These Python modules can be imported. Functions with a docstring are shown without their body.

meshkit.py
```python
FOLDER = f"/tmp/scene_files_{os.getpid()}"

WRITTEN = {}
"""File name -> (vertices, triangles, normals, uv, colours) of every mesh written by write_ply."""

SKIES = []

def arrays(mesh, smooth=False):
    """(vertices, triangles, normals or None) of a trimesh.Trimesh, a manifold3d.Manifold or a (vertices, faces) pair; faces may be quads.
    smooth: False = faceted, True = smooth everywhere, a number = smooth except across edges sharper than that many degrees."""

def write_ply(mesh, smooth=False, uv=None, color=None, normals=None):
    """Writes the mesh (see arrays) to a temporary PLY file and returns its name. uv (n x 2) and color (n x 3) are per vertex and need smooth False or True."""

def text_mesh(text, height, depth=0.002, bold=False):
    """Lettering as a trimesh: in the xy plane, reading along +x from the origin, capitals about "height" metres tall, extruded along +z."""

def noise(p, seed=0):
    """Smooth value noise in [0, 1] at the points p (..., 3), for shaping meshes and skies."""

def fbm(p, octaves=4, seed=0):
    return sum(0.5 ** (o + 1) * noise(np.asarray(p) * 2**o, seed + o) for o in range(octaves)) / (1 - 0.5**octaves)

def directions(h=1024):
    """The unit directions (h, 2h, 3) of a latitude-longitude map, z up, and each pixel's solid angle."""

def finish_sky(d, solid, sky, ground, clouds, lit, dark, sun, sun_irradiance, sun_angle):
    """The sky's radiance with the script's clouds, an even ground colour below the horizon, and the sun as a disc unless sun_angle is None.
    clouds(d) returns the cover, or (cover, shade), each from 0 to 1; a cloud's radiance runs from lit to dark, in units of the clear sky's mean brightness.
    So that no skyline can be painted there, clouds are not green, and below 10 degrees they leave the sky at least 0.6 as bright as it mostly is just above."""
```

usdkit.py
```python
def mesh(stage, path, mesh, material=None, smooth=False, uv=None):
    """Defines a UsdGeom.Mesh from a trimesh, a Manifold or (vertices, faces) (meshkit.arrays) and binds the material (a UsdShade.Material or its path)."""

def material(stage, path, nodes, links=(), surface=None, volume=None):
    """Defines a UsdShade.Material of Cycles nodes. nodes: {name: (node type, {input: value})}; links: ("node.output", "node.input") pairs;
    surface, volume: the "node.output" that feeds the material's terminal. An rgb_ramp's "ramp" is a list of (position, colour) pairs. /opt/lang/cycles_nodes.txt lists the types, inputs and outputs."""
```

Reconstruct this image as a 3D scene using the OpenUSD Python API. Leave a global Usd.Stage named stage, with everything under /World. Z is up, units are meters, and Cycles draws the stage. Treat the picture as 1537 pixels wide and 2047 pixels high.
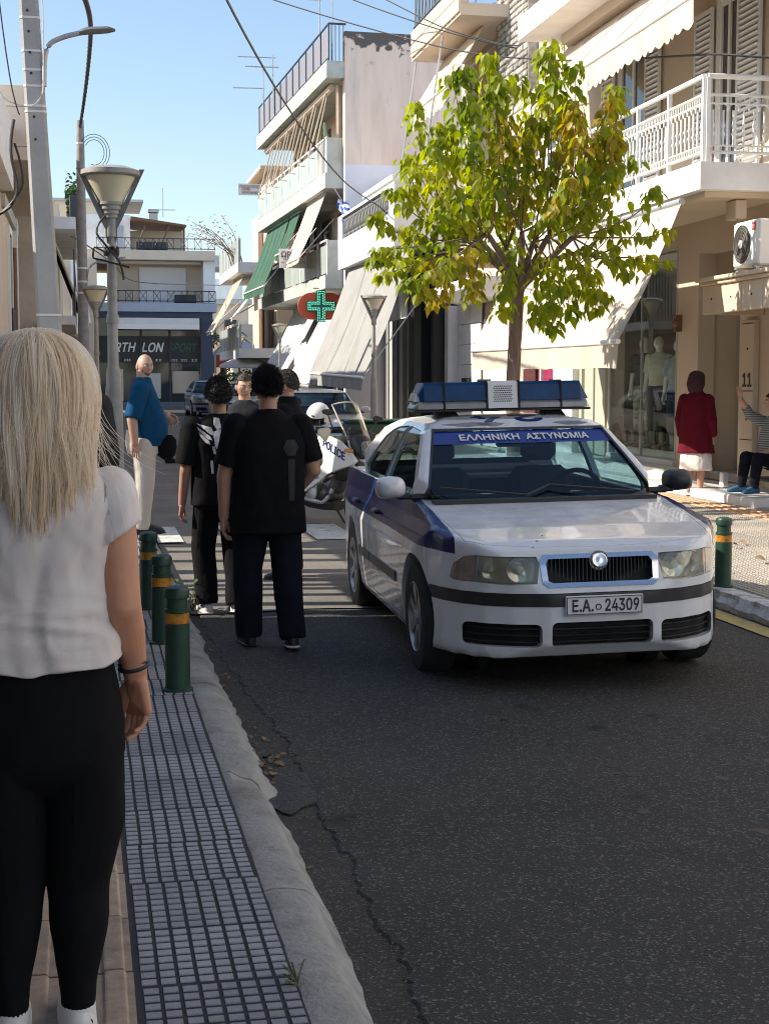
import math, random
import numpy as np, trimesh, manifold3d, usdkit, meshkit
from shapely.geometry import Polygon, LineString, Point, box as sbox
from scipy.interpolate import PchipInterpolator
from pxr import Usd, UsdGeom, UsdLux, UsdShade, Gf, Sdf, Vt

random.seed(7); np.random.seed(7)
stage = Usd.Stage.CreateInMemory()
UsdGeom.SetStageUpAxis(stage, UsdGeom.Tokens.z)
UsdGeom.SetStageMetersPerUnit(stage, 1.0)
WORLD = UsdGeom.Xform.Define(stage, '/World')
stage.SetDefaultPrim(WORLD.GetPrim())
UsdGeom.Scope.Define(stage, '/World/Looks')

# ---------------------------------------------------------------- camera, sky, sun, exposure
CAM_Z, CAM_YAW, CAM_PITCH = 1.64, 11.3, 4.92
cam = UsdGeom.Camera.Define(stage, '/World/camera')
cam.AddTranslateOp().Set(Gf.Vec3d(0, 0, CAM_Z))
cam.AddRotateXYZOp().Set(Gf.Vec3f(90 - CAM_PITCH, 0, -CAM_YAW))
cam.CreateHorizontalApertureAttr(36.0)
cam.CreateVerticalApertureAttr(36.0 * 2047 / 1537)
cam.CreateFocalLengthAttr(36.0 * 3000 / 1537)
cam.CreateClippingRangeAttr(Gf.Vec2f(0.05, 3000))
cam.CreateExposureAttr(1.46)
SUN_DIR = np.array([-0.985, 0.17])          # horizontal direction towards the sun
SUN_EL = math.radians(37.0)
SUN_ROT = math.atan2(SUN_DIR[0], SUN_DIR[1])
dome = UsdLux.DomeLight.Define(stage, '/World/sky')
dome.CreateIntensityAttr(1.0)
dome_m = usdkit.material(stage, '/World/Looks/sky', {
    "s": ("sky_texture", {"sky_type": "single_scattering", "sun_disc": False, "sun_elevation": SUN_EL,
                          "sun_rotation": SUN_ROT, "altitude": 50.0, "air_density": 1.0, "aerosol_density": 0.8, "ozone_density": 1.0}),
    "b": ("background_shader", {"strength": 0.076})}, [("s.color", "b.color")], surface="b.background")
UsdShade.MaterialBindingAPI.Apply(dome.GetPrim()).Bind(dome_m)
dome.GetPrim().SetCustomDataByKey('kind', 'structure')
sun = UsdLux.DistantLight.Define(stage, '/World/sun')
sun.CreateNormalizeAttr(True)
sun.CreateIntensityAttr(0.78)
sun.CreateAngleAttr(0.5)
sun.CreateColorAttr(Gf.Vec3f(1.0, 0.91, 0.77))
sd = np.array([SUN_DIR[0] * math.cos(SUN_EL), SUN_DIR[1] * math.cos(SUN_EL), math.sin(SUN_EL)])
sd /= np.linalg.norm(sd)
_m = Gf.Matrix4d().SetLookAt(Gf.Vec3d(*map(float, sd)), Gf.Vec3d(0, 0, 0), Gf.Vec3d(0, 0, 1)).GetInverse()
sun.AddTransformOp().Set(_m)

# ---------------------------------------------------------------- helpers
_used = {}
def numbered(parent, name):
    k = (str(parent), name)
    n = _used.get(k, 0); _used[k] = n + 1
    return name if n == 0 else f"{name}_{n:03d}"

_mats = {}
def mat(name, color, rough=0.6, metal=0.0, spec=0.5, var=0.0, vscale=4.0, detail=4.0, bump=0.0, bscale=40.0,
        stain=None, stain_scale=1.2, stain_amt=0.5, coat=0.0, sheen=0.0, trans=0.0, stretch=None, emis=None, rvar=0.0, sss=0.0, space='position'):
    """A procedural principled material: base colour varied by noise, optional stains and bump."""
    if name in _mats: return _mats[name]
    c = np.array(color, float)
    n = {"p": ("principled_bsdf", {"roughness": rough, "metallic": metal, "specular_ior_level": spec, "coat_weight": coat,
                                   "sheen_weight": sheen, "base_color": tuple(c)})}
    L = []
    if space == 'position':
        n["g"] = ("geometry", {}); src = "g.position"
    else:
        n["g"] = ("texture_coordinate", {}); src = "g.object"
    if stretch is not None:
        n["mp"] = ("mapping", {"scale": tuple(stretch)}); L.append((src, "mp.vector")); src = "mp.vector"
    col = None
    if var > 0:
        n["n"] = ("noise_texture", {"scale": vscale, "detail": detail, "roughness": 0.6})
        n["r"] = ("rgb_ramp", {"ramp": [(0.28, tuple(np.clip(c * (1 - var), 0, 1))), (0.72, tuple(np.clip(c * (1 + var), 0, 1)))]})
        L += [(src, "n.vector"), ("n.fac", "r.fac")]; col = "r.color"
    if stain is not None:
        n["sn"] = ("noise_texture", {"scale": stain_scale, "detail": 6.0, "roughness": 0.65})
        n["sr"] = ("rgb_ramp", {"ramp": [(0.48, (0, 0, 0)), (0.68, (stain_amt,) * 3)]})
        n["sm"] = ("mix_color", {"b": tuple(stain), "a": tuple(c)})
        L += [(src, "sn.vector"), ("sn.fac", "sr.fac"), ("sr.color", "sm.fac")]
        if col: L.append((col, "sm.a"))
        col = "sm.result"
    if col: L.append((col, "p.base_color"))
    if rvar > 0:
        n["rn"] = ("noise_texture", {"scale": 9.0, "detail": 5.0})
        n["rr"] = ("map_range", {"from_min": 0.3, "from_max": 0.7, "to_min": max(0.02, rough - rvar), "to_max": min(1, rough + rvar)})
        L += [(src, "rn.vector"), ("rn.fac", "rr.value"), ("rr.result", "p.roughness")]
    if bump > 0:
        n["bn"] = ("noise_texture", {"scale": bscale, "detail": 5.0, "roughness": 0.6})
        n["b"] = ("bump", {"strength": bump, "distance": 0.02})
        L += [(src, "bn.vector"), ("bn.fac", "b.height"), ("b.normal", "p.normal")]
    if trans > 0: n["p"][1]["transmission_weight"] = trans
    if sss > 0:
        n["p"][1]["subsurface_weight"] = sss; n["p"][1]["subsurface_scale"] = 0.012
        n["p"][1]["subsurface_radius"] = (1.0, 0.35, 0.2)
    if emis is not None:
        n["p"][1]["emission_color"] = tuple(emis[0]); n["p"][1]["emission_strength"] = emis[1]
    _mats[name] = usdkit.material(stage, '/World/Looks/' + name, n, L, surface="p.BSDF")
    return _mats[name]

def pane(name, tint=(0.75, 0.85, 0.82), ior=1.5, rough=0.0):
    if name in _mats: return _mats[name]
    _mats[name] = usdkit.material(stage, '/World/Looks/' + name, {
        "t": ("transparent_bsdf", {"color": tint}), "g": ("glossy_bsdf", {"color": (0.95, 0.97, 1.0), "roughness": rough}),
        "f": ("fresnel", {"IOR": ior}), "ge": ("geometry", {}), "k": ("math", {"math_type": "subtract", "value1": 1.0}), "ff": ("math", {"math_type": "multiply"}), "m": ("mix_closure", {})},
        [("ge.backfacing", "k.value2"), ("f.fac", "ff.value1"), ("k.value", "ff.value2"), ("ff.value", "m.fac"), ("t.BSDF", "m.closure1"), ("g.BSDF", "m.closure2")], surface="m.closure")
    return _mats[name]

def _bind_raw(prim, m): UsdShade.MaterialBindingAPI.Apply(prim).Bind(m)

def setdata(prim, **kw):
    for k, v in kw.items():
        if v: prim.SetCustomDataByKey(k, v)

def put(path, mesh, m, smooth=False):
    if isinstance(mesh, (list,)): mesh = trimesh.util.concatenate(mesh)
    usdkit.mesh(stage, path, mesh, m, smooth=smooth)
    return stage.GetPrimAtPath(path)

class Thing:
    """An Xform at a thing's base whose children are its parts. Part meshes are given in the thing's own frame."""
    def __init__(self, name, label, cat, loc=(0, 0, 0), rotz=0.0, group=None, kind=None, parent='/World'):
        self.path = f"{parent}/{numbered(parent, name)}"
        self.x = UsdGeom.Xform.Define(stage, self.path)
        self.loc, self.rotz = np.array(loc, float), rotz
        self.x.AddTranslateOp().Set(Gf.Vec3d(*map(float, loc)))
        if rotz: self.x.AddRotateZOp().Set(math.degrees(rotz))
        self.prim = self.x.GetPrim()
        setdata(self.prim, label=label, category=cat, group=group, kind=kind)
    def part(self, name, mesh, m, smooth=False, label=None, kind=None, under=None, world=False):
        if isinstance(mesh, list): mesh = trimesh.util.concatenate(mesh)
        if hasattr(mesh, 'to_mesh'): mesh = from_man(mesh)
        if world:
            mesh = mesh.copy(); mesh.vertices = self.local(mesh.vertices)
        base = under or self.path
        p = f"{base}/{numbered(base, name)}"
        prim = put(p, mesh, m, smooth)
        setdata(prim, label=label, kind=kind)
        return p
    def local(self, v):
        v = np.asarray(v, float) - self.loc
        c, s = math.cos(-self.rotz), math.sin(-self.rotz)
        return np.stack([v[..., 0] * c - v[..., 1] * s, v[..., 0] * s + v[..., 1] * c, v[..., 2]], -1)
    def holder(self, name, label=None):
        p = f"{self.path}/{numbered(self.path, name)}"
        pr_ = UsdGeom.Xform.Define(stage, p).GetPrim()
        setdata(pr_, label=label)
        return p

def copy_of(src, name, label, cat, loc, rotz=0.0, group=None, scale=None):
    p = f"/World/{numbered('/World', name)}"
    x = UsdGeom.Xform.Define(stage, p)
    x.GetPrim().GetReferences().AddInternalReference(src.path)
    x.ClearXformOpOrder()
    x.AddTranslateOp(UsdGeom.XformOp.PrecisionDouble, 'copy').Set(Gf.Vec3d(*map(float, loc)))
    if rotz: x.AddRotateZOp(UsdGeom.XformOp.PrecisionFloat, 'copy').Set(math.degrees(rotz))
    if scale: x.AddScaleOp(UsdGeom.XformOp.PrecisionFloat, 'copy').Set(Gf.Vec3f(*scale))
    x.GetPrim().SetInstanceable(True)
    pr_ = x.GetPrim()
    pr_.SetCustomDataByKey('label', label); pr_.SetCustomDataByKey('category', cat)
    if group: pr_.SetCustomDataByKey('group', group)
    return pr_

def single(name, mesh, m, label=None, cat=None, group=None, kind=None, smooth=False):
    if isinstance(mesh, list): mesh = trimesh.util.concatenate(mesh)
    if hasattr(mesh, 'to_mesh'): mesh = from_man(mesh)
    prim = put(f"/World/{numbered('/World', name)}", mesh, m, smooth)
    setdata(prim, label=label, category=cat, group=group, kind=kind)
    return prim

# ---- shapes
def bx(x0, x1, y0, y1, z0, z1):
    b = trimesh.creation.box((abs(x1 - x0), abs(y1 - y0), abs(z1 - z0)))
    b.apply_translation(((x0 + x1) / 2, (y0 + y1) / 2, (z0 + z1) / 2)); return b
def cbx(x0, x1, y0, y1, z0, z1, r=0.02):
    """A box with chamfered edges."""
    x0, x1 = min(x0, x1), max(x0, x1); y0, y1 = min(y0, y1), max(y0, y1); z0, z1 = min(z0, z1), max(z0, z1)
    r = min(r, (x1 - x0) / 2.2, (y1 - y0) / 2.2, (z1 - z0) / 2.2)
    P = []
    for x in (x0, x1):
        for y in (y0, y1):
            for z in (z0, z1):
                sx, sy, sz = (1 if x == x0 else -1), (1 if y == y0 else -1), (1 if z == z0 else -1)
                P += [(x + sx * r, y, z + sz * r * 0), (x, y + sy * r, z), (x, y, z + sz * r)]
                P[-3] = (x + sx * r, y + sy * r, z); P[-2] = (x + sx * r, y, z + sz * r); P[-1] = (x, y + sy * r, z + sz * r)
    return trimesh.convex.convex_hull(np.array(P))
def tube(pts, r, n=8, cap=True):
    p = np.asarray(pts, float)
    r = np.broadcast_to(np.asarray(r, float), (len(p),))
    t = np.gradient(p, axis=0); t /= np.linalg.norm(t, axis=1, keepdims=True) + 1e-12
    a = np.cross(t, np.where(np.abs(t[:, 2:]) < 0.9, [0, 0, 1.0], [1.0, 0, 0]))
    a /= np.linalg.norm(a, axis=1, keepdims=True) + 1e-12
    b = np.cross(t, a)
    an = np.arange(n) * 2 * np.pi / n
    v = (p[:, None] + r[:, None, None] * (np.cos(an)[None, :, None] * a[:, None] + np.sin(an)[None, :, None] * b[:, None])).reshape(-1, 3)
    f = []
    for i in range(len(p) - 1):
        for j in range(n):
            k = (j + 1) % n
            f += [(i * n + j, i * n + k, (i + 1) * n + k), (i * n + j, (i + 1) * n + k, (i + 1) * n + j)]
    if cap:
        v = np.vstack([v, p[0], p[-1]]); c0, c1 = len(v) - 2, len(v) - 1
        for j in range(n):
            k = (j + 1) % n
            f += [(c0, k, j), (c1, (len(p) - 1) * n + j, (len(p) - 1) * n + k)]
    return trimesh.Trimesh(v, np.array(f), process=False)
def smooth_path(pts, n=24):
    p = np.asarray(pts, float); t = np.arange(len(p))
    return np.stack([PchipInterpolator(t, p[:, k])(np.linspace(0, len(p) - 1, n)) for k in range(3)], 1)
def loft(rings, cap=True, closed=True):
    """rings: list of (n,3) arrays with the same n."""
    R = np.array(rings, float); m, n = R.shape[:2]
    v = R.reshape(-1, 3); f = []
    for i in range(m - 1):
        for j in range(n if closed else n - 1):
            k = (j + 1) % n
            f += [(i * n + j, i * n + k, (i + 1) * n + k), (i * n + j, (i + 1) * n + k, (i + 1) * n + j)]
    if cap and closed:
        v = np.vstack([v, R[0].mean(0), R[-1].mean(0)]); c0, c1 = len(v) - 2, len(v) - 1
        for j in range(n):
            k = (j + 1) % n
            f += [(c0, k, j), (c1, (m - 1) * n + j, (m - 1) * n + k)]
    t = trimesh.Trimesh(v, np.array(f), process=False)
    if cap and closed and t.volume < 0: t.invert()
    return t
def ell(c, a, b, n=20, ax='xy', p=2.0, ph=0.0):
    th = np.arange(n) * 2 * np.pi / n + ph
    cs, sn = np.cos(th), np.sin(th)
    u = a * np.sign(cs) * np.abs(cs) ** (2 / p); w = b * np.sign(sn) * np.abs(sn) ** (2 / p)
    z = np.zeros(n)
    if ax == 'xy': q = np.stack([u, w, z], 1)
    elif ax == 'xz': q = np.stack([u, z, w], 1)
    else: q = np.stack([z, u, w], 1)
    return q + np.asarray(c, float)
def revolve(profile, n=16, c=(0, 0, 0), cap=True):
    """profile: (r, z) pairs."""
    return loft([ell((c[0], c[1], c[2] + z), r, r, n) for r, z in profile], cap=cap)
def grid(f, nu, nv):
    """A sheet from f(u, v) with u, v in 0..1 arrays."""
    u, v = np.meshgrid(np.linspace(0, 1, nu), np.linspace(0, 1, nv), indexing='ij')
    P = f(u, v).reshape(-1, 3); F = []
    i, j = np.meshgrid(np.arange(nu - 1), np.arange(nv - 1), indexing='ij')
    a = (i * nv + j).ravel()
    F = np.vstack([np.stack([a, a + nv, a + nv + 1], 1), np.stack([a, a + nv + 1, a + 1], 1)])
    return trimesh.Trimesh(P, F, process=False)
def thick(sheet, d):
    """Gives an open sheet a thickness d against its normals."""
    n = sheet.vertex_normals; v = np.vstack([sheet.vertices, sheet.vertices - n * d]); k = len(sheet.vertices)
    e = sheet.edges_sorted; uq, inv, cnt = np.unique(e, axis=0, return_inverse=True, return_counts=True)
    be = sheet.edges[cnt[inv.ravel()] == 1]
    f = np.vstack([sheet.faces, sheet.faces[:, ::-1] + k, np.stack([be[:, 1], be[:, 0], be[:, 0] + k], 1), np.stack([be[:, 1], be[:, 0] + k, be[:, 1] + k], 1)])
    return trimesh.Trimesh(v, f, process=False)
def to_man(m):
    m = trimesh.Trimesh(m.vertices, m.faces, process=True)
    return manifold3d.Manifold(manifold3d.Mesh(np.array(m.vertices, np.float32), np.array(m.faces, np.uint32)))
def from_man(M):
    m = M.to_mesh(); return trimesh.Trimesh(np.array(m.vert_properties[:, :3], float), np.array(m.tri_verts), process=False)
def prism(poly, axis, lo, hi):
    """A Manifold: the 2D outline (list of pairs) extruded along an axis. axis x: pairs are (y, z); y: (x, z); z: (x, y)."""
    P = Polygon(poly).buffer(0) if not hasattr(poly, 'exterior') else poly
    m = trimesh.creation.extrude_polygon(P, hi - lo, engine='earcut')
    v = np.array(m.vertices)
    if axis == 'z': q = np.stack([v[:, 0], v[:, 1], v[:, 2] + lo], 1)
    elif axis == 'x': q = np.stack([v[:, 2] + lo, v[:, 0], v[:, 1]], 1)
    else: q = np.stack([v[:, 0], v[:, 2] + lo, v[:, 1]], 1)
    mm = trimesh.Trimesh(q, m.faces, process=True)
    if mm.volume < 0: mm.invert()
    return to_man(mm)
def xf(mesh, loc=(0, 0, 0), rz=0.0, rx=0.0, ry=0.0, s=1.0):
    m = mesh.copy()
    M = trimesh.transformations.euler_matrix(rx, ry, rz, 'sxyz'); M[:3, :3] *= s; M[:3, 3] = loc
    m.apply_transform(M); return m
def text(t, h, depth=0.004, bold=False, center=True, width=None):
    m = meshkit.text_mesh(t, h, depth, bold)
    b = m.bounds
    if width: m.apply_scale((width / (b[1, 0] - b[0, 0]), 1, 1)); b = m.bounds
    if center: m.apply_translation((-(b[0, 0] + b[1, 0]) / 2, -(b[0, 1] + b[1, 1]) / 2, 0))
    return m
def facing(m, d):
    """Lettering in the xy plane stood upright so that it is read by someone looking along direction d (a 2D vector)."""
    d = np.array(d, float) / np.linalg.norm(d)
    right = np.array([d[1], -d[0], 0]); up = np.array([0, 0, 1.0]); out = -np.array([d[0], d[1], 0])
    v = np.array(m.vertices); q = v[:, :1] * right + v[:, 1:2] * up + v[:, 2:3] * out
    r = trimesh.Trimesh(q, m.faces, process=False)
    return r
def jitter(m, amp, scale, seed=0):
    m = m.copy(); v = np.array(m.vertices)
    d = np.stack([meshkit.fbm(v * scale, 3, seed + k * 11) - 0.5 for k in range(3)], 1)
    m.vertices = v + d * amp * 2; return m
def ground_z(x, y):
    return 0.008 * max(0.0, y - 20.0)
def at(m, *loc):
    m = m.copy(); m.apply_translation(loc); return m
_ico = np.array(trimesh.creation.icosphere(2, 1.0).vertices)
def ball(p, r): return np.asarray(p, float) + _ico * np.asarray(r, float)
def hull(*pts): return manifold3d.Manifold.hull_points(np.vstack(pts).astype(np.float64))
def chain(js):
    out = None
    for (p, r), (q, s) in zip(js[:-1], js[1:]):
        m = hull(ball(p, r), ball(q, s)); out = m if out is None else out + m
    return out
def soft(M, h=0.02, it=12, folds=0.0, fscale=(9, 9, 4), seed=0, zfade=None):
    m = from_man(M.refine_to_length(h)); m = trimesh.Trimesh(m.vertices, m.faces, process=True)
    trimesh.smoothing.filter_taubin(m, lamb=0.5, nu=0.51, iterations=it)
    if folds:
        v = np.array(m.vertices); n = m.vertex_normals
        d = meshkit.fbm(v * np.array(fscale), 4, seed) - 0.5
        d2 = np.abs(meshkit.fbm(v * np.array(fscale) * 1.9 + 7, 3, seed + 5) - 0.5)
        m.vertices = v + n * ((d - 0.6 * d2) * 2 * folds)[:, None]
    return m
# ---------------------------------------------------------------- ground, road, kerbs, pavements
def asphalt(name, base, speck, blue=0.0):
    n = {"g": ("geometry", {}), "p": ("principled_bsdf", {"roughness": 0.82, "specular_ior_level": 0.35}),
         "v": ("voronoi_texture", {"scale": 135.0, "randomness": 1.0}),
         "sp": ("rgb_ramp", {"ramp": [(0.0, (0.0,) * 3), (0.84, (0.0,) * 3), (0.98, (0.8,) * 3)]}),
         "sep": ("separate_color", {}),
         "big": ("noise_texture", {"scale": 0.9, "detail": 6.0, "roughness": 0.65}),
         "bigr": ("rgb_ramp", {"ramp": [(0.3, tuple(np.array(base) * 0.72)), (0.7, tuple(np.array(base) * 1.3))]}),
         "fine": ("noise_texture", {"scale": 240.0, "detail": 2.0}),
         "fr": ("rgb_ramp", {"ramp": [(0.3, (0.45,) * 3), (0.7, (1.5,) * 3)]}),
         "mul": ("mix_color", {"blend_type": "multiply", "fac": 1.0, "use_clamp": False}),
         "mx": ("mix_color", {"b": speck}),
         "oil": ("noise_texture", {"scale": 2.6, "detail": 3.0, "roughness": 0.5}),
         "oilr": ("rgb_ramp", {"ramp": [(0.66, (0, 0, 0)), (0.72, (0.7,) * 3)]}),
         "om": ("mix_color", {"b": tuple(np.array(base) * 0.35)}),
         "bn": ("noise_texture", {"scale": 130.0, "detail": 3.0}),
         "b": ("bump", {"strength": 0.55, "distance": 0.012})}
    L = [("g.position", "v.vector"), ("v.color", "sep.color"), ("sep.r", "sp.fac"), ("g.position", "big.vector"), ("big.fac", "bigr.fac"),
         ("g.position", "fine.vector"), ("fine.fac", "fr.fac"), ("bigr.color", "mul.a"), ("fr.color", "mul.b"), ("mul.result", "mx.a"), ("sp.color", "mx.fac"),
         ("g.position", "oil.vector"), ("oil.fac", "oilr.fac"), ("mx.result", "om.a"), ("oilr.color", "om.fac"), ("om.result", "p.base_color"),
         ("g.position", "bn.vector"), ("bn.fac", "b.height"), ("b.normal", "p.normal")]
    return usdkit.material(stage, '/World/Looks/' + name, n, L, surface="p.BSDF")
M_road = asphalt('asphalt', (0.042, 0.040, 0.038), (0.21, 0.20, 0.185))
M_gut = asphalt('old_asphalt', (0.050, 0.044, 0.037), (0.17, 0.16, 0.14))
M_conc = mat('kerb_concrete', (0.33, 0.32, 0.30), 0.85, var=0.22, vscale=3.0, detail=8, stain=(0.17, 0.15, 0.125), stain_scale=5.0, stain_amt=0.75, bump=0.6, bscale=45)
M_concp = mat('painted_kerb', (0.55, 0.55, 0.54), 0.8, var=0.1, vscale=8, stain=(0.12, 0.11, 0.10), stain_scale=6.0, stain_amt=0.9, bump=0.7, bscale=30)
M_paint = mat('road_paint', (0.55, 0.55, 0.53), 0.7, var=0.15, vscale=20, stain=(0.12, 0.12, 0.12), stain_scale=9, stain_amt=0.7)
M_yellow = mat('yellow_paint', (0.42, 0.33, 0.11), 0.7, var=0.15, vscale=20, stain=(0.15, 0.13, 0.08), stain_scale=7, stain_amt=0.7)
M_earth = mat('earth', (0.17, 0.15, 0.13), 0.95, var=0.3, vscale=0.5)

single('ground', grid(lambda u, v: np.stack([-400 + 800 * u, -300 + 900 * v, np.where((-300 + 900 * v) > 20, 0.008 * np.minimum(-280 + 900 * v - 20 + 0 * u, 60) * 0 - 0.06, -0.06) + 0 * u], -1), 9, 9), M_earth, kind='structure')

def kerb_x(y):
    return float(np.interp(y, [-10, 12, 20, 28, 50, 68, 80], [4.52, 4.52, 4.62, 5.42, 5.9, 7.2, 9.0]))
def sheet(xf0, xf1, ys, zf, nx=6):
    R = []
    for y in ys:
        a, b = xf0(y), xf1(y)
        R.append([(a + (b - a) * t, y, zf(a + (b - a) * t, y)) for t in np.linspace(0, 1, nx)])
    R = np.array(R); m, n = R.shape[:2]
    i, j = np.meshgrid(np.arange(m - 1), np.arange(n - 1), indexing='ij'); a = (i * n + j).ravel()
    return trimesh.Trimesh(R.reshape(-1, 3), np.vstack([np.stack([a, a + 1, a + n + 1], 1), np.stack([a, a + n + 1, a + n], 1)]), process=False)
ysr = np.concatenate([np.arange(-6, 20, 1.0), np.arange(20, 73, 2.0)])
single('road', sheet(lambda y: 0.62, lambda y: kerb_x(y) + 0.04, ysr, lambda x, y: ground_z(x, y) - 0.007, 3), M_gut, kind='structure')
single('side_road', sheet(lambda y: -30.0, lambda y: 40.0, [60.5, 64, 68, 71.6], lambda x, y: ground_z(x, y) + 0.004, 3), mat('far_asphalt', (0.16, 0.155, 0.15), 0.85, var=0.2, vscale=1.0), kind='structure')
# the newer asphalt lies on the old with a ragged, broken edge beside the gutter
cx_ = PchipInterpolator([-6, 3.0, 3.66, 4.3, 5.0, 5.6, 6.2, 6.7, 7.8, 9.1, 11, 14, 80], [0.84, 0.83, 0.82, 0.85, 0.855, 0.86, 0.865, 0.88, 0.83, 0.775, 0.75, 0.73, 0.72])
ye = np.concatenate([np.arange(-6, 2.5, 0.5), np.arange(2.5, 12, 0.035), np.arange(12, 73, 1.5)])
rg = random.Random(3)
def ragged(y):
    return float(cx_(y)) + (0.026 * (meshkit.noise(np.array([[y * 7.0, 0.3, 0.1]]), 4)[0] - 0.5) + 0.02 * (meshkit.noise(np.array([[y * 31.0, 0.3, 0.1]]), 5)[0] - 0.5)) * 2
top = []
for y in ye:
    e = ragged(y); k = kerb_x(y)
    top.append([(e - 0.002, y, ground_z(0, y) - 0.009), (e + 0.012, y, ground_z(0, y)), (e + 0.5, y, ground_z(0, y)), (2.6, y, ground_z(0, y) + 0.01), (k + 0.03, y, ground_z(0, y))])
top = np.array(top); _m2, _n2 = top.shape[:2]
_i, _j = np.meshgrid(np.arange(_m2 - 1), np.arange(_n2 - 1), indexing='ij'); _a = (_i * _n2 + _j).ravel()
single('road_surface', trimesh.Trimesh(top.reshape(-1, 3), np.vstack([np.stack([_a, _a + 1, _a + _n2 + 1], 1), np.stack([_a, _a + _n2 + 1, _a + _n2], 1)]), process=False), M_road, kind='structure')
M_pale = asphalt('pale_worn_asphalt', (0.165, 0.15, 0.132), (0.22, 0.21, 0.19))
def pale_edge(x): return 10.62 + 0.05 * math.sin(x * 5)
_R = []
for x in np.linspace(0.72, 4.53, 40):
    _R.append([(x + (kerb_x(y) - 4.52) * max(0, (x - 0.72) / 3.8) if y > 12 else x, y, ground_z(0, y) + 0.006 + 0.010 * (1 - abs(x - 2.6) / 2.0)) for y in [pale_edge(x), 11, 12, 14, 16, 18, 20, 24, 28, 34, 40, 50, 60.4]])
_R = np.array(_R); _m3, _n3 = _R.shape[:2]; _i, _j = np.meshgrid(np.arange(_m3 - 1), np.arange(_n3 - 1), indexing='ij'); _a = (_i * _n3 + _j).ravel()
single('old_road_surface', trimesh.Trimesh(_R.reshape(-1, 3), np.vstack([np.stack([_a, _a + _n3, _a + _n3 + 1], 1), np.stack([_a, _a + _n3 + 1, _a + 1], 1)]), process=False), M_pale, kind='structure')
# a tarry broken patch beside the kerb
pp = []
for k in range(46):
    a = 2 * math.pi * k / 46
    r = 1 + 0.45 * (meshkit.noise(np.array([[math.cos(a) * 2.2, math.sin(a) * 2.2, 0.5]]), 9)[0] - 0.5)
    pp.append((0.79 + 0.11 * r * math.cos(a) + 0.045 * math.sin(a), 5.86 + 0.29 * r * math.sin(a)))
pm = trimesh.creation.extrude_polygon(Polygon(pp), 0.02, engine='earcut'); pm = pm.subdivide().subdivide()
pm.apply_translation((0, 0, -0.0165)); pm = jitter(pm, 0.005, 22.0, 5)
single('tar_patch', pm, mat('tar', (0.006, 0.0065, 0.009), 0.3, spec=0.6, var=0.4, vscale=25, bump=0.9, bscale=60), 'shiny black tar patch with a bluish sheen beside the left kerb', 'patch')

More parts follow.
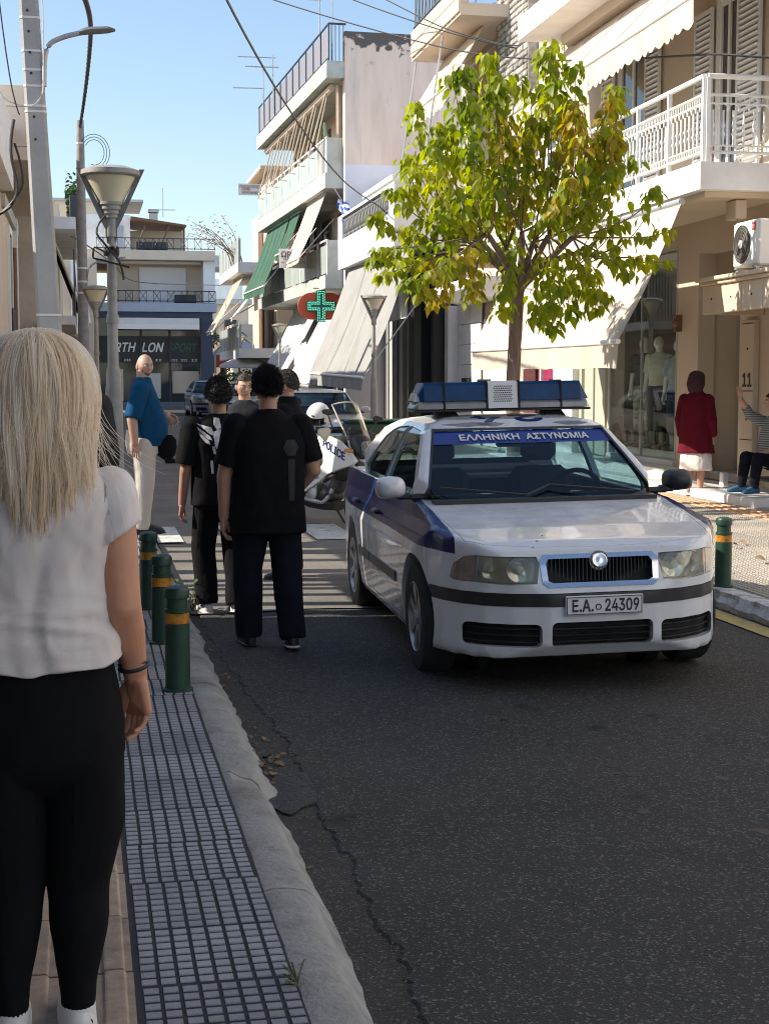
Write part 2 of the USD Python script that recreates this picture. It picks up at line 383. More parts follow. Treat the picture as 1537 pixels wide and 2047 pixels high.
# left kerb: cast concrete in lengths
kerbL = Thing('kerb', None, None, (0.6, 0, 0), kind='structure')
cuts = [1.5, 2.9, 4.35, 5.74, 7.5, 9.2, 11.0, 13.0, 15.0, 17.0, 20.0]
sec = [(0.497, -0.05), (0.497, 0.10), (0.503, 0.128), (0.53, 0.134), (0.58, 0.132), (0.622, 0.122), (0.648, 0.10), (0.664, 0.06), (0.688, 0.022), (0.715, -0.008), (0.72, -0.05)]
for a, b in zip(cuts[:-1], cuts[1:]):
    R = []
    n = max(6, int((b - a) / 0.06)) if b < 12 else 8
    for t in np.linspace(a + 0.006, b - 0.006, n):
        w = 0.011 * (meshkit.noise(np.array([[t * 2.2, 0.0, 0.0]]), 2)[0] - 0.5) * 2 + 0.008 * (meshkit.noise(np.array([[t * 11.0, 0.0, 0.0]]), 6)[0] - 0.5) * 2
        chip = -0.04 * math.exp(-((t - 5.66) / 0.09) ** 2) + 0.03 * math.exp(-((t - 5.9) / 0.16) ** 2)
        R.append([(x + (w + chip) * max(0, (x - 0.56) / 0.12), t, z - (0.04 * math.exp(-((t - 5.7) / 0.07) ** 2) if 0.57 < x < 0.7 else 0)) for x, z in sec])
    m = loft(R)
    kerbL.part('kerb_stone', jitter(m, 0.0035, 30.0, int(a * 7)), M_conc, smooth=28, world=True)
kerbL.part('kerb_stone', loft([[(x, y, z + ground_z(0, y)) for x, z in sec] for y in np.arange(20.02, 61, 4)]), M_conc, world=True)
# right kerb: painted white on top, broken along its foot
kerbR = Thing('kerb', None, None, (4.5, 0, 0), kind='structure')
cr = [2.0, 5.0, 7.0, 8.6, 9.6, 10.6, 12.0, 14.0, 17.0, 20.0]
for a, b in zip(cr[:-1], cr[1:]):
    R = []
    n = max(8, int((b - a) / 0.035)) if 8 < b < 13 else 8
    for t in np.linspace(a + 0.004, b - 0.004, n):
        k = kerb_x(t); w = 0.035 * (meshkit.noise(np.array([[t * 14.0, 0.0, 0.0]]), 12)[0] - 0.5) * 2
        R.append([(k + 0.17, t, -0.05), (k + 0.17, t, 0.126), (k + 0.05, t, 0.135), (k + 0.012 + w * 0.4, t, 0.128), (k + 0.02 + w, t, 0.09), (k - 0.012 + w, t, 0.05), (k + 0.004 + w, t, 0.012), (k, t, -0.05)])
    kerbR.part('kerb_stone', jitter(loft(R), 0.012, 18.0, int(a * 5)), M_concp, smooth=30, world=True)
kerbR.part('kerb_stone', loft([[(kerb_x(y) + x, y, z + ground_z(0, y)) for x, z in ((0.17, -0.05), (0.17, 0.126), (0.0, 0.126), (0.0, -0.05))] for y in np.arange(20.02, 61, 4)]), M_concp, world=True)
single('yellow_line', sheet(lambda y: kerb_x(y) - 0.23, lambda y: kerb_x(y) - 0.06, np.arange(1, 13, 0.5), lambda x, y: 0.009, 2), M_yellow, kind='structure')
zc = Thing('crosswalk', None, None, (2.5, 16.2, 0), kind='structure')
for x0, x1 in ((0.72, 0.98), (1.45, 1.85), (2.35, 2.8), (3.25, 3.65), (4.05, 4.4)):
    zc.part('painted_stripe', sheet(lambda y: x0, lambda y: x1, np.arange(15.3, 17.01, 0.42), lambda x, y: 0.024, 2), M_paint, world=True)

# ---- pavements and their tiles
def pz(x, y):      # right pavement falls a little towards the road
    return 0.128 + 0.022 * max(0.0, x - 4.7) + ground_z(x, y)
M_tileA = [mat(f'grey_tile_{k}', c, 0.62, var=0.42, vscale=330, detail=2, bump=0.25, bscale=160, stain=(0.10, 0.11, 0.13), stain_scale=3.0, stain_amt=0.5)
           for k, c in enumerate([(0.31, 0.31, 0.33), (0.345, 0.345, 0.365), (0.275, 0.275, 0.295)])]
M_tileW = [mat(f'pale_tile_{k}', c, 0.7, var=0.25, vscale=60, detail=3, stain=(0.16, 0.14, 0.12), stain_scale=1.5, stain_amt=0.4)
           for k, c in enumerate([(0.36, 0.33, 0.28), (0.40, 0.36, 0.31), (0.33, 0.30, 0.26)])]
M_guide = [mat(f'guide_tile_{k}', c, 0.75, var=0.22, vscale=22, detail=5, stain=(0.13, 0.105, 0.085), stain_scale=5, stain_amt=0.7, bump=0.2, bscale=60)
           for k, c in enumerate([(0.36, 0.27, 0.19), (0.33, 0.245, 0.175), (0.385, 0.29, 0.205)])]
M_orange = [mat(f'orange_tile_{k}', c, 0.75, var=0.2, vscale=20, stain=(0.2, 0.14, 0.1), stain_scale=4, stain_amt=0.5) for k, c in enumerate([(0.55, 0.33, 0.19), (0.50, 0.30, 0.18)])]
M_joint = mat('pavement_bed', (0.075, 0.072, 0.07), 0.9, var=0.3, vscale=12)

def block_tile(size, nb, gap, h=0.011, base=0.05, gy=None):
    """A tile of nb x nb raised blocks."""
    s = size - 0.006; P = [bx(-s / 2, s / 2, -s / 2, s / 2, -base, -h - 0.002)]
    p = s / nb
    for i in range(nb):
        for j in range(nb):
            cx, cy = -s / 2 + (i + 0.5) * p, -s / 2 + (j + 0.5) * p
            w = (p - gap) / 2; t = w - 0.002; w2 = (p - (gy or gap)) / 2; t2 = w2 - 0.002
            v = [(cx - w, cy - w2, -h), (cx + w, cy - w2, -h), (cx + w, cy + w2, -h), (cx - w, cy + w2, -h), (cx - t, cy - t2, 0), (cx + t, cy - t2, 0), (cx + t, cy + t2, 0), (cx - t, cy + t2, 0)]
            f = [(4, 5, 6), (4, 6, 7)]
            for k in range(4):
                l = (k + 1) % 4; f += [(k, l, l + 4), (k, l + 4, k + 4)]
            P.append(trimesh.Trimesh(v, f, process=False))
    return trimesh.util.concatenate(P)
def rib_tile(size):
    s = size - 0.006; prof = [(-s / 2, -0.009)]
    for k in range(4):
        c = -s / 2 + (k + 0.5) * s / 4
        prof += [(c - 0.030, -0.009), (c - 0.024, -0.001), (c - 0.019, 0.0), (c + 0.019, 0.0), (c + 0.024, -0.001), (c + 0.030, -0.009)]
    prof += [(s / 2, -0.009), (s / 2, -0.05), (-s / 2, -0.05)]
    return from_man(prism(prof, 'y', -s / 2, s / 2))
T_block = block_tile(0.392, 8, 0.0075, gy=0.0135)
T_rib = rib_tile(0.39)
T_far = block_tile(0.40, 8, 0.012, h=0.008)
paveL = Thing('pavement', None, None, (0, 0, 0.1), kind='structure')
paveL.part('bed', sheet(lambda y: -6.0, lambda y: 0.51, np.concatenate([np.arange(-6, 20, 2.0), np.arange(20, 62, 4.0)]), lambda x, y: 0.112 + ground_z(x, y), 3), M_joint, world=True)
paveL.part('joint_fill', sheet(lambda y: -1.1, lambda y: 0.50, np.arange(1.5, 18, 1.5), lambda x, y: 0.1328, 3), mat('joint_dark', (0.032, 0.033, 0.037), 0.95, var=0.3, vscale=15), world=True)  # dark sheet just below the tile tops, shows in the grooves
rg = random.Random(5)
def lay(T, mesh, x, y, z, m, tilt=0.0022, name='tile'):
    q = xf(mesh, (x, y, z + rg.uniform(-0.0007, 0.0007)), rg.uniform(-1, 1) * tilt, rg.uniform(-1, 1) * tilt, rg.uniform(-1, 1) * tilt)
    T.part(name, q, m, world=True)
for k in range(38):
    y = 2.3 + 0.394 * k
    sh = rg.uniform(-0.006, 0.006)
    lay(paveL, T_block, 0.303 + sh, y, 0.136, rg.choice(M_tileA))
    lay(paveL, T_rib, -0.095 + sh * 0.5, y + 0.11, 0.1435, rg.choice(M_guide))
    if k < 26:
        for c in (1, 2):
            lay(paveL, T_block, -0.10 - 0.394 * c, y + 0.05, 0.136, rg.choice(M_tileA))
paveR = Thing('pavement', None, None, (6, 0, 0.1), kind='structure')
paveR.part('bed', sheet(lambda y: kerb_x(y) + 0.17, lambda y: 14.0, np.concatenate([np.arange(-6, 20, 1.0), np.arange(20, 62, 2.0)]), lambda x, y: pz(x, y) - 0.010, 8),
           mat('pale_pavement', (0.36, 0.325, 0.275), 0.75, var=0.2, vscale=5, stain=(0.2, 0.18, 0.16), stain_scale=0.8, stain_amt=0.5), world=True)
tilt = math.atan(0.022)
for i in range(10):
    for j in range(26):
        x, y = 4.92 + 0.404 * i, 8.4 + 0.404 * j
        if y > 13.5 and i < 2: continue
        q = xf(T_far, (0, 0, 0), 0, 0, -tilt); q.apply_translation((x, y, pz(x, y) + 0.001))
        orange = abs(x - (7.35 + 0.0 * y)) < 0.26
        paveR.part('tile', q if not orange else xf(rib_tile(0.40), (x, y, pz(x, y) + 0.003), 0, 0, -tilt), rg.choice(M_orange if orange else M_tileW), world=True)
# ---------------------------------------------------------------- buildings
def plaster(name, c, streak=0.0, **k):
    return mat(name, c, 0.85, var=0.07, vscale=1.6, detail=6, bump=0.12, bscale=60, **k)
M_cream = plaster('cream_plaster', (0.60, 0.50, 0.385))
M_tan = plaster('tan_plaster', (0.57, 0.475, 0.375), stain=(0.42, 0.34, 0.26), stain_scale=0.8, stain_amt=0.45)
M_white = plaster('white_plaster', (0.76, 0.75, 0.73), stain=(0.5, 0.48, 0.45), stain_scale=1.5, stain_amt=0.35)
M_whitep = mat('white_paint', (0.78, 0.78, 0.76), 0.45, var=0.04, vscale=5)
M_shade = mat('shutter_paint', (0.70, 0.70, 0.69), 0.5, var=0.04, vscale=6)
M_canvas = mat('cream_canvas', (0.55, 0.465, 0.365), 0.85, var=0.05, vscale=2.0, sheen=0.2, bump=0.1, bscale=8)
M_canvasB = mat('beige_canvas', (0.57, 0.475, 0.38), 0.85, var=0.06, vscale=2.0, bump=0.1, bscale=8)
M_canvasG = mat('grey_canvas', (0.285, 0.285, 0.275), 0.85, var=0.07, vscale=1.6, stain=(0.18, 0.18, 0.17), stain_scale=1.4, stain_amt=0.4, bump=0.15, bscale=6)
M_canvasW = mat('white_canvas', (0.62, 0.62, 0.61), 0.85, var=0.05, vscale=2.0, bump=0.1, bscale=6)
M_canvasGr = mat('green_canvas', (0.028, 0.095, 0.055), 0.85, var=0.12, vscale=2.5, bump=0.1, bscale=6)
M_metal = mat('grey_metal', (0.45, 0.46, 0.47), 0.45, metal=0.6, var=0.1, vscale=8)
M_dark = mat('dark_metal', (0.035, 0.037, 0.042), 0.5, spec=0.5)
M_black = mat('black_plastic', (0.018, 0.018, 0.02), 0.5)
M_rubber = mat('rubber', (0.02, 0.02, 0.021), 0.75, var=0.2, vscale=20)
M_glassd = mat('dark_window', (0.03, 0.035, 0.038), 0.05, spec=0.8)
M_shopglass = pane('shop_glass', (0.93, 0.97, 0.95), 1.5)
M_inner = mat('shop_interior', (0.40, 0.36, 0.31), 0.8, var=0.1, vscale=1.0)
M_marble = mat('white_marble', (0.68, 0.67, 0.64), 0.35, var=0.1, vscale=2.5, stain=(0.45, 0.43, 0.4), stain_scale=2, stain_amt=0.4)
M_stonec = mat('stone_cladding', (0.30, 0.28, 0.25), 0.9, var=0.4, vscale=9, bump=0.3, bscale=30)
M_green_frame = mat('pale_green_frame', (0.40, 0.42, 0.35), 0.55, var=0.05, vscale=4)
M_wood = mat('brown_wood', (0.16, 0.085, 0.045), 0.6, var=0.25, vscale=10)

def awning(label, top0, top1, bot0, bot1, m, valance=0.3, scallop=False, sag=0.05, arms=True, group=None, seams=0, seed=1, seam_m=None, cat='awning', boxed=False):
    """A roll-down canvas awning: canvas from a top line to a front bar, a hanging valance, a roller tube and two arms."""
    a, b, c, d = [np.array(p, float) for p in (top0, top1, bot0, bot1)]
    T = Thing('awning', label, cat, tuple((a + b) / 2), group=group)
    nrm = np.cross(b - a, c - a); nrm /= np.linalg.norm(nrm)
    if nrm[2] < 0: nrm = -nrm
    def f(u, v):
        P = (a + (b - a) * u[..., None]) * (1 - v[..., None]) + (c + (d - c) * u[..., None]) * v[..., None]
        w = sag * np.sin(np.pi * v) * (0.6 + 0.4 * np.sin(u * 9 + seed)) + 0.012 * np.sin(u * 31 + 2 * np.sin(v * 4)) * v
        return P - nrm * w[..., None]
    T.part('canvas', thick(grid(f, 40, 14), 0.004), m, smooth=60, world=True)
    T.part('roller', tube([a, b], 0.045, 10), M_metal, smooth=60, world=True)
    T.part('front_bar', tube([c, d], 0.032, 10), M_whitep, smooth=60, world=True)
    if valance > 0:
        L = np.linalg.norm(d - c); n = max(6, int(L / 0.12)) * 4
        def fv(u, v):
            P = c + (d - c) * u[..., None]
            k = (1 - 0.16 * (1 - np.abs(np.sin(u * L / 0.24 * np.pi)))) if scallop else (1 - 0.04 * np.abs(np.sin(u * L * 2.2 + seed)))
            w = 0.02 * np.sin(u * L * 7 + seed) * v + 0.018 * np.sin(u * L * 3.1 + 1) * v
            return P + np.array([0, 0, -1.0]) * (0.02 + valance * v * k)[..., None] - np.array([1.0, 0, 0]) * w[..., None]
        T.part('valance', thick(grid(fv, n, 5), 0.003), m, smooth=60, world=True)
    if arms:
        for p, q in ((a, c), (b, d)):
            T.part('arm', tube([p * [1, 1, 0] + [0.25, 0, p[2] * 0.62 + q[2] * 0.38], q], 0.016, 6), M_metal, smooth=60, world=True)
    for k in range(seams):
        t = (k + 1) / (seams + 1)
        T.part('seam', tube([(a + (b - a) * t) * (1 - v) + (c + (d - c) * t) * v + nrm * (0.006 - sag * math.sin(math.pi * v) * (0.6 + 0.4 * math.sin(t * 9 + seed))) for v in np.linspace(0, 1, 9)], 0.007, 5), seam_m or m, world=True)
    return T

def shutter(T, X, y0, y1, z0, z1, m=M_shade, d=0.035, under=None):
    """A louvred shutter leaf lying in the facade plane x = X (outer face), sub-parts: its slats."""
    h = T.holder('shutter')
    w = 0.055
    T.part('frame', [bx(X, X + d, y0, y0 + w, z0, z1), bx(X, X + d, y1 - w, y1, z0, z1), bx(X + 0.001, X + d - 0.001, y0 + w, y1 - w, z0, z0 + 0.09), bx(X + 0.001, X + d - 0.001, y0 + w, y1 - w, z1 - 0.07, z1),
                     bx(X + 0.001, X + d - 0.001, y0 + w, y1 - w, (z0 + z1) / 2 - 0.03, (z0 + z1) / 2 + 0.03)], m, under=h, world=True)
    n = int((z1 - z0 - 0.16) / 0.075)
    for k in range(n):
        z = z0 + 0.10 + (z1 - z0 - 0.18) * (k + 0.5) / n
        s = bx(-0.026, 0.026, y0 + w, y1 - w, -0.005, 0.005); s.apply_transform(trimesh.transformations.rotation_matrix(math.radians(42), (0, 1, 0)))
        T.part('slat', at(s, X + d / 2, 0, z), m, under=h, world=True)

def balusters(T, p0, p1, z0, z1, m, n, r=0.011, arch=False, name='baluster'):
    p0, p1 = np.array(p0, float), np.array(p1, float)
    for k in range(n):
        t = (k + 0.5) / n; p = p0 + (p1 - p0) * t
        g = [tube([(p[0], p[1], z0), (p[0], p[1], z1)], r, 6, False)]
        if arch:
            g += [revolve([(r, z0 + 0.10), (r * 2.0, z0 + 0.14), (r, z0 + 0.18)], 6, (p[0], p[1], 0)), revolve([(r, z1 - 0.22), (r * 2.0, z1 - 0.18), (r, z1 - 0.14)], 6, (p[0], p[1], 0))]
            q = (p1 - p0) / n / 2
            g.append(tube([(p[0] + q[0] * math.cos(a), p[1] + q[1] * math.cos(a), z1 + np.linalg.norm(q) * 1.2 * math.sin(a)) for a in np.linspace(0, math.pi, 7)], r * 0.8, 5, False))
        T.part(name, g, m, smooth=50, world=True)

def wall_with_holes(X0, X1, y0, y1, z0, z1, holes):
    """A wall slab in the street plane with rectangular openings (ya, yb, za, zb)."""
    P = sbox(y0, z0, y1, z1)
    for a, b, c, d in holes: P = P.difference(sbox(a, c, b, d))
    return prism(P, 'x', min(X0, X1), max(X0, X1)) if P.geom_type == 'Polygon' else [from_man(prism(g, 'x', min(X0, X1), max(X0, X1))) for g in P.geoms]

def plain_window(T, X, y0, y1, z0, z1, frame=M_whitep, glass=None, mull=1, d=0.10, name='window'):
    h = T.holder(name); w = 0.06
    fr = [bx(X + 0.02, X + 0.02 + d * 0.6, y0, y0 + w, z0, z1), bx(X + 0.02, X + 0.02 + d * 0.6, y1 - w, y1, z0, z1), bx(X + 0.021, X + 0.019 + d * 0.6, y0 + w, y1 - w, z0, z0 + w), bx(X + 0.021, X + 0.019 + d * 0.6, y0 + w, y1 - w, z1 - w, z1)]
    for k in range(mull):
        y = y0 + (y1 - y0) * (k + 1) / (mull + 1); fr.append(bx(X + 0.022, X + 0.018 + d * 0.6, y - 0.035, y + 0.035, z0 + w, z1 - w))
    T.part('frame', fr, frame, under=h, world=True)
    T.part('pane', bx(X + 0.05, X + 0.058, y0 + 0.02, y1 - 0.02, z0 + 0.02, z1 - 0.02), glass or M_glassd, under=h, world=True)

# ======== A: the corner building with the clothes shop, near right
A = Thing('corner_building', 'tan corner building with a white balcony above a clothes shop', 'building', (8.5, 20, 0))
AX = 8.5
A.part('wall', wall_with_holes(AX, AX + 0.25, 12.0, 29.0, 4.31, 11.0, [(18.85, 19.45, 4.34, 6.75), (22.15, 23.3, 4.34, 6.75), (26, 27.2, 4.34, 6.7), (15.4, 16.6, 4.34, 6.75)]), M_tan, world=True)
A.part('wall', wall_with_holes(AX, AX + 0.25, 12.0, 29.0, 0.2, 3.95, [(20.75, 23.6, 0.42, 3.62), (23.75, 25.0, 0.25, 3.0), (26.3, 28.6, 0.5, 3.0), (18.62, 20.0, 0.3, 3.45), (14.2, 17.6, 0.3, 3.0)]), M_tan, world=True)
A.part('floor_slab', bx(7.32, 15.0, 17.24, 29.0, 3.97, 4.30), M_white, world=True, label='white balcony slab with a sunlit front edge')
A.part('slab_soffit_band', bx(7.45, 8.49, 17.4, 29.0, 3.90, 3.968), M_cream, world=True)
A.part('ceiling', bx(8.76, 15.0, 12.0, 29.0, 3.5, 3.6), M_white, world=True)
A.part('back_wall', bx(12.2, 12.4, 12.0, 29.0, 0.2, 3.5), M_inner, world=True)
A.part('shop_floor', bx(8.7, 12.2, 12.0, 29.0, 0.3, 0.40), M_inner, world=True)
A.part('side_wall', bx(8.76, 15.0, 11.8, 11.99, 0.1, 11.0), M_tan, world=True)
A.part('partition', bx(8.76, 12.2, 20.05, 20.2, 0.4, 3.5), M_cream, world=True)
A.part('partition', bx(8.76, 12.2, 25.2, 25.35, 0.4, 3.5), M_white, world=True)
A.part('upper_slab', bx(7.32, 15.0, 12.5, 25.1, 7.42, 7.80), M_white, world=True)
A.part('upper_soffit_band', bx(7.9, 8.49, 12.6, 24.5, 7.25, 7.418), M_tan, world=True)
A.part('rear_mass', bx(8.76, 15.0, 12.0, 29.0, 4.31, 11.0), M_tan, world=True)
# stone-faced pier: every stone its own piece
rg = random.Random(11)
A.part('stone_pier', bx(8.3, 8.497, 27.75, 29.95, 4.3, 12.2), M_stonec, world=True)
stM = [mat(f'pier_stone_{k}', c, 0.9, var=0.25, vscale=14, bump=0.3, bscale=40) for k, c in enumerate([(0.40, 0.37, 0.33), (0.30, 0.285, 0.26), (0.48, 0.45, 0.40), (0.24, 0.22, 0.20)])]
z = 6.4; nst = 0
while z < 10.2:
    y = 27.77; h = rg.uniform(0.10, 0.15)
    while y < 29.9 and nst < 290:
        w = rg.uniform(0.13, 0.24); w = min(w, 29.93 - y)
        if w > 0.05:
            m = cbx(8.28 - rg.uniform(0, 0.03), 8.31, y + 0.008, y + w - 0.008, z + 0.008, z + h - 0.008, 0.02)
            A.part('stone', m, rg.choice(stM), world=True); nst += 1
        y += w
    z += h
# shop front: sill plinth, glass, door
A.part('plinth', cbx(8.1, 8.49, 20.2, 29.0, 0.16, 0.42, 0.01), M_marble, world=True)
A.part('step', cbx(7.75, 8.09, 19.9, 29.0, 0.14, 0.27, 0.01), M_marble, world=True)
A.part('sill', cbx(8.44, 8.8, 20.75, 23.6, 0.421, 0.50, 0.01), M_marble, world=True)
h = A.holder('shop_window')
A.part('pane', bx(8.50, 8.512, 20.78, 22.2, 0.50, 3.6), M_shopglass, under=h, world=True)
A.part('pane', bx(8.50, 8.512, 22.22, 23.6, 0.50, 3.6), M_shopglass, under=h, world=True)
A.part('frame', [bx(8.49, 8.55, 20.75, 20.79, 0.5, 3.6), bx(8.49, 8.55, 23.57, 23.61, 0.5, 3.6), bx(8.50, 8.54, 22.195, 22.225, 0.5, 3.6)], M_metal, under=h, world=True)
h = A.holder('shop_door')
A.part('frame', [bx(8.46, 8.56, 23.72, 23.84, 0.43, 3.0), bx(8.46, 8.56, 24.92, 25.04, 0.43, 3.0), bx(8.47, 8.55, 23.84, 24.92, 2.88, 3.0), bx(8.47, 8.55, 24.34, 24.42, 0.43, 2.88)], M_green_frame, under=h, world=True)
A.part('leaf', bx(8.50, 8.53, 23.84, 24.34, 0.43, 2.88), M_green_frame, under=h, world=True)
A.part('leaf', bx(8.51, 8.535, 24.42, 24.92, 0.43, 2.88), M_green_frame, under=h, world=True)
A.part('lock', revolve([(0.0, 0), (0.05, 0), (0.05, 0.03), (0.0, 0.03)], 12), M_metal, under=h) if False else None
A.part('pillar', bx(8.35, 8.49, 25.1, 26.2, 0.42, 3.9), M_white, world=True)
h = A.holder('pink_window')
A.part('pane', bx(8.50, 8.512, 26.3, 28.6, 0.5, 3.0), M_shopglass, under=h, world=True)
A.part('display', bx(8.8, 8.85, 26.3, 28.6, 0.5, 2.4), mat('magenta_panel', (0.45, 0.035, 0.12), 0.5, var=0.1), under=h, world=True)
A.part('frame', [bx(8.49, 8.55, 27.4, 27.47, 0.5, 3.0), bx(8.49, 8.55, 26.3, 26.35, 0.5, 3.0)], M_whitep, under=h, world=True)
# entrance recess beside the window
h = A.holder('entrance')
A.part('pane', bx(9.05, 9.062, 18.7, 19.95, 0.4, 3.45), M_shopglass, under=h, world=True)
A.part('frame', [bx(9.03, 9.10, 19.44, 19.52, 0.4, 3.45), bx(9.03, 9.10, 18.66, 18.74, 0.4, 3.45)], M_whitep, under=h, world=True)
A.part('blind', bx(9.5, 9.52, 19.5, 20.0, 0.4, 3.4), mat('grey_blind', (0.22, 0.22, 0.21), 0.8), under=h, world=True)
A.part('shelf', [bx(9.8, 10.3, 18.7, 19.4, z_, z_ + 0.03) for z_ in (0.8, 1.2, 1.6, 2.0)] + [bx(10.3, 10.33, 18.7, 19.4, 0.4, 2.4)], M_black, under=h, world=True)
A.part('number_plate_pilaster', cbx(8.42, 8.499, 18.02, 18.40, 0.3, 2.45, 0.008), M_tan, world=True, label='tan pilaster with the house number 11')
for zz in (2.40, 1.53, 0.9):
    A.part('joint', bx(8.417, 8.4199, 18.03, 18.39, zz, zz + 0.012), M_black, world=True)
A.part('house_number', at(facing(text('11', 0.17, 0.005, True), (1, 0)), 8.4185, 18.2, 1.68), M_black, world=True)
for zz in (2.08, 1.17):
    A.part('bolt', at(trimesh.creation.icosphere(1, 0.015), 8.42, 18.2, zz), M_black, world=True)
A.part('threshold_step', cbx(7.6, 8.6, 16.2, 19.88, 0.14, 0.30, 0.015), M_marble, world=True)
# canopy over the entrance: box panels and a slab on top
h = A.holder('canopy')
A.part('top_slab', cbx(7.60, 8.49, 14.6, 18.02, 2.90, 2.95, 0.01), M_cream, under=h, world=True)
A.part('top_slab', cbx(7.64, 8.49, 14.6, 17.98, 2.85, 2.899, 0.01), M_cream, under=h, world=True)
for k in range(6):
    y1 = 17.95 - 0.575 * k
    A.part('panel', cbx(7.68, 7.74, y1 - 0.565, y1, 2.50, 2.848, 0.006), M_cream, under=h, world=True)
    A.part('bolt', at(trimesh.creation.icosphere(1, 0.014), 7.68, y1 - 0.28, 2.68), M_black, under=h, world=True)
A.part('end_panel', bx(7.745, 8.49, 17.89, 17.95, 2.50, 2.848), M_cream, under=h, world=True)
# wall lamp on the pillar
h = A.holder('wall_lamp')
A.part('bracket', bx(8.40, 8.499, 20.58, 20.66, 2.38, 2.62), M_wood, under=h, world=True)
A.part('shade', at(trimesh.creation.icosphere(2, 0.06), 8.34, 20.42, 2.5), M_wood, smooth=60, under=h, world=True)
# upper windows: door frames, panes and shutters
def balcony_door(y0, y1, lead):
    plain_window(A, AX - 0.02, y0, y1, 4.34, 6.75, M_whitep, M_glassd, 1, name='balcony_door')
    A.part('reveal', [bx(AX - 0.012, AX + 0.2, y0 - 0.09, y0 - 0.001, 4.32, 6.84), bx(AX - 0.012, AX + 0.2, y1 + 0.001, y1 + 0.09, 4.32, 6.84), bx(AX - 0.01, AX + 0.2, y0, y1, 6.752, 6.84)], M_whitep, world=True)
balcony_door(22.15, 23.3, 0); balcony_door(18.85, 19.45, 0); balcony_door(26.0, 27.2, 0); balcony_door(15.4, 16.6, 0)
shutter(A, AX - 0.075, 21.45, 22.05, 4.36, 6.72)
shutter(A, AX - 0.075, 23.42, 24.0, 4.36, 6.72)
shutter(A, AX - 0.075, 19.55, 20.15, 4.36, 6.72)
shutter(A, AX - 0.075, 18.05, 18.75, 4.36, 6.72)
# balcony railing
def railing_A(T, p0, p1, z0, posts, nb):
    p0, p1 = np.array(p0, float), np.array(p1, float)
    seg = np.linalg.norm(p1 - p0)
    T.part('top_rail', tube([(*p0, z0 + 1.02), (*p1, z0 + 1.02)], 0.033, 8), M_whitep, smooth=60, world=True)
    for zz, r in ((0.80, 0.02), (0.70, 0.012), (0.20, 0.012), (0.12, 0.02)):
        T.part('rail', tube([(*p0, z0 + zz), (*p1, z0 + zz)], r, 6), M_whitep, smooth=60, world=True)
    for k in range(posts + 1):
        p = p0 + (p1 - p0) * k / posts
        T.part('post', bx(p[0] - 0.025, p[0] + 0.025, p[1] - 0.025, p[1] + 0.025, z0, z0 + 1.0), M_whitep, world=True)
    balusters(T, p0, p1, z0 + 0.2, z0 + 0.62, M_whitep, nb, 0.012, True)
    # small picket friezes above and below
    for za, zb in ((0.71, 0.79), (0.13, 0.20)):
        fr = [tube([(*(p0 + (p1 - p0) * t), z0 + za), (*(p0 + (p1 - p0) * t), z0 + zb)], 0.006, 4, False) for t in np.linspace(0.004, 0.996, int(seg / 0.055))]
        T.part('frieze', fr, M_whitep, world=True, kind='stuff')
railing_A(A, (7.38, 17.3), (7.38, 25.0), 4.30, 7, 60)
railing_A(A, (7.42, 17.28), (8.48, 17.28), 4.30, 1, 8)
single('junction_box', [cbx(7.9, 8.05, 17.5, 17.8, 3.66, 3.89, 0.01), tube([(7.97, 17.6, 3.66), (7.97, 17.4, 3.5), (8.1, 16.6, 3.6), (8.3, 15.6, 3.75)], 0.01, 5)], M_tan, 'small tan junction box with a wire under the white balcony corner', 'junction box')
awning('big cream shop awning rolled down beside the tree', (7.3, 17.75, 3.88), (7.3, 25.0, 3.88), (6.2, 16.95, 2.13), (6.2, 23.75, 2.16), M_canvas, 0.30, seed=3, sag=0.04, arms=False)
awning('cream awning with a scalloped valance over the white balcony', (8.2, 17.0, 7.36), (8.2, 25.0, 7.36), (7.05, 16.9, 6.16), (7.05, 24.8, 6.10), M_canvasB, 0.36, True, seed=5, sag=0.03, arms=False, seams=4)
awning('cream awning left of the stone pier, top floor', (8.2, 29.8, 9.2), (8.2, 33.2, 9.2), (7.2, 29.7, 7.55), (7.2, 33.0, 7.55), M_canvasB, 0.35, True, seed=8, sag=0.03)
# plinth block and beams of the white storey above the scalloped awning
# ======== A2: tan building behind the tree with a roof terrace
A2 = Thing('terrace_building', 'tan building behind the tree with a stone clad terrace edge and black railing', 'building', (8.5, 31, 0))
A2.part('wall', bx(8.5, 15, 29.0, 33.6, 0.1, 9.0), M_tan, world=True)
A2.part('terrace_slab', bx(7.3, 15, 29.01, 33.4, 8.78, 9.02), M_tan, world=True)
for k in range(12):
    A2.part('parapet_tile', cbx(7.26, 7.299, 29.03 + 0.36 * k, 29.37 + 0.36 * k, 8.84, 9.12, 0.01), M_cream, world=True)
    A2.part('parapet_tile', cbx(7.26, 7.299, 29.03 + 0.36 * k, 29.37 + 0.36 * k, 9.13, 9.40, 0.01), M_cream, world=True)
A2.part('parapet', bx(7.3, 7.45, 29.0, 33.4, 9.021, 9.40), M_tan, world=True)
A2.part('parapet', bx(7.451, 9, 33.25, 33.4, 9.021, 9.40), M_tan, world=True)
A2.part('top_rail', tube([(7.33, 29, 10.25), (7.33, 33.35, 10.25), (9, 33.35, 10.25)], 0.03, 6), M_dark, world=True)
A2.part('rail', tube([(7.33, 29, 9.5), (7.33, 33.35, 9.5), (9, 33.35, 9.5)], 0.02, 6), M_dark, world=True)
for k in range(26):
    y = 29.1 + k * 0.165
    A2.part('baluster', tube([(7.33, y, 9.4), (7.33 , y + 0.03 * (-1) ** k, 9.8), (7.33, y, 10.25)], 0.011, 4), M_dark, world=True)
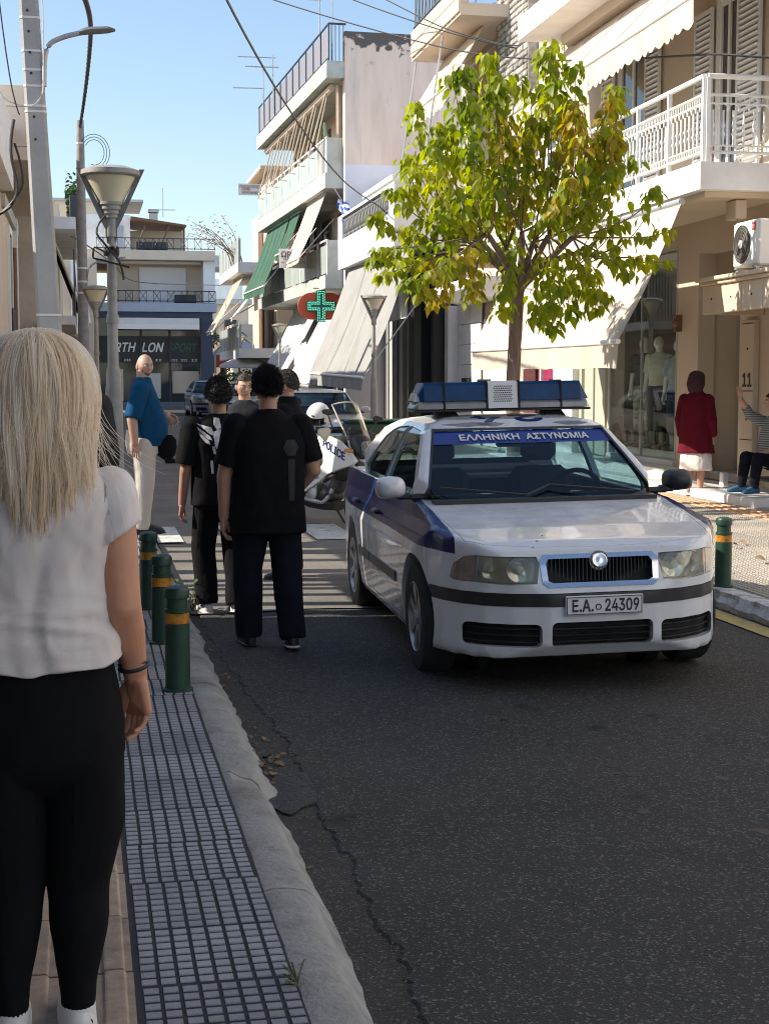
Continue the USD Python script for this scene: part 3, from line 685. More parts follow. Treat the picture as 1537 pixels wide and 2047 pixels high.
for k in range(8):
    x = 7.42 + k * 0.19
    A2.part('baluster', tube([(x, 33.35, 9.4), (x + 0.03 * (-1) ** k, 33.35, 9.8), (x, 33.35, 10.25)], 0.011, 4), M_dark, world=True)
A2.part('terrace_room', bx(9.5, 15, 29.0, 32.0, 9.02, 11.6), M_tan, world=True)
plain_window(A2, 8.47, 30.4, 31.6, 5.2, 7.3)
A2.part('shop_front', bx(8.44, 8.499, 29.2, 31.4, 0.3, 3.0), M_white, world=True)
for k in range(5):
    for j in range(7):
        A2.part('wall_tile', cbx(8.40, 8.439, 31.5 + 0.4 * k, 31.89 + 0.4 * k, 0.25 + 0.45 * j, 0.69 + 0.45 * j, 0.008), M_white, world=True)
A2.part('hood', loft([[(x, y, z) for x, z in ((8.4, 3.35), (7.75, 3.42), (7.6, 3.55), (7.62, 3.72), (7.8, 3.8), (8.4, 3.8))] for y in (29.6, 32.6)]), M_white, smooth=40, world=True, label='rounded white plaster hood over the shop front')
A2.part('letter_box', cbx(8.30, 8.399, 32.3, 32.75, 1.35, 1.75, 0.01), M_black, world=True)
A2.part('sign_board', cbx(8.30, 8.399, 30.6, 31.4, 1.35, 1.72, 0.01), M_black, world=True)
for y, l in ((31.6, 'upper'), (33.0, 'lower')):
    pass
for k, yy in enumerate((30.4, 32.9)):
    single('awning_pole', tube([(7.35, yy + 0.3, 8.75), (7.0, yy + 0.4, 6.2)], 0.022, 6), M_metal, ['long grey awning pole slanting over the stained wall, right one', 'long grey awning pole slanting over the stained wall, left one'][k], 'pole')
# ======== P: low white building with the grey awning (shop with black column)
P = Thing('white_shop_building', 'low white building with a lattice railed balcony above a grey awning', 'building', (8.4, 37, 0))
P.part('wall', bx(8.6, 15, 33.61, 41.0, 3.4, 6.0), M_white, world=True)
P.part('balcony_slab', bx(6.9, 8.59, 33.4, 41.0, 4.72, 4.98), M_white, world=True)
P.part('balcony_front', wall_with_holes(6.9, 7.02, 33.4, 41.0, 4.981, 6.15, [(34.0, 40.4, 5.5, 6.08)]), M_white, world=True)
P.part('balcony_end', bx(7.021, 8.59, 33.4, 33.52, 4.981, 6.15), M_white, world=True)
P.part('lattice_frame', [bx(6.93, 6.99, 34.0, 40.4, 5.5, 5.53), bx(6.93, 6.99, 34.0, 40.4, 6.05, 6.08)], M_dark, world=True)
for k in range(32):
    y = 34.1 + 0.2 * k
    P.part('lattice_scroll', [tube([(6.96, y + 0.09 * math.cos(a), 5.79 + 0.24 * math.sin(a)) for a in np.linspace(0, 2 * math.pi, 9)], 0.014, 4, False), tube([(6.96, y - 0.1, 5.53), (6.96, y + 0.1, 6.05)], 0.012, 4, False)], M_dark, world=True)
P.part('shop_side_pillar', bx(8.2, 8.9, 33.62, 33.95, 0.2, 3.4), M_white, world=True)
P.part('black_column', cbx(7.95, 8.35, 35.3, 36.1, 0.15, 4.7, 0.02), M_black, world=True, label='tall glossy black column')
P.part('black_column', cbx(7.95, 8.3, 34.1, 34.25, 0.15, 4.7, 0.02), M_black, world=True)
h = P.holder('shop_window')
P.part('pane', bx(8.3, 8.31, 34.2, 35.3, 0.4, 4.6), pane('tinted_glass', (0.35, 0.42, 0.38)), under=h, world=True)
P.part('pane', bx(8.3, 8.31, 36.1, 37.6, 0.4, 4.6), M_shopglass, under=h, world=True)
P.part('frame', [bx(8.27, 8.33, 37.2, 37.3, 0.3, 4.6), bx(8.27, 8.33, 38.2, 38.4, 0.3, 4.6)], M_green_frame, under=h, world=True)
P.part('interior', [bx(10.5, 10.6, 33.6, 41, 0.2, 4.7), bx(8.35, 10.5, 33.6, 41, 0.1, 0.2)], mat('dim_interior', (0.12, 0.11, 0.10), 0.8), world=True)
for k, (yy, c) in enumerate(((38.6, (0.5, 0.49, 0.46)), (39.3, (0.2, 0.2, 0.2)), (39.9, (0.55, 0.53, 0.5)), (40.5, (0.24, 0.23, 0.22)))):
    P.part('pilaster', bx(8.2, 8.5, yy, yy + 0.45, 0.15, 3.3), mat(f'pilaster_{k}', c, 0.7), world=True)
P.part('sloped_hood', loft([[(x, y, z) for x, z in ((8.59, 7.3), (7.5, 6.75), (7.5, 6.62), (8.59, 7.0))] for y in (36.6, 40.6)]), M_white, world=True)
P.part('upper_wall', bx(8.9, 15, 36.0, 43.0, 6.0, 7.6), M_white, world=True)
awning('big grey awning over the shop beside the pharmacy cross', (7.1, 32.64, 4.60), (7.1, 40.2, 4.75), (6.0, 32.45, 1.76), (6.0, 40.3, 1.90), M_canvasG, 0.28, seed=2, sag=0.10, seams=2, seam_m=M_canvasG)
# ======== B: three-storey block with the stained side wall (its own frame: x across, y along the street)
M_stainwall = None
def stained():
    n = {"g": ("geometry", {}), "p": ("principled_bsdf", {"roughness": 0.9}), "sx": ("separate_xyz", {}),
         "mp": ("mapping", {"scale": (1.6, 1.6, 0.22)}), "st": ("noise_texture", {"scale": 1.3, "detail": 7.0, "roughness": 0.62}),
         "str": ("rgb_ramp", {"ramp": [(0.35, (0.60, 0.46, 0.38)), (0.55, (0.70, 0.56, 0.475)), (0.72, (0.52, 0.44, 0.39))]}),
         "bl": ("noise_texture", {"scale": 2.1, "detail": 8.0, "roughness": 0.72}), "blr": ("rgb_ramp", {"ramp": [(0.60, (0, 0, 0)), (0.70, (0.9,) * 3)]}),
         "hz": ("map_range", {"from_min": 7.6, "from_max": 11.2, "to_min": 0.0, "to_max": 1.0, "clamp": True}), "hm": ("math", {"math_type": "multiply"}),
         "topn": ("noise_texture", {"scale": 4.0, "detail": 6.0}), "ta": ("math", {"math_type": "multiply_add", "value2": 1.0}), "tr": ("rgb_ramp", {"ramp": [(0.50, (0, 0, 0)), (0.56, (0.95,) * 3)]}),
         "tz": ("map_range", {"from_min": 10.3, "from_max": 11.1, "to_min": -0.22, "to_max": 0.16, "clamp": True}),
         "m1": ("mix_color", {"b": (0.16, 0.14, 0.13)}), "m2": ("mix_color", {"b": (0.07, 0.06, 0.06)})}
    L = [("g.position", "mp.vector"), ("mp.vector", "st.vector"), ("st.fac", "str.fac"), ("g.position", "bl.vector"), ("bl.fac", "blr.fac"),
         ("g.position", "sx.vector"), ("sx.z", "hz.value"), ("hz.result", "hm.value1"), ("blr.color", "hm.value2"), ("str.color", "m1.a"), ("hm.value", "m1.fac"),
         ("g.position", "topn.vector"), ("topn.fac", "ta.value1"), ("sx.z", "tz.value"), ("tz.result", "ta.value3"), ("ta.value", "tr.fac"), ("m1.result", "m2.a"), ("tr.color", "m2.fac"), ("m2.result", "p.base_color")]
    return usdkit.material(stage, '/World/Looks/stained_plaster', n, L, surface="p.BSDF")
M_stainwall = stained()
M_panel = mat('balcony_panel', (0.34, 0.385, 0.36), 0.35, var=0.08, vscale=1.0, stain=(0.36, 0.40, 0.38), stain_scale=0.8, stain_amt=0.4)
M_slab = mat('weathered_slab', (0.46, 0.47, 0.43), 0.85, var=0.08, vscale=1.0, stain=(0.26, 0.27, 0.25), stain_scale=1.6, stain_amt=0.7)
def BT(name, label, loc, rot):
    return Thing(name, label, 'building', loc, rotz=rot)
B = BT('apartment_block', 'three storey apartment block with a stained bare side wall and long balconies', (6.6, 41.0, 0), math.atan2(0.42, 12.8))
LB = 13.0
B.part('side_wall', bx(0.5, 9.0, 0.0, 0.28, 7.6, 11.15), M_stainwall)
B.part('side_wall', bx(0.5, 9.0, 0.001, 0.28, 0.1, 7.599), mat('shade_tinted_white_wall', (0.62, 0.61, 0.66), 0.85, var=0.05, vscale=2))  # cool tint of a white wall in shade put into the colour
B.part('front_wall', bx(1.3, 9.0, 0.281, LB, 4.3, 10.2), M_cream)
B.part('ground_wall', bx(1.3, 9.0, 0.281, LB, 0.1, 4.0), M_white)
B.part('roof_parapet', bx(2.5, 9.0, 0.29, LB, 10.36, 11.1), M_tan)
for zb, zt in ((9.90, 10.35), (6.98, 7.40), (4.25, 4.62)):
    B.part('balcony_slab', bx(0.0, 1.31 if zb < 9 else 9.0, 0.02 if zb > 9 else 0.30, LB, zb, zt), M_slab)
B.part('roof_rail', tube([(0.08, 0.1, 11.35), (0.08, LB, 11.35)], 0.03, 6), M_dark)
B.part('roof_rail', tube([(0.08, 0.1, 11.35), (0.55, 0.1, 11.35)], 0.03, 6), M_dark)
B.part('roof_rail', tube([(0.08, 0.1, 10.45), (0.08, LB, 10.45)], 0.02, 6), M_dark)
for k in range(12):
    B.part('post', tube([(0.08, 0.1 + k * (LB - 0.2) / 11, 10.35), (0.08, 0.1 + k * (LB - 0.2) / 11, 11.35)], 0.022, 5), M_dark)
    if k < 11:
        B.part('rail_panel', bx(0.095, 0.105, 0.16 + k * (LB - 0.2) / 11, 0.04 + (k + 1) * (LB - 0.2) / 11, 10.5, 11.25), mat('smoked_panel', (0.20, 0.19, 0.22), 0.5))
for k in range(4):
    B.part('baluster', tube([(0.15 + 0.11 * k, 0.1, 10.35), (0.15 + 0.11 * k, 0.1, 11.35)], 0.012, 5), M_dark)
for z0 in (7.40, 4.62):
    n = 9
    for k in range(n):
        a, b = 0.35 + k * (LB - 0.4) / n, 0.35 + (k + 1) * (LB - 0.4) / n
        if z0 > 7 and k == 0:
            for j in range(7): B.part('baluster', tube([(0.06, a + 0.1 + 0.18 * j, z0), (0.06, a + 0.1 + 0.18 * j, z0 + 0.9)], 0.012, 5), M_whitep)
        else:
            B.part('front_panel', bx(0.05, 0.065, a + 0.04, b - 0.04, z0 + 0.05, z0 + 0.82), M_panel)
        B.part('post', tube([(0.06, a, z0), (0.06, a, z0 + 0.95)], 0.02, 5), M_whitep)
    B.part('hand_rail', tube([(0.06, 0.33, z0 + 0.95), (0.06, LB, z0 + 0.95)], 0.03, 6), M_whitep)
    B.part('end_panel', bx(0.06, 0.50, 0.31, 0.33, z0, z0 + 0.95), M_slab)
for z0 in (4.62, 7.40):
    for y0 in (1.0, 3.4, 6.0, 8.6, 11.0):
        plainw = B.holder('balcony_door')
        B.part('frame', [bx(1.24, 1.299, y0, y0 + 0.07, z0, z0 + 2.15), bx(1.24, 1.299, y0 + 1.23, y0 + 1.3, z0, z0 + 2.15), bx(1.245, 1.298, y0 + 0.07, y0 + 1.23, z0 + 2.08, z0 + 2.15)], M_wood, under=plainw)
        B.part('pane', bx(1.27, 1.28, y0 + 0.07, y0 + 1.23, z0, z0 + 2.08), M_glassd, under=plainw)
for y0 in (2.6, 5.2):
    B.part('shop_pane', bx(1.27, 1.28, y0, y0 + 2.2, 0.4, 3.4), M_glassd)
# slanting awning arms along the top balcony and the curtain at its end
for k in range(7):
    y = 1.3 + k * 1.6
    B.part('awning_arm', tube([(0.25, y, 9.85), (-0.25, y + 0.25, 7.95), (-0.05, y + 0.25, 7.95)], 0.025, 5), M_canvasB)
    B.part('awning_arm', tube([(0.35, y + 0.3, 9.85), (0.02, y + 0.4, 8.35)], 0.02, 5), M_canvasB)
B.part('rolled_awning', tube([(0.3, 0.8, 9.78), (0.3, LB - 0.3, 9.78)], 0.1, 8), M_canvasB)
B.part('curtain', thick(grid(lambda u, v: np.stack([0.35 + 0.6 * u + 0.04 * np.sin(u * 30), 0.45 + 0.05 * np.cos(u * 25), 7.5 + 2.3 * v], -1), 30, 4), 0.004), M_canvasB, smooth=60)
B.part('laundry', thick(grid(lambda u, v: np.stack([0.0 + 0.4 * u, 0.5 + 1.3 * u + 0.05 * np.sin(v * 9), 8.3 + 0.45 * v + 0.1 * np.sin(u * 5)], -1), 12, 6), 0.004), mat('mint_cloth', (0.35, 0.6, 0.48), 0.9), smooth=60)
# canvases on the middle floor (world frame points along the balcony)
def bp(x, y, z):
    c, s = math.cos(B.rotz), math.sin(B.rotz); return (6.6 + x * c - y * s, 41.0 + x * s + y * c, z)
awning('long dark green awning let down from the middle balcony', bp(0.25, 7.6, 6.95), bp(0.25, 12.3, 6.95), bp(-0.62, 7.4, 4.75), bp(-0.62, 12.2, 4.75), M_canvasGr, 0.22, True, seed=4, sag=0.06, seams=4, seam_m=mat('green_seam', (0.07, 0.15, 0.10), 0.8))
awning('short dark green awning half rolled up next to the beige striped one', bp(0.25, 5.6, 6.95), bp(0.25, 7.4, 6.95), bp(-0.25, 5.5, 5.7), bp(-0.25, 7.4, 5.7), M_canvasGr, 0.15, True, seed=6, sag=0.05, seams=2, seam_m=mat('green_seam', (0.07, 0.15, 0.10), 0.8))
awning('beige striped awning above the white clinic sign', bp(0.2, 1.3, 6.95), bp(0.2, 4.0, 6.95), bp(-0.55, 1.3, 5.15), bp(-0.55, 3.9, 5.15), M_canvasB, 0.12, seed=7, sag=0.03, seams=4, seam_m=M_canvas)
awning('white shop awning with letters, directly left of the grey awning', bp(0.9, 1.6, 3.75), bp(0.9, 5.2, 3.85), bp(-0.25, 1.6, 1.62), bp(-0.25, 5.4, 1.70), M_canvasW, 0.22, seed=9, sag=0.05)
awning('white shop awning farther along, left of the lettered one', bp(0.9, 5.9, 4.0), bp(0.9, 10.6, 4.1), bp(-0.25, 6.0, 1.85), bp(-0.25, 10.8, 1.95), M_canvasW, 0.2, seed=10, sag=0.05)
single('awning_letters', xf(text('OPTIKA', 0.28, 0.004, True), bp(-0.31, 3.3, 2.1), 0, 0) if False else trimesh.creation.icosphere(1, 0.001), M_black) if False else None
# pharmacy sign: green cross of lamps on an orange oval
ph = Thing('pharmacy_sign', 'green pharmacy cross on an orange oval hanging over the street', 'sign', (6.6, 42.2, 3.8))
ov = sbox(-0.30, -0.36, 0.30, 0.36).buffer(0.001)
ov = Polygon([(-0.26 + 0.38 * math.cos(a), 0.38 * math.sin(a)) for a in np.linspace(math.pi / 2, 3 * math.pi / 2, 16)] + [(0.26 + 0.38 * math.cos(a), 0.38 * math.sin(a)) for a in np.linspace(-math.pi / 2, math.pi / 2, 16)])
ph.part('oval', prism(ov, 'y', 0.0, 0.12), mat('orange_red_plastic', (0.62, 0.085, 0.03), 0.35, var=0.05))
cross = [(-0.13, -0.44), (0.13, -0.44), (0.13, -0.14), (0.40, -0.14), (0.40, 0.14), (0.13, 0.14), (0.13, 0.44), (-0.13, 0.44), (-0.13, 0.14), (-0.40, 0.14), (-0.40, -0.14), (-0.13, -0.14)]
ph.part('cross', prism(cross, 'y', -0.08, -0.001), mat('green_sign', (0.012, 0.14, 0.10), 0.4))
led = []
Pc = Polygon(cross)
for off in (0.035, 0.085):
    ring = Pc.buffer(-off, join_style=2).exterior
    for k in range(int(ring.length / 0.045)):
        p = ring.interpolate(k * 0.045); led.append(bx(p.x - 0.011, p.x + 0.011, -0.09, -0.081, p.y - 0.011, p.y + 0.011))
ph.part('lamps', led, mat('green_lamps', (0.15, 0.6, 0.42), 0.4, emis=((0.2, 0.9, 0.6), 0.5)), kind='stuff')
ph.part('bracket', tube([(0.2, 0.06, 0.5), (-0.2, 0.06, 0.5), (0.9, 0.06, 0.52)], 0.025, 6), M_metal)
# clinic sign
cs = Thing('clinic_sign', 'white clinic sign with a red cross on the middle balcony', 'sign', bp(-0.35, 3.4, 5.3))
M_signw = mat('sign_white', (0.72, 0.70, 0.68), 0.4); M_signr = mat('sign_red', (0.6, 0.08, 0.06), 0.5)
cs.part('board', bx(-0.42, 0.42, 0, 0.06, -0.28, 0.28), M_signw)
def lettering(T, t, h, x, z, m, y=-0.006, width=None, bold=True):
    q = facing(text(t, h, 0.004, bold, width=width), (0, 1)); q.apply_translation((x, y, z)); T.part('lettering', q, m)
lettering(cs, 'ΩΡΛ', 0.16, -0.14, 0.12, mat('sign_brown', (0.08, 0.05, 0.05), 0.5))
lettering(cs, 'ΙΑΤΡΕΙΟ', 0.075, -0.10, -0.015, mat('sign_brown', (0.08, 0.05, 0.05), 0.5), bold=False)
lettering(cs, 'ΜΙΧΑΗΛ ΙΩΑΝΝΗΣ', 0.05, 0.0, -0.12, mat('sign_grey', (0.3, 0.28, 0.28), 0.5), bold=False, width=0.72)
cs.part('red_cross', [bx(0.24, 0.30, -0.01, -0.001, 0.03, 0.23), bx(0.17, 0.239, -0.01, -0.001, 0.10, 0.16), bx(0.301, 0.37, -0.01, -0.001, 0.10, 0.16)], M_signr)
cs.part('arm', tube([(0.4, 0.03, 0.0), (0.6, 0.03, 0.0)], 0.02, 6), M_metal)
# Greek flag on the corner of B
fl = Thing('flag', 'blue and white striped flag hanging from a slanted pole', 'flag', (6.75, 40.4, 5.6))
def flagf(u, v): return np.stack([0.0 + 0.40 * u + 0.16 * v + 0.04 * np.sin(v * 10), 0.1 * np.sin(u * 6 + v * 3), 1.15 - 0.75 * v - 0.42 * u + 0.03 * np.sin(u * 11)], -1)
M_fblue = mat('flag_blue', (0.03, 0.09, 0.42), 0.8); M_fwhite = mat('flag_white', (0.75, 0.77, 0.8), 0.8)
for k in range(9):
    a, b = k / 9, (k + 1) / 9
    if k < 5:
        fl.part('stripe', thick(grid(lambda u, v: flagf(0.38 + 0.62 * u, a + (b - a) * v), 10, 4), 0.004), M_fblue if k % 2 == 0 else M_fwhite, smooth=60)
    else:
        fl.part('stripe', thick(grid(lambda u, v: flagf(u, a + (b - a) * v), 14, 4), 0.004), M_fblue if k % 2 == 0 else M_fwhite, smooth=60)
fl.part('canton', thick(grid(lambda u, v: flagf(0.38 * u, 5 / 9 * v), 8, 8), 0.004), M_fblue, smooth=60)
fl.part('canton_cross', [thick(grid(lambda u, v: flagf(0.38 * u, 5 / 9 * (0.4 + 0.2 * v)) - np.array([0, 0.008, 0]), 8, 3), 0.003), thick(grid(lambda u, v: flagf(0.38 * (0.4 + 0.2 * u), 5 / 9 * v) - np.array([0, 0.008, 0]), 3, 8), 0.003)], M_fwhite)
fl.part('pole', tube([(-0.05, 0.0, 1.25), (0.75, 0.3, 0.1)], 0.018, 6), M_metal)
# ======== C: farther block with a roof box, sign and striped awning
C = BT('far_apartment_block', 'cream building with a roof box beyond the long balconies', (5.75, 54.7, 0), 0.0)
C.part('wall', bx(1.2, 9, 0, 8, 0.2, 8.3), M_cream)
C.part('roof_box', bx(1.0, 6, 0.3, 4.0, 8.31, 9.3), M_cream)
C.part('roof_box_lid', cbx(0.6, 6.2, 0.1, 4.3, 9.301, 9.5, 0.04), M_cream)
for z0 in (6.0, 2.9):
    C.part('balcony_slab', bx(-0.2, 1.19, 0.05, 7.8, z0 - 0.35, z0), M_white)
    C.part('balcony_front', bx(-0.18, -0.1, 0.06, 7.8, z0 + 0.01, z0 + 0.85), M_panel)
    for k in range(7): C.part('post', bx(-0.2, -0.16, 0.1 + k * 1.25, 0.18 + k * 1.25, z0 + 0.01, z0 + 0.95), M_whitep)
    h = C.holder('window')
    for yy in (1.0, 4.0): C.part('pane', bx(1.15, 1.199, yy, yy + 1.4, z0 + 0.1, z0 + 2.1), M_wood, under=h)
C.part('shop_front', bx(1.1, 1.199, 0.5, 7.5, 0.6, 2.3), M_glassd)
def cp(x, y, z):
    return (5.75 + x, 54.7 + y, z)
awning('pale striped awning on the far cream building', cp(0.1, 1.0, 5.6), cp(0.1, 4.6, 5.6), cp(-1.0, 1.0, 3.55), cp(-1.0, 4.6, 3.6), M_canvas, 0.1, seed=12, seams=6, seam_m=M_canvasB)
awning('small white awning on the lowest far balcony', cp(0.3, 0.2, 4.9), cp(0.3, 1.6, 4.9), cp(-0.4, 0.2, 4.0), cp(-0.4, 1.6, 4.0), M_canvasW, 0.12, True, seed=13)
ps = Thing('doctor_sign', 'small white sign with red and grey lines high on the cream building', 'sign', cp(0.2, -0.3, 8.55))
ps.part('board', bx(-0.42, 0.42, 0, 0.06, -0.2, 0.2), M_signw)
lettering(ps, 'ΠΑΙΔΙΑΤΡΟΣ', 0.1, 0, 0.1, mat('sign_grey', (0.3, 0.28, 0.28), 0.5), width=0.7)
lettering(ps, 'ΙΑΤΡΕΙΟ', 0.07, -0.12, 0.0, M_signr, width=0.3)
lettering(ps, 'ΧΑΡΗΣ ΜΗΛΑΣ', 0.09, 0, -0.11, mat('sign_grey', (0.3, 0.28, 0.28), 0.5), width=0.6)
single('umbrella_canopy', loft([ell(cp(0.2, 1.5, z_), r_, r_, 18) for z_, r_ in ((2.2, 1.0), (2.32, 0.97), (2.5, 0.55), (2.58, 0.05))]), M_canvasW, 'white rounded canopy over the far pavement', 'canopy', smooth=40)
# bougainvillea on the roof terrace
bo = Thing('climbing_plant', 'thin bare climber with pink flowers on the far balcony', 'plant', cp(-0.1, 2.0, 6.0))
rg = random.Random(21); fl_ = []; lf_ = []
for k in range(9):
    a = rg.uniform(-0.6, 0.9); pts = [np.array([rg.uniform(-0.3, 0.3), rg.uniform(-0.5, 0.5), 0])]
    d = np.array([-0.35 * rg.random() - 0.1, 0.3 * a, 1.0])
    for j in range(7):
        d = d + np.array([rg.uniform(-0.35, 0.15), rg.uniform(-0.3, 0.3), rg.uniform(-0.25, 0.1)]); d /= np.linalg.norm(d)
        pts.append(pts[-1] + d * 0.33)
    bo.part('stem', tube(pts, np.linspace(0.022, 0.006, len(pts)), 4), mat('twig', (0.20, 0.15, 0.12), 0.9))
    for p in pts[3:]:
        for q in range(5):
            c = p + np.array([rg.gauss(0, 0.13), rg.gauss(0, 0.13), rg.gauss(0, 0.13)])
            (fl_ if rg.random() < 0.4 else lf_).append(xf(trimesh.Trimesh([(-.04, 0, 0), (0, -.03, 0.01), (.05, 0, 0), (0, .03, .01)], [(0, 1, 2), (0, 2, 3)], process=False), c, rg.uniform(0, 6), rg.uniform(-1, 1), rg.uniform(-1, 1)))
bo.part('flowers', fl_, mat('pink_flower', (0.55, 0.12, 0.20), 0.7), kind='stuff')
bo.part('leaves', lf_, mat('dry_leaf', (0.25, 0.24, 0.12), 0.7), kind='stuff')
# ======== D: the sports shop closing the street
D = BT('sports_shop_building', 'cream house with blue beams and dark sports shop closing the street', (1.3, 72.0, 0.4), 0.0)
M_blue = mat('blue_grey_paint', (0.035, 0.05, 0.085), 0.5, var=0.05); M_blue2 = mat('pale_blue_paint', (0.33, 0.38, 0.47), 0.6, var=0.05)
D.part('upper_wall', bx(0, 4.9, 1.2, 9, 5.0, 7.0), M_cream)
D.part('corner_pier', bx(4.35, 4.9, 0.0, 1.19, 5.02, 7.0), M_white)
D.part('fascia', bx(-0.6, 4.95, -0.3, 1.3, 4.58, 4.99), M_blue2)
D.part('beam', bx(-0.6, 4.75, -0.2, 1.3, 4.30, 4.579), M_blue)
D.part('column', bx(4.2, 4.75, -0.2, 0.4, 0.0, 4.299), M_blue)
D.part('awning_box', bx(-0.1, 4.1, -0.45, 0.0, 3.95, 4.28), M_canvasW)
D.part('awning_valance', bx(-0.1, 4.1, -0.5, -0.46, 3.75, 3.98), M_signw)
D.part('reflecting_pane', bx(-0.6, 4.19, 0.3, 0.32, 0.3, 4.28), M_glassd)
D.part('sign_band', bx(-0.6, 4.19, 0.2, 0.299, 2.2, 3.45), mat('sign_band', (0.02, 0.024, 0.028), 0.35))
for x in (-0.1, 1.35, 2.7): D.part('mullion', bx(x, x + 0.1, 0.12, 0.199, 0.2, 4.0), M_dark)
M_ltr = mat('shop_letters', (0.75, 0.76, 0.76), 0.5); M_ltg = mat('shop_letters_green', (0.03, 0.12, 0.075), 0.5)
def slant(t, h, x, z, m, w):
    q = text(t, h, 0.02, True, width=w); v = np.array(q.vertices); v[:, 0] += 0.22 * v[:, 1]; q.vertices = v
    q = facing(q, (0, 1)); q.apply_translation((x, 0.195, z)); D.part('shop_lettering', q, m)
slant('RTH', 0.42, 0.66, 2.92, M_ltr, 0.92); slant('LON', 0.42, 1.95, 2.92, M_ltr, 0.95); slant('O', 0.42, 0.0, 2.92, M_ltg, 0.28); slant('SPORT', 0.38, 3.35, 2.92, M_ltg, 1.35)
rg = random.Random(4)
for k, x in enumerate((0.15, 0.75, 1.55, 2.2, 2.95, 3.4, 3.9)):
    D.part('small_mark', facing(at(text(('—', '•—', '▲', '—•', '~', 'III', '———')[k] if False else 'I' * (2 + k % 3), 0.10, 0.01, False, width=0.3), x, 0, 0), (0, 1)).apply_translation((0, 0.195, 2.32)), M_ltr)
for x0, x1, z0, z1, c in ((0.05, 0.55, 0.4, 1.9, (0.55, 0.5, 0.42)), (1.6, 2.3, 0.5, 1.7, (0.5, 0.5, 0.48)), (2.85, 4.1, 0.75, 1.8, (0.5, 0.43, 0.34)), (0.9, 1.3, 0.3, 1.5, (0.1, 0.1, 0.1))):
    D.part('display_board', bx(x0, x1, 0.22, 0.29, z0, z1), mat(f'display_{int(x0*100)}', c, 0.7))
D.part('low_wall', bx(-0.6, 6.5, -0.6, -0.2, -0.3, 0.35), mat('dark_blue_wall', (0.10, 0.11, 0.14), 0.7))
# first-floor and roof-terrace railings with crossed bars
def cross_rail(z0, x0, x1, y, h=0.55):
    for zz in (z0 + h, z0 + 0.08): D.part('rail', tube([(x0, y, zz), (x1, y, zz)], 0.022, 5), M_dark)
    n = int((x1 - x0) / 0.32)
    for k in range(n + 1):
        x = x0 + (x1 - x0) * k / n
        D.part('post', tube([(x, y, z0), (x, y, z0 + h)], 0.012, 4), M_dark)
        if k < n and k % 2 == 0:
            xb = x0 + (x1 - x0) * (k + 1) / n
            D.part('cross_bar', [tube([(x, y, z0 + 0.08), (xb, y, z0 + h)], 0.012, 4), tube([(x, y, z0 + h), (xb, y, z0 + 0.08)], 0.012, 4)], M_dark)
cross_rail(5.0, -0.6, 4.9, -0.22); cross_rail(7.45, -0.6, 4.9, -0.15, 0.55)
D.part('shutter_blind', bx(1.4, 3.6, 1.12, 1.199, 5.0, 6.75), M_signw)
D.part('soffit_awning', bx(-0.5, 4.3, 0.4, 1.1, 6.86, 6.98), M_canvasW)
D.part('terrace_band', bx(-1.6, 4.9, -0.25, 9, 7.0, 7.44), M_cream)
D.part('terrace_end', bx(4.91, 5.45, 0.4, 4, 6.75, 7.3), M_white)
D.part('roof_room', bx(-1.2, 1.0, 1.2, 6, 7.45, 9.2), M_white)
D.part('roof_room', bx(-2.5, 0.3, 3.0, 8, 7.45, 10.0), M_cream)
D.part('roof_cap', bx(-2.7, 1.7, 2.8, 8, 10.0, 10.12), M_metal)
D.part('terrace_door', bx(0.0, 0.65, 1.15, 1.199, 7.5, 8.7), M_blue2)
D.part('pergola_roof', loft([[(x, y, z) for x, z in ((1.0, 9.05), (3.6, 8.7), (3.6, 8.62), (1.0, 8.9))] for y in (0.3, 5.0)]), M_wood)
for x in (1.2, 2.3, 3.5): D.part('pergola_post', tube([(x, 0.5, 7.45), (x + (0.5 if x < 3 else 0), 0.5, 8.65)], 0.04, 5), M_wood)
D.part('pergola_wall', bx(1.01, 3.6, 2.5, 2.6, 7.45, 8.6), M_tan)
D.part('chimney', [bx(2.0, 2.4, 3.0, 3.4, 8.9, 9.5), bx(1.95, 2.45, 2.95, 3.45, 9.55, 9.7)], M_slab)
D.part('planter', cbx(1.2, 2.7, -0.1, 0.2, 7.45, 7.85, 0.03), M_dark); D.part('planter', cbx(3.0, 4.0, -0.05, 0.25, 5.0, 5.4, 0.03), M_dark)
D.part('side_wing', bx(-3.2, -0.61, -0.8, 8, 0.0, 7.0), M_cream)
D.part('side_wing_front', bx(-3.0, -1.0, -1.2, -0.81, 0.0, 4.0), M_white)
D.part('curved_gable', loft([[(-1.8 + 0.9 * t, -0.9, 7.0 - 3.0 * t * t) if k == 0 else (-1.8 + 0.9 * t, -0.82, 7.0 - 3.0 * t * t) for t in np.linspace(0, 1, 8)] + [(-1.8, -0.9 if k == 0 else -0.82, 4.0)] for k in (0, 1)]), M_white)
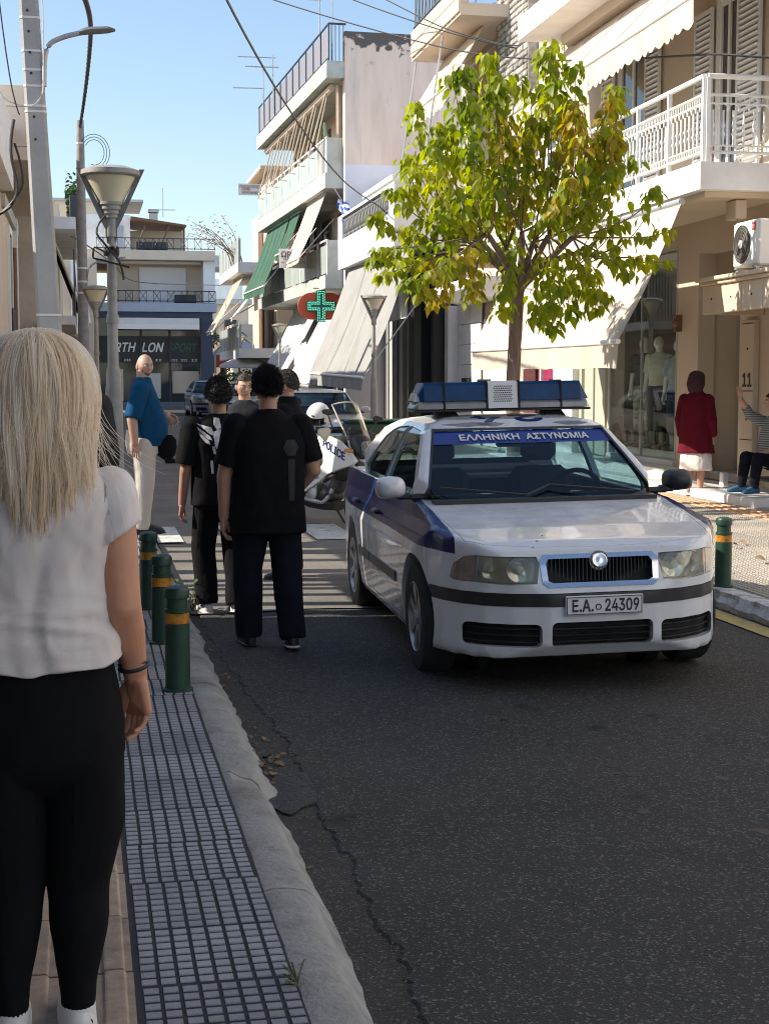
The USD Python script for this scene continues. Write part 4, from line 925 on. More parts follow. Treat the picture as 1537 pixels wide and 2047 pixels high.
# ======== left side: mostly outside the frame
L0 = Thing('unseen_left_building', 'unseen brown building on the left, out of view, throwing shade on the road', 'building', (-3, 2, 0))
L0.part('wall', bx(-14, -2.6, -16, 11.05, 0, 9.6), mat('dull_brown_plaster', (0.16, 0.14, 0.12), 0.85, var=0.1, vscale=1.5), world=True)  # out of view; dark wall shades the road and returns little light
for k, y in enumerate((11.2, 12.05, 12.6, 13.3, 14.1, 14.9)):
    pass
R0 = Thing('added_right_block', 'added block on the right out of view, limits sky and bounces light', 'building', (9, 0, 0))
R0.part('wall', bx(8.9, 15, -16, 10.5, 0, 13), plaster('pale_grey_plaster', (0.48, 0.475, 0.475)), world=True)  # added out of view to cover sky and bounce light into the street
L1 = Thing('unseen_left_block', 'unseen low block with columns on the left, placed to shade the road', 'building', (-2, 18, 0))
L1.part('wall', bx(-9, -1.6, 16.9, 22, 0.1, 3.9), M_white, world=True)  # out of view, shades the road beyond the light gap
for y, wd in ((11.45, 0.16), (11.95, 0.12), (12.3, 0.12), (12.8, 0.16), (13.35, 0.26), (14.2, 0.18), (15.0, 0.16), (15.5, 0.12)):
    L1.part('column', bx(-2.1, -1.95, y, y + wd, 0.1, 3.4), M_white, world=True)  # unseen posts that cast shade stripes across the road
L1.part('beam', bx(-2.12, -1.93, 13.31, 16.9, 3.4, 3.65), M_white, world=True)
L1.part('fascia', bx(-2.12, -1.93, 11.06, 13.3, 3.12, 4.3), M_white, world=True)  # added slab out of view, keeps sun off the police car side
F = Thing('left_house', 'beige house with a deep eave at the left edge of the street', 'building', (-2, 30, 0))
F.part('wall', bx(-10, -1.5, 22.0, 36.5, 0.1, 5.3), M_cream, world=True)
F.part('eave', bx(-10, -0.95, 30.0, 38.8, 6.16, 6.9), M_tan, world=True)
F.part('eave_soffit', bx(-10, -0.7, 30.0, 40.0, 5.9, 6.15), M_tan, world=True)
F.part('parapet', bx(-10, -1.0, 30.0, 39.5, 6.91, 7.3), M_cream, world=True)
F.part('roof_edge', bx(-10, -1.25, 24.0, 29.99, 5.31, 6.5), M_white, world=True)
F.part('pilaster', bx(-1.499, -1.40, 34.9, 35.3, 0.1, 5.3), M_white, world=True)
F.part('down_pipe', tube([(-1.44, 34.3, 0.2), (-1.44, 34.3, 4.6)], 0.05, 8), M_wood, world=True)
F.part('window_frame', [bx(-1.499, -1.44, 32.2, 32.35, 1.0, 4.9), bx(-1.499, -1.44, 33.4, 33.55, 1.0, 4.9), bx(-1.499, -1.441, 32.35, 33.4, 4.75, 4.9)], M_whitep, world=True)
F.part('window_pane', bx(-1.499, -1.46, 32.35, 33.4, 1.0, 4.75), M_glassd, world=True)
for k in range(5): F.part('window_bar', tube([(-1.42, 32.4 + 0.22 * k, 1.0), (-1.42, 32.4 + 0.22 * k, 3.2)], 0.02, 5), M_dark, world=True)
F.part('plaster_band', bx(-1.499, -1.42, 30.2, 36.4, 5.05, 5.29), M_slab, world=True)
G_ = Thing('left_apartments', 'worn beige apartments with slanting awnings behind the concrete pole', 'building', (-2, 45, 0))
G_.part('wall', bx(-10, -1.1, 40.2, 58.0, 0.1, 7.2), plaster('worn_plaster', (0.50, 0.42, 0.35), stain=(0.30, 0.26, 0.23), stain_scale=0.7, stain_amt=0.6), world=True)
G_.part('side_wall', bx(-10, -0.8, 58.01, 66.0, 0.1, 8.3), M_cream, world=True)
G_.part('balcony_slab', bx(-1.09, -0.15, 46.0, 57.5, 6.2, 6.55), M_white, world=True)
G_.part('balcony_slab', bx(-1.09, -0.2, 44.0, 57.5, 3.3, 3.55), M_white, world=True)
G_.part('balcony_front', bx(-0.3, -0.2, 48.0, 57.4, 3.56, 4.4), M_cream, world=True)
for k in range(4):
    y = 46.5 + k * 2.8
    h = G_.holder('window')
    G_.part('frame', [bx(-1.099, -1.03, y, y + 0.1, 3.6, 5.9), bx(-1.099, -1.03, y + 1.2, y + 1.3, 3.6, 5.9)], M_whitep, under=h, world=True)
    G_.part('pane', bx(-1.099, -1.06, y + 0.1, y + 1.2, 3.6, 5.8), M_glassd, under=h, world=True)
G_.part('rail', [tube([(-0.2, 44, 5.0), (-0.2, 57, 5.0)], 0.02, 5)] , M_dark, world=True)
for k in range(9): G_.part('window_bar', tube([(-0.2, 42.5 + 0.25 * k, 3.55), (-0.2, 42.5 + 0.25 * k, 5.3)], 0.02, 5), M_dark, world=True)
G_.part('roof_tiles', loft([[(x, y, z) for x, z in ((-1.09, 3.2), (-0.1, 2.75), (-0.1, 2.62), (-1.09, 3.0))] for y in (38, 46)]), mat('roof_tile', (0.30, 0.15, 0.10), 0.85, var=0.25, vscale=8), world=True)
G_.part('awning_blind', thick(grid(lambda u, v: np.stack([-0.9 + 0.9 * v, 47 + 9 * u, 6.1 - 2.4 * v], -1), 6, 4), 0.01), mat('brown_canvas', (0.17, 0.11, 0.075), 0.9, var=0.1), world=True)
for k in range(4): G_.part('awning_arm', tube([(-0.9, 47 + 3 * k, 6.2), (0.15, 47 + 3 * k, 3.4)], 0.04, 5), M_canvas, world=True)
G_.part('lower_box', bx(-0.9, 0.0, 52.0, 57.6, 1.9, 3.29), M_tan, world=True)
pb = Thing('planter_box', 'dark balcony planter with green shrub high on the left', 'planter', (-0.25, 50, 6.55))
pb.part('box', cbx(-0.1, 0.25, -0.6, 7.0, 0.01, 1.05, 0.03), M_dark)
rg = random.Random(31)
pb.part('foliage', [xf(trimesh.Trimesh([(-.09, 0, 0), (0, -.06, .02), (.1, 0, 0), (0, .06, .02)], [(0, 1, 2), (0, 2, 3)], process=False), (rg.uniform(-.2, .3), rg.uniform(-.6, 7), 1.05 + abs(rg.gauss(0, .25))), rg.uniform(0, 6), rg.uniform(-1, 1), rg.uniform(-1, 1)) for _ in range(700)], mat('shrub_leaf', (0.06, 0.12, 0.03), 0.6, var=0.3, vscale=6), kind='stuff')
# small buildings, tent, hedge and palm in the gap at the end of the street
gp = Thing('gap_house', 'pale houses seen through the gap at the street end', 'building', (8, 92, 0))
gp.part('wall', bx(6.4, 9.5, 88, 95, 0, 6.2), M_cream, world=True); gp.part('wall', bx(7.1, 10, 96, 105, 0, 8.2), M_white, world=True)
gp.part('wall', bx(8.2, 12, 84, 87.9, 0, 4.9), M_canvasB, world=True)
gp.part('roof', bx(6.2, 9.7, 87.8, 95.2, 6.2, 6.5), M_slab, world=True)
for z0 in (2.2, 4.2):
    for x in (6.9, 8.1): gp.part('window', bx(x, x + 0.7, 87.95, 87.999, z0, z0 + 1.1), M_glassd, world=True)
tn = Thing('market_tent', 'red tent with a white roof at the end of the street', 'tent', (7.3, 74, 0.4))
tn.part('roof', loft([[(x, y, z) for x, y in ((-1.0, 0), (1.4, 0), (1.4, 3), (-1.0, 3))] if s == 0 else [(0.2 + 0.9 * (x - 0.2) * 0.05, 1.5, z)] * 4 if False else [(0.2 + (x - 0.2) * 0.5, 1.5 + (y - 1.5) * 0.3, z) for x, y in ((-1.0, 0), (1.4, 0), (1.4, 3), (-1.0, 3))] for s, z in ((0, 2.6), (1, 3.25))]), M_canvasW)
tn.part('wall_cloth', bx(-0.9, 1.3, 0.05, 0.1, 2.0, 2.598), mat('red_canvas', (0.42, 0.06, 0.03), 0.85))
for x in (-0.95, 1.35): tn.part('pole', tube([(x, 0.05, 0), (x, 0.05, 2.6)], 0.03, 5), M_metal)
def leaf_cloud(n, cx, cy, cz, sx, sy, sz, size, rg):
    out = []
    for _ in range(n):
        d = np.array([rg.gauss(0, 1), rg.gauss(0, 1), rg.gauss(0, 1)]); d /= np.linalg.norm(d) + 1e-9; r = rg.random() ** 0.4
        q = trimesh.Trimesh(np.array([(-1, 0, 0), (0, -.55, .15), (1, 0, 0), (0, .55, .15)]) * size * rg.uniform(0.6, 1.3), [(0, 1, 2), (0, 2, 3)], process=False)
        out.append(xf(q, (cx + d[0] * sx * r, cy + d[1] * sy * r, cz + d[2] * sz * r), rg.uniform(0, 6), rg.uniform(-1.2, 1.2), rg.uniform(-1.2, 1.2)))
    return trimesh.util.concatenate(out)
M_leafd = mat('hedge_leaf', (0.09, 0.11, 0.035), 0.6, var=0.5, vscale=3)
rg = random.Random(41)
single('hedge', trimesh.util.concatenate([leaf_cloud(420, 6.9 + k * 0.8, 73 + 0.4 * (k % 2), 1.5, 0.75, 0.6, 0.85, 0.10, rg) for k in range(4)]), M_leafd, 'yellowing hedge of shrubs under the red tent', 'hedge', kind='stuff')
pl = Thing('palm', 'low dark green palm beside the blue column', 'palm', (6.9, 76, 0.4))
pl.part('trunk', tube([(0, 0, 0), (0.05, 0, 3.4)], [0.2, 0.14], 8), M_wood)
for k in range(16):
    a = k * 2.4; e = 0.9 - 0.07 * k
    pts = [(math.cos(a) * r_ * math.cos(e), math.sin(a) * r_ * math.cos(e), 3.4 + r_ * math.sin(e) - 0.35 * r_ * r_) for r_ in np.linspace(0, 1.6, 8)]
    fr = []
    for i_ in range(1, 8):
        p = np.array(pts[i_]); t_ = p - np.array(pts[i_ - 1]); t_ /= np.linalg.norm(t_); s_ = np.cross(t_, (0, 0, 1.0)); s_ /= np.linalg.norm(s_) + 1e-6
        for sg in (-1, 1): fr.append(trimesh.Trimesh([p, p + t_ * 0.15, p + sg * s_ * 0.4 * (1 - i_ / 10) + t_ * 0.3 - np.array([0, 0, 0.12])], [(0, 1, 2)], process=False))
    pl.part('frond', fr + [tube(pts, 0.015, 4)], mat('palm_leaf', (0.05, 0.085, 0.035), 0.55, var=0.2))
# ---------------------------------------------------------------- poles, lamps, bollards, cables, tree
M_post = mat('lamp_post_paint', (0.30, 0.30, 0.28), 0.5, var=0.12, vscale=10, stain=(0.18, 0.17, 0.15), stain_scale=6, stain_amt=0.5)
M_diff = mat('lamp_diffuser', (0.62, 0.58, 0.42), 0.45, var=0.06, vscale=6)
M_lamparm = mat('lamp_arm_metal', (0.16, 0.155, 0.15), 0.5, var=0.25, vscale=12)
def street_lamp():
    T = Thing('street_lamp', 'near grey street lamp with funnel lantern and black cable ties, left pavement', 'street lamp', (0.235, 12.2, 0.13), group='funnel shaped street lamps')
    T.part('post', revolve([(0.072, 0), (0.075, 0.9), (0.07, 1.40), (0.058, 1.50), (0.058, 1.58), (0.043, 1.66), (0.036, 2.55), (0.036, 2.85)], 16), M_post, smooth=40)
    T.part('base_flange', revolve([(0.14, 0), (0.14, 0.03), (0.08, 0.05)], 16), M_post, smooth=30)
    T.part('collar', revolve([(0.046, 1.98), (0.050, 2.0), (0.050, 2.03), (0.046, 2.05)], 14), M_post, smooth=40)
    T.part('socket', revolve([(0.05, 2.66), (0.05, 2.80), (0.062, 2.81), (0.062, 2.83), (0.072, 2.84), (0.072, 2.865), (0.085, 2.875), (0.085, 2.90), (0.098, 2.91), (0.098, 2.93)], 20), M_post, smooth=25)
    T.part('diffuser', revolve([(0.095, 2.931), (0.20, 3.13), (0.0, 3.13)], 28), M_diff, smooth=50)
    T.part('lid', revolve([(0.215, 3.125), (0.235, 3.14), (0.232, 3.175), (0.15, 3.205), (0.0, 3.218)], 28), M_post, smooth=50)
    for s in (-1, 1):
        q = [(s * 0.042, 0, 2.62), (s * 0.045, 0, 2.72), (s * 0.085, 0, 2.80), (s * 0.265, 0, 3.19), (s * 0.225, 0, 3.19), (s * 0.07, 0, 2.86), (s * 0.03, 0, 2.76)]
        T.part('arm', prism([(a[0], a[2]) for a in q], 'y', -0.035, 0.035), M_lamparm)
    return T
lamp0 = street_lamp()
gl = 'funnel shaped street lamps'
copy_of(lamp0, 'street_lamp', 'second street lamp on the left pavement, farther off between concrete pole and near lamp', 'street lamp', (0.24, 27.3, 0.15), group=gl)
copy_of(lamp0, 'street_lamp', 'street lamp standing in front of the big grey awning', 'street lamp', (5.62, 29.2, 0.16), group=gl)
copy_of(lamp0, 'street_lamp', 'street lamp in front of the white lettered awning', 'street lamp', (6.05, 47.0, 0.28), group=gl)
copy_of(lamp0, 'street_lamp', 'farthest street lamp, below the red tent roof', 'street lamp', (6.35, 62.5, 0.38), group=gl)
single('cable_tie', [tube([(0.235 + 0.055 * math.cos(a), 12.2 + 0.055 * math.sin(a), 2.66 + 0.02 * math.sin(3 * a) + 0.012 * k) for a in np.linspace(0, 6.28, 14)], 0.008, 5) for k in range(4)]
       + [tube(smooth_path([(0.19, 12.13, 2.95), (0.12, 12.12, 2.82), (0.19, 12.12, 2.72), (0.30, 12.12, 2.58), (0.325, 12.12, 2.45)], 12), 0.009, 5), tube(smooth_path([(0.19, 12.13, 2.66), (0.10, 12.1, 2.70), (0.09, 12.1, 2.62), (0.17, 12.12, 2.60), (0.37, 12.12, 2.55)], 14), 0.008, 5)],
       M_black, 'knot of black cable ties round the near lamp post', 'cable')
# concrete pole with a lamp arm
M_cpole = mat('pole_concrete', (0.38, 0.38, 0.375), 0.8, var=0.1, vscale=2.5, stain=(0.26, 0.25, 0.24), stain_scale=1.2, stain_amt=0.5, bump=0.25, bscale=30)
cp1 = Thing('concrete_pole', 'thick tapering concrete utility pole with white bands and a lamp arm', 'utility pole', (-0.26, 17.0, 0.1))
def oct_ring(c, a, ch): return np.array([(c[0] + x, c[1] + y, c[2]) for x, y in ((-a, -a + ch), (-a + ch, -a), (a - ch, -a), (a, -a + ch), (a, a - ch), (a - ch, a), (-a + ch, a), (-a, a - ch))])
cp1.part('shaft', loft([oct_ring((-0.044 * z_, 0, z_), 0.145 - 0.0075 * z_, 0.03) for z_ in (0, 2, 4, 6, 8, 9.5)]), M_cpole)
for z_ in (5.45, 5.10, 4.90, 4.73, 4.52, 4.46, 2.28):
    cp1.part('band', loft([oct_ring((-0.044 * z_, 0, z_ + d_), 0.149 - 0.0075 * z_, 0.03) for d_ in (-0.012, 0.012)]), mat('white_band', (0.7, 0.7, 0.68), 0.7))
for z_ in (5.52, 5.3, 5.08, 4.86, 4.4, 4.16):
    cp1.part('bolt_hole', at(trimesh.creation.cylinder(0.014, 0.01, sections=8).apply_transform(trimesh.transformations.rotation_matrix(math.pi / 2, (1, 0, 0))), -0.044 * z_ - 0.02, -(0.146 - 0.0075 * z_), z_), M_black)
cp1.part('lamp_arm', tube(smooth_path([(-0.10, -0.12, 4.72), (-0.09, -0.12, 5.0), (-0.04, -0.13, 5.16), (0.1, -0.15, 5.24), (0.36, -0.2, 5.30)], 16), 0.028, 8), M_metal, smooth=60)
cp1.part('lamp_head', loft([ell((x, -0.2, z_), h_, w_, 10, 'yz') for x, z_, w_, h_ in ((0.28, 5.29, 0.03, 0.04), (0.36, 5.31, 0.04, 0.07), (0.58, 5.33, 0.035, 0.08), (0.66, 5.33, 0.012, 0.04))]), mat('lamp_head_grey', (0.15, 0.16, 0.17), 0.5), smooth=50)
cp1.part('drop_cable', tube(smooth_path([(-0.12, -0.14, 6.5), (-0.10, -0.14, 5.3), (-0.11, -0.14, 4.7), (-0.26, -0.14, 4.5), (-0.5, -0.2, 4.55), (-0.85, -0.2, 5.6)], 24), 0.008, 5), M_canvasW, world=False)
single('cable_bundle', [tube(smooth_path([(-0.68, 16.8, 4.45), (-0.72, 16.8, 4.1), (-0.66, 16.8, 3.75), (-0.72, 16.8, 3.55), (-1.1, 16.9, 3.35)], 14), 0.018, 6), tube(smooth_path([(-0.68, 16.8, 4.2), (-0.6, 16.8, 3.8), (-0.7, 16.8, 3.6), (-1.1, 16.9, 3.25)], 12), 0.014, 6),
                        tube(smooth_path([(-0.95, 16.8, 8.0), (-0.80, 16.8, 5.6), (-0.68, 16.8, 4.7), (-0.62, 16.8, 4.5)], 14), 0.008, 5)], M_black, 'black cable bundle hanging left of the concrete pole', 'cable')
cp2 = Thing('utility_pole', 'thin round utility pole with looped cables, behind the near lamp', 'utility pole', (0.02, 34.6, 0.2))
cp2.part('shaft', revolve([(0.15, 0), (0.12, 3), (0.085, 7.2), (0.085, 7.25)], 14), mat('weathered_pole', (0.27, 0.255, 0.25), 0.85, var=0.25, vscale=6), smooth=50)
for z_ in (6.75, 4.0, 3.7, 3.45): cp2.part('band', at(revolve([(0.125 - 0.005 * z_, -0.02), (0.16 - 0.010 * z_, -0.02), (0.16 - 0.010 * z_, 0.02), (0.12 - 0.005 * z_, 0.02)], 12), 0, 0, z_), mat('white_band', (0.7, 0.7, 0.68), 0.7))
cp2.part('lamp_arm', tube(smooth_path([(0.1, -0.05, 3.4), (0.14, -0.05, 3.95), (0.35, -0.05, 4.15), (0.95, -0.05, 4.25)], 12), 0.025, 6), M_metal)
for k in range(3):
    cp2.part('cable_loop', tube([(0.30 + (0.22 + 0.06 * k) * math.cos(a), -0.08, 6.55 + (0.28 + 0.06 * k) * math.sin(a)) for a in np.linspace(2.6, -1.9, 14)], 0.008, 4), mat('old_cable', (0.12, 0.13, 0.15), 0.7))
def cable(name, label, pts, r, sag=0.0, twisted=False):
    P = smooth_path(pts, 40)
    t = np.linspace(0, 1, len(P)); P[:, 2] -= sag * np.sin(np.pi * t)
    g = [tube(P, r, 5)]
    if twisted:
        P = smooth_path(pts, 160); a = np.arange(160) * 0.9
        g = [tube(P + r * 0.9 * np.stack([np.cos(a + f), np.sin(a + f), 0 * a], 1), r * 0.8, 5) for f in (0, 2.1, 4.2)]
    single(name, g, M_black, label, 'cable')
cable('overhead_cable', 'overhead cable sloping from the top left sky down towards the flag', [(0.8, 14.2, 6.4), (2.7, 21.9, 6.0), (5.6, 31.8, 5.8), (7.7, 37.2, 5.85), (8.6, 39, 6.0)], 0.016)
cable('overhead_cable', 'lowest overhead cable crossing behind the tree top to the white balcony', [(1.0, 36.0, 11.6), (4.4, 32.6, 9.7), (6.93, 27.7, 7.8), (7.6, 23.8, 6.85), (7.35, 17.1, 5.53), (8.1, 15.9, 5.3), (8.45, 14.5, 5.3)], 0.014)
cable('overhead_cable', 'middle overhead cable ending at the stone faced pier', [(4.2, 35.0, 11.3), (5.48, 33.6, 10.3), (7.4, 29.5, 8.5), (8.28, 28.4, 8.05)], 0.014)
cable('overhead_cable', 'topmost overhead cable ending at the stone faced pier', [(4.7, 34.2, 11.0), (5.96, 32.5, 10.1), (7.4, 29.7, 8.6), (8.29, 28.3, 8.08)], 0.013)
cable('overhead_cable', 'twisted black cable running up from the thin utility pole', [(0.02, 34.5, 7.3), (0.18, 21.97, 6.5), (0.02, 17.0, 6.0), (-0.3, 14, 5.9)], 0.022, twisted=True)
cable('overhead_cable', 'thin cable sagging across the front of the sports shop house', [(-0.2, 34.6, 4.9), (0.77, 40.7, 4.95), (1.48, 48.2, 5.0), (5.4, 60.1, 5.5)], 0.016, 0.15)
# rooftop aerials
def aerial(label, x, y, z0, z1, arms, group=None):
    T = Thing('aerial', label, 'aerial', (x, y, z0))
    T.part('mast', tube([(0, 0, 0), (0, 0, z1 - z0)], 0.02, 5), M_metal)
    for zz, a, b in arms:
        h = zz - z0
        T.part('boom', tube([(a, 0, h), (b, 0.1, h + 0.03)], 0.018, 5), M_metal)
        T.part('element', [tube([(a + (b - a) * t, -0.18, h + 0.02), (a + (b - a) * t, 0.18, h + 0.02)], 0.007, 3) for t in np.linspace(0.05, 0.95, 8)], M_metal)
aerial('tall mast with one long boom on the roof behind the black railing', 6.8, 43.5, 10.4, 12.6, [(12.55, -1.05, 0.05)])
aerial('bare tall mast right of the one with the long boom', 7.0, 42.5, 10.4, 14.0, [])
aerial('roof aerial with two booms at the far end of the long building', 6.2, 49.5, 10.4, 12.25, [(12.15, -1.15, 0.1), (11.85, -0.9, 0.2)])
aerial('roof aerial with a slanting boom at the far end of the long building', 6.0, 50.5, 10.3, 12.1, [(11.35, -1.0, 0.05), (12.05, -0.3, 0.3)])
aerial('small aerial beside the chimney of the sports shop house', 3.9, 74, 9.6, 11.0, [(9.95, -0.7, 0.6)])
# bollards
M_bol = mat('bollard_green', (0.012, 0.048, 0.028), 0.42, var=0.2, vscale=14, stain=(0.05, 0.06, 0.05), stain_scale=25, stain_amt=0.4)
M_band = mat('bollard_band', (0.52, 0.22, 0.02), 0.35, var=0.12, vscale=20, stain=(0.06, 0.04, 0.02), stain_scale=30, stain_amt=0.8)
bol = Thing('bollard', 'nearest green bollard with an orange band on the left kerb', 'bollard', (0.43, 7.33, 0.13), group='green bollards with orange bands')
bol.part('post', revolve([(0.075, 0), (0.075, 0.015), (0.061, 0.02), (0.061, 0.335), (0.056, 0.338), (0.056, 0.392), (0.061, 0.394), (0.061, 0.41), (0.051, 0.413), (0.051, 0.462), (0.061, 0.465), (0.061, 0.50), (0.054, 0.514), (0.03, 0.524), (0.0, 0.527)], 24), M_bol, smooth=30)
bol.part('reflective_band', revolve([(0.0562, 0.339), (0.0585, 0.341), (0.0585, 0.389), (0.0562, 0.391)], 24), M_band, smooth=30)
gb = 'green bollards with orange bands'
copy_of(bol, 'bollard', 'second green bollard on the left kerb, behind the nearest', 'bollard', (0.425, 8.7, 0.13), 1.0, gb)
copy_of(bol, 'bollard', 'third green bollard on the left kerb, half behind the woman in white', 'bollard', (0.405, 10.05, 0.13), 2.2, gb)
copy_of(bol, 'bollard', 'green bollard on the right kerb beside the police car', 'bollard', (4.63, 10.35, 0.128), 0.6, gb)
gp_ = Thing('green_bin', 'dark green street bin with orange bands behind the police motorcycle', 'bin', (4.55, 22.0, 0.0))
gp_.part('body', cbx(-0.75, 0.75, -0.3, 0.3, 0.05, 1.06, 0.03), M_bol)
gp_.part('band', bx(-0.755, 0.755, -0.305, -0.301, 0.30, 0.36), M_band); gp_.part('band', bx(-0.755, 0.2, -0.305, -0.301, 0.52, 0.60), mat('pale_band', (0.6, 0.48, 0.34), 0.5))
gp_.part('lid', cbx(-0.78, 0.78, -0.33, 0.33, 1.061, 1.10, 0.015), M_bol)
# ---------------------------------------------------------------- the tree
M_bark = mat('bark', (0.20, 0.14, 0.11), 0.9, var=0.35, vscale=9, detail=6, stretch=(3, 3, 0.5), bump=0.8, bscale=22)
def leafmat(name, stops, trans):
    if name in _mats: return _mats[name]
    n = {"g": ("geometry", {}), "r": ("rgb_ramp", {"ramp": stops, "interpolate": True}), "p": ("principled_bsdf", {"roughness": 0.45, "specular_ior_level": 0.4}),
         "t": ("translucent_bsdf", {}), "m": ("mix_closure", {"fac": trans}), "h": ("hsv", {"value": 1.5, "saturation": 1.1}),
         "ns": ("noise_texture", {"scale": 1.6, "detail": 2.0}), "ad": ("math", {"math_type": "multiply_add", "value2": 1.1, "value3": -0.42}), "ad2": ("math", {"math_type": "add", "use_clamp": True}), "rm": ("math", {"math_type": "multiply", "value2": 1.0})}
    L = [("g.random_per_island", "rm.value1"), ("g.position", "ns.vector"), ("ns.fac", "ad.value1"), ("ad.value", "ad2.value1"), ("rm.value", "ad2.value2"), ("ad2.value", "r.fac"),
         ("r.color", "p.base_color"), ("r.color", "h.color"), ("h.color", "t.color"), ("p.BSDF", "m.closure1"), ("t.BSDF", "m.closure2")]
    _mats[name] = usdkit.material(stage, '/World/Looks/' + name, n, L, surface="m.closure"); return _mats[name]
M_leaf = leafmat('tree_leaf', [(0.0, (0.16, 0.22, 0.014)), (0.25, (0.30, 0.33, 0.02)), (0.55, (0.48, 0.44, 0.025)), (0.82, (0.60, 0.47, 0.028)), (0.95, (0.58, 0.30, 0.02)), (1.0, (0.42, 0.17, 0.015))], 0.55)
M_leafo = leafmat('tree_leaf_orange', [(0.0, (0.22, 0.22, 0.02)), (0.4, (0.46, 0.30, 0.02)), (0.75, (0.46, 0.20, 0.015)), (1.0, (0.25, 0.09, 0.02))], 0.42)
def leaf_mesh(L, W, curl):
    pts = []; prof = [(0, 0.0), (0.12, 0.62), (0.35, 1.0), (0.62, 0.78), (0.85, 0.36), (1, 0)]
    P = []
    for t, w in prof: P += [(-w * W / 2, t * L, 0.10 * w * W - curl * t * t * L), (0, t * L, -curl * t * t * L), (w * W / 2, t * L, 0.10 * w * W - curl * t * t * L)]
    F = []
    for i in range(len(prof) - 1):
        for j in (0, 1):
            a = i * 3 + j; F += [(a, a + 1, a + 4), (a, a + 4, a + 3)]
    return np.array(P), np.array(F)
rgt = random.Random(77)
tree = Thing('street_tree', 'pruned street tree with drooping lime and orange autumn leaves', 'tree', (4.90, 16.87, 0.13))
def wob(z, a): return a * math.sin(z * 3.1 + a * 40)
tp = [(0.0, 0.0, 0.0), (0.01, 0.0, 0.6), (-0.01, 0.01, 1.3), (0.015, 0.0, 2.0), (0.03, 0.0, 2.45), (0.07, 0.0, 2.72)]
tree.part('trunk', jitter(tube(smooth_path(tp, 30), np.interp(np.linspace(0, 1, 30), [0, 0.08, 0.5, 0.85, 1], [0.115, 0.088, 0.078, 0.08, 0.10]), 14), 0.012, 9.0, 3), M_bark, smooth=60)
limbs = []
for k in range(9):
    a = k * 2 * math.pi / 9 + 0.3; r_ = rgt.uniform(0.4, 0.8)
    e = (0.07 + r_ * math.cos(a), r_ * 0.9 * math.sin(a), 2.72 + rgt.uniform(0.22, 0.5))
    pts = smooth_path([(0.06, 0, 2.60), (0.07 + 0.4 * r_ * math.cos(a), 0.4 * r_ * math.sin(a), 2.72 + 0.12), e], 8)
    tree.part('limb', tube(pts, np.linspace(0.055, 0.03, 8), 8), M_bark, smooth=60); limbs.append(np.array(e))
shoots = []
def shoot(base, tip, r=0.011, bend=0.1):
    base, tip = np.array(base, float), np.array(tip, float)
    mid = (base + tip) / 2 + np.array([(tip - base)[0] * 0.18, (tip - base)[1] * 0.18, -0.05 * np.linalg.norm(tip - base)]) + np.array([rgt.uniform(-bend, bend), rgt.uniform(-bend, bend), 0])
    P = smooth_path([base, mid, tip], 12); shoots.append(P)
    tree.part('branch', tube(P, np.linspace(r, r * 0.35, 12), 5), M_bark)
    return P
tips = []
# the upright shoots (x offset, top height above the base), with the two tall peaks and the left shoulder
for x, z in [(-1.45, 3.75), (-1.25, 4.25), (-1.0, 4.45), (-1.55, 3.2), (-0.75, 4.3), (-0.95, 4.95), (-0.7, 5.05), (-0.55, 4.7), (-0.4, 5.25), (-0.25, 5.0), (-0.1, 4.6), (0.05, 5.0), (0.15, 4.5), (0.3, 5.1), (0.42, 5.42), (0.5, 4.8), (0.65, 5.15), (0.75, 4.6), (0.9, 4.95), (1.0, 4.4), (1.08, 4.7), (0.85, 3.9), (-1.15, 3.5), (-0.5, 3.9), (0.2, 3.8), (0.6, 4.0), (-0.2, 4.0), (-0.85, 3.8)]:
    for rep in range(2):
        y = rgt.gauss(0, 0.62); b = min(limbs, key=lambda q: (q[0] - x * 0.5) ** 2 + (q[1] - y * 0.5) ** 2)
        zz = z + 0.06 - (0.30 * abs(y)) - rep * rgt.uniform(0.1, 0.5)
        tips.append((shoot(b, (x + rgt.uniform(-0.1, 0.1), y, zz)), 1.0))
for x, y, z in [(1.75, -0.3, 3.3), (1.55, -0.1, 3.0), (1.9, 0.2, 2.95), (1.35, 0.3, 3.15), (1.25, -0.4, 2.75), (1.2, 0.1, 3.5), (1.6, -0.35, 3.75), (1.15, -0.2, 4.0), (-1.5, 0.2, 2.75), (-1.2, -0.35, 2.5), (-0.9, 0.1, 2.4), (-0.6, -0.5, 2.45), (-1.62, -0.2, 3.0), (0.9, -0.4, 2.5), (0.55, 0.5, 2.35), (-1.0, 0.6, 2.9), (0.7, -0.6, 2.7), (1.0, 0.5, 2.6), (-0.3, -0.6, 2.5), (0.3, -0.7, 2.55), (-0.35, 0.6, 2.55), (0.5, 0.1, 2.15), (-0.8, -0.6, 2.8), (0.15, -0.4, 2.2), (-0.25, -0.3, 2.3), (0.75, 0.2, 2.3), (0.4, -0.5, 2.35), (0.95, -0.1, 2.35), (1.1, 0.3, 2.55)]:
    b = min(limbs, key=lambda q: (q[0] - x * 0.6) ** 2 + (q[1] - y * 0.6) ** 2)
    tips.append((shoot(b, (x, y, z), 0.012, 0.05), 0.62 if x > 1.1 else 1.0))
for x, z in [(1.3, 4.6), (1.45, 4.3), (1.62, 3.9), (1.2, 4.9)]:
    tips.append((shoot((0.6, -0.2, 2.8), (x, rgt.uniform(-0.3, 0.3), z - 0.13), 0.008), 0.22))
leaves = []
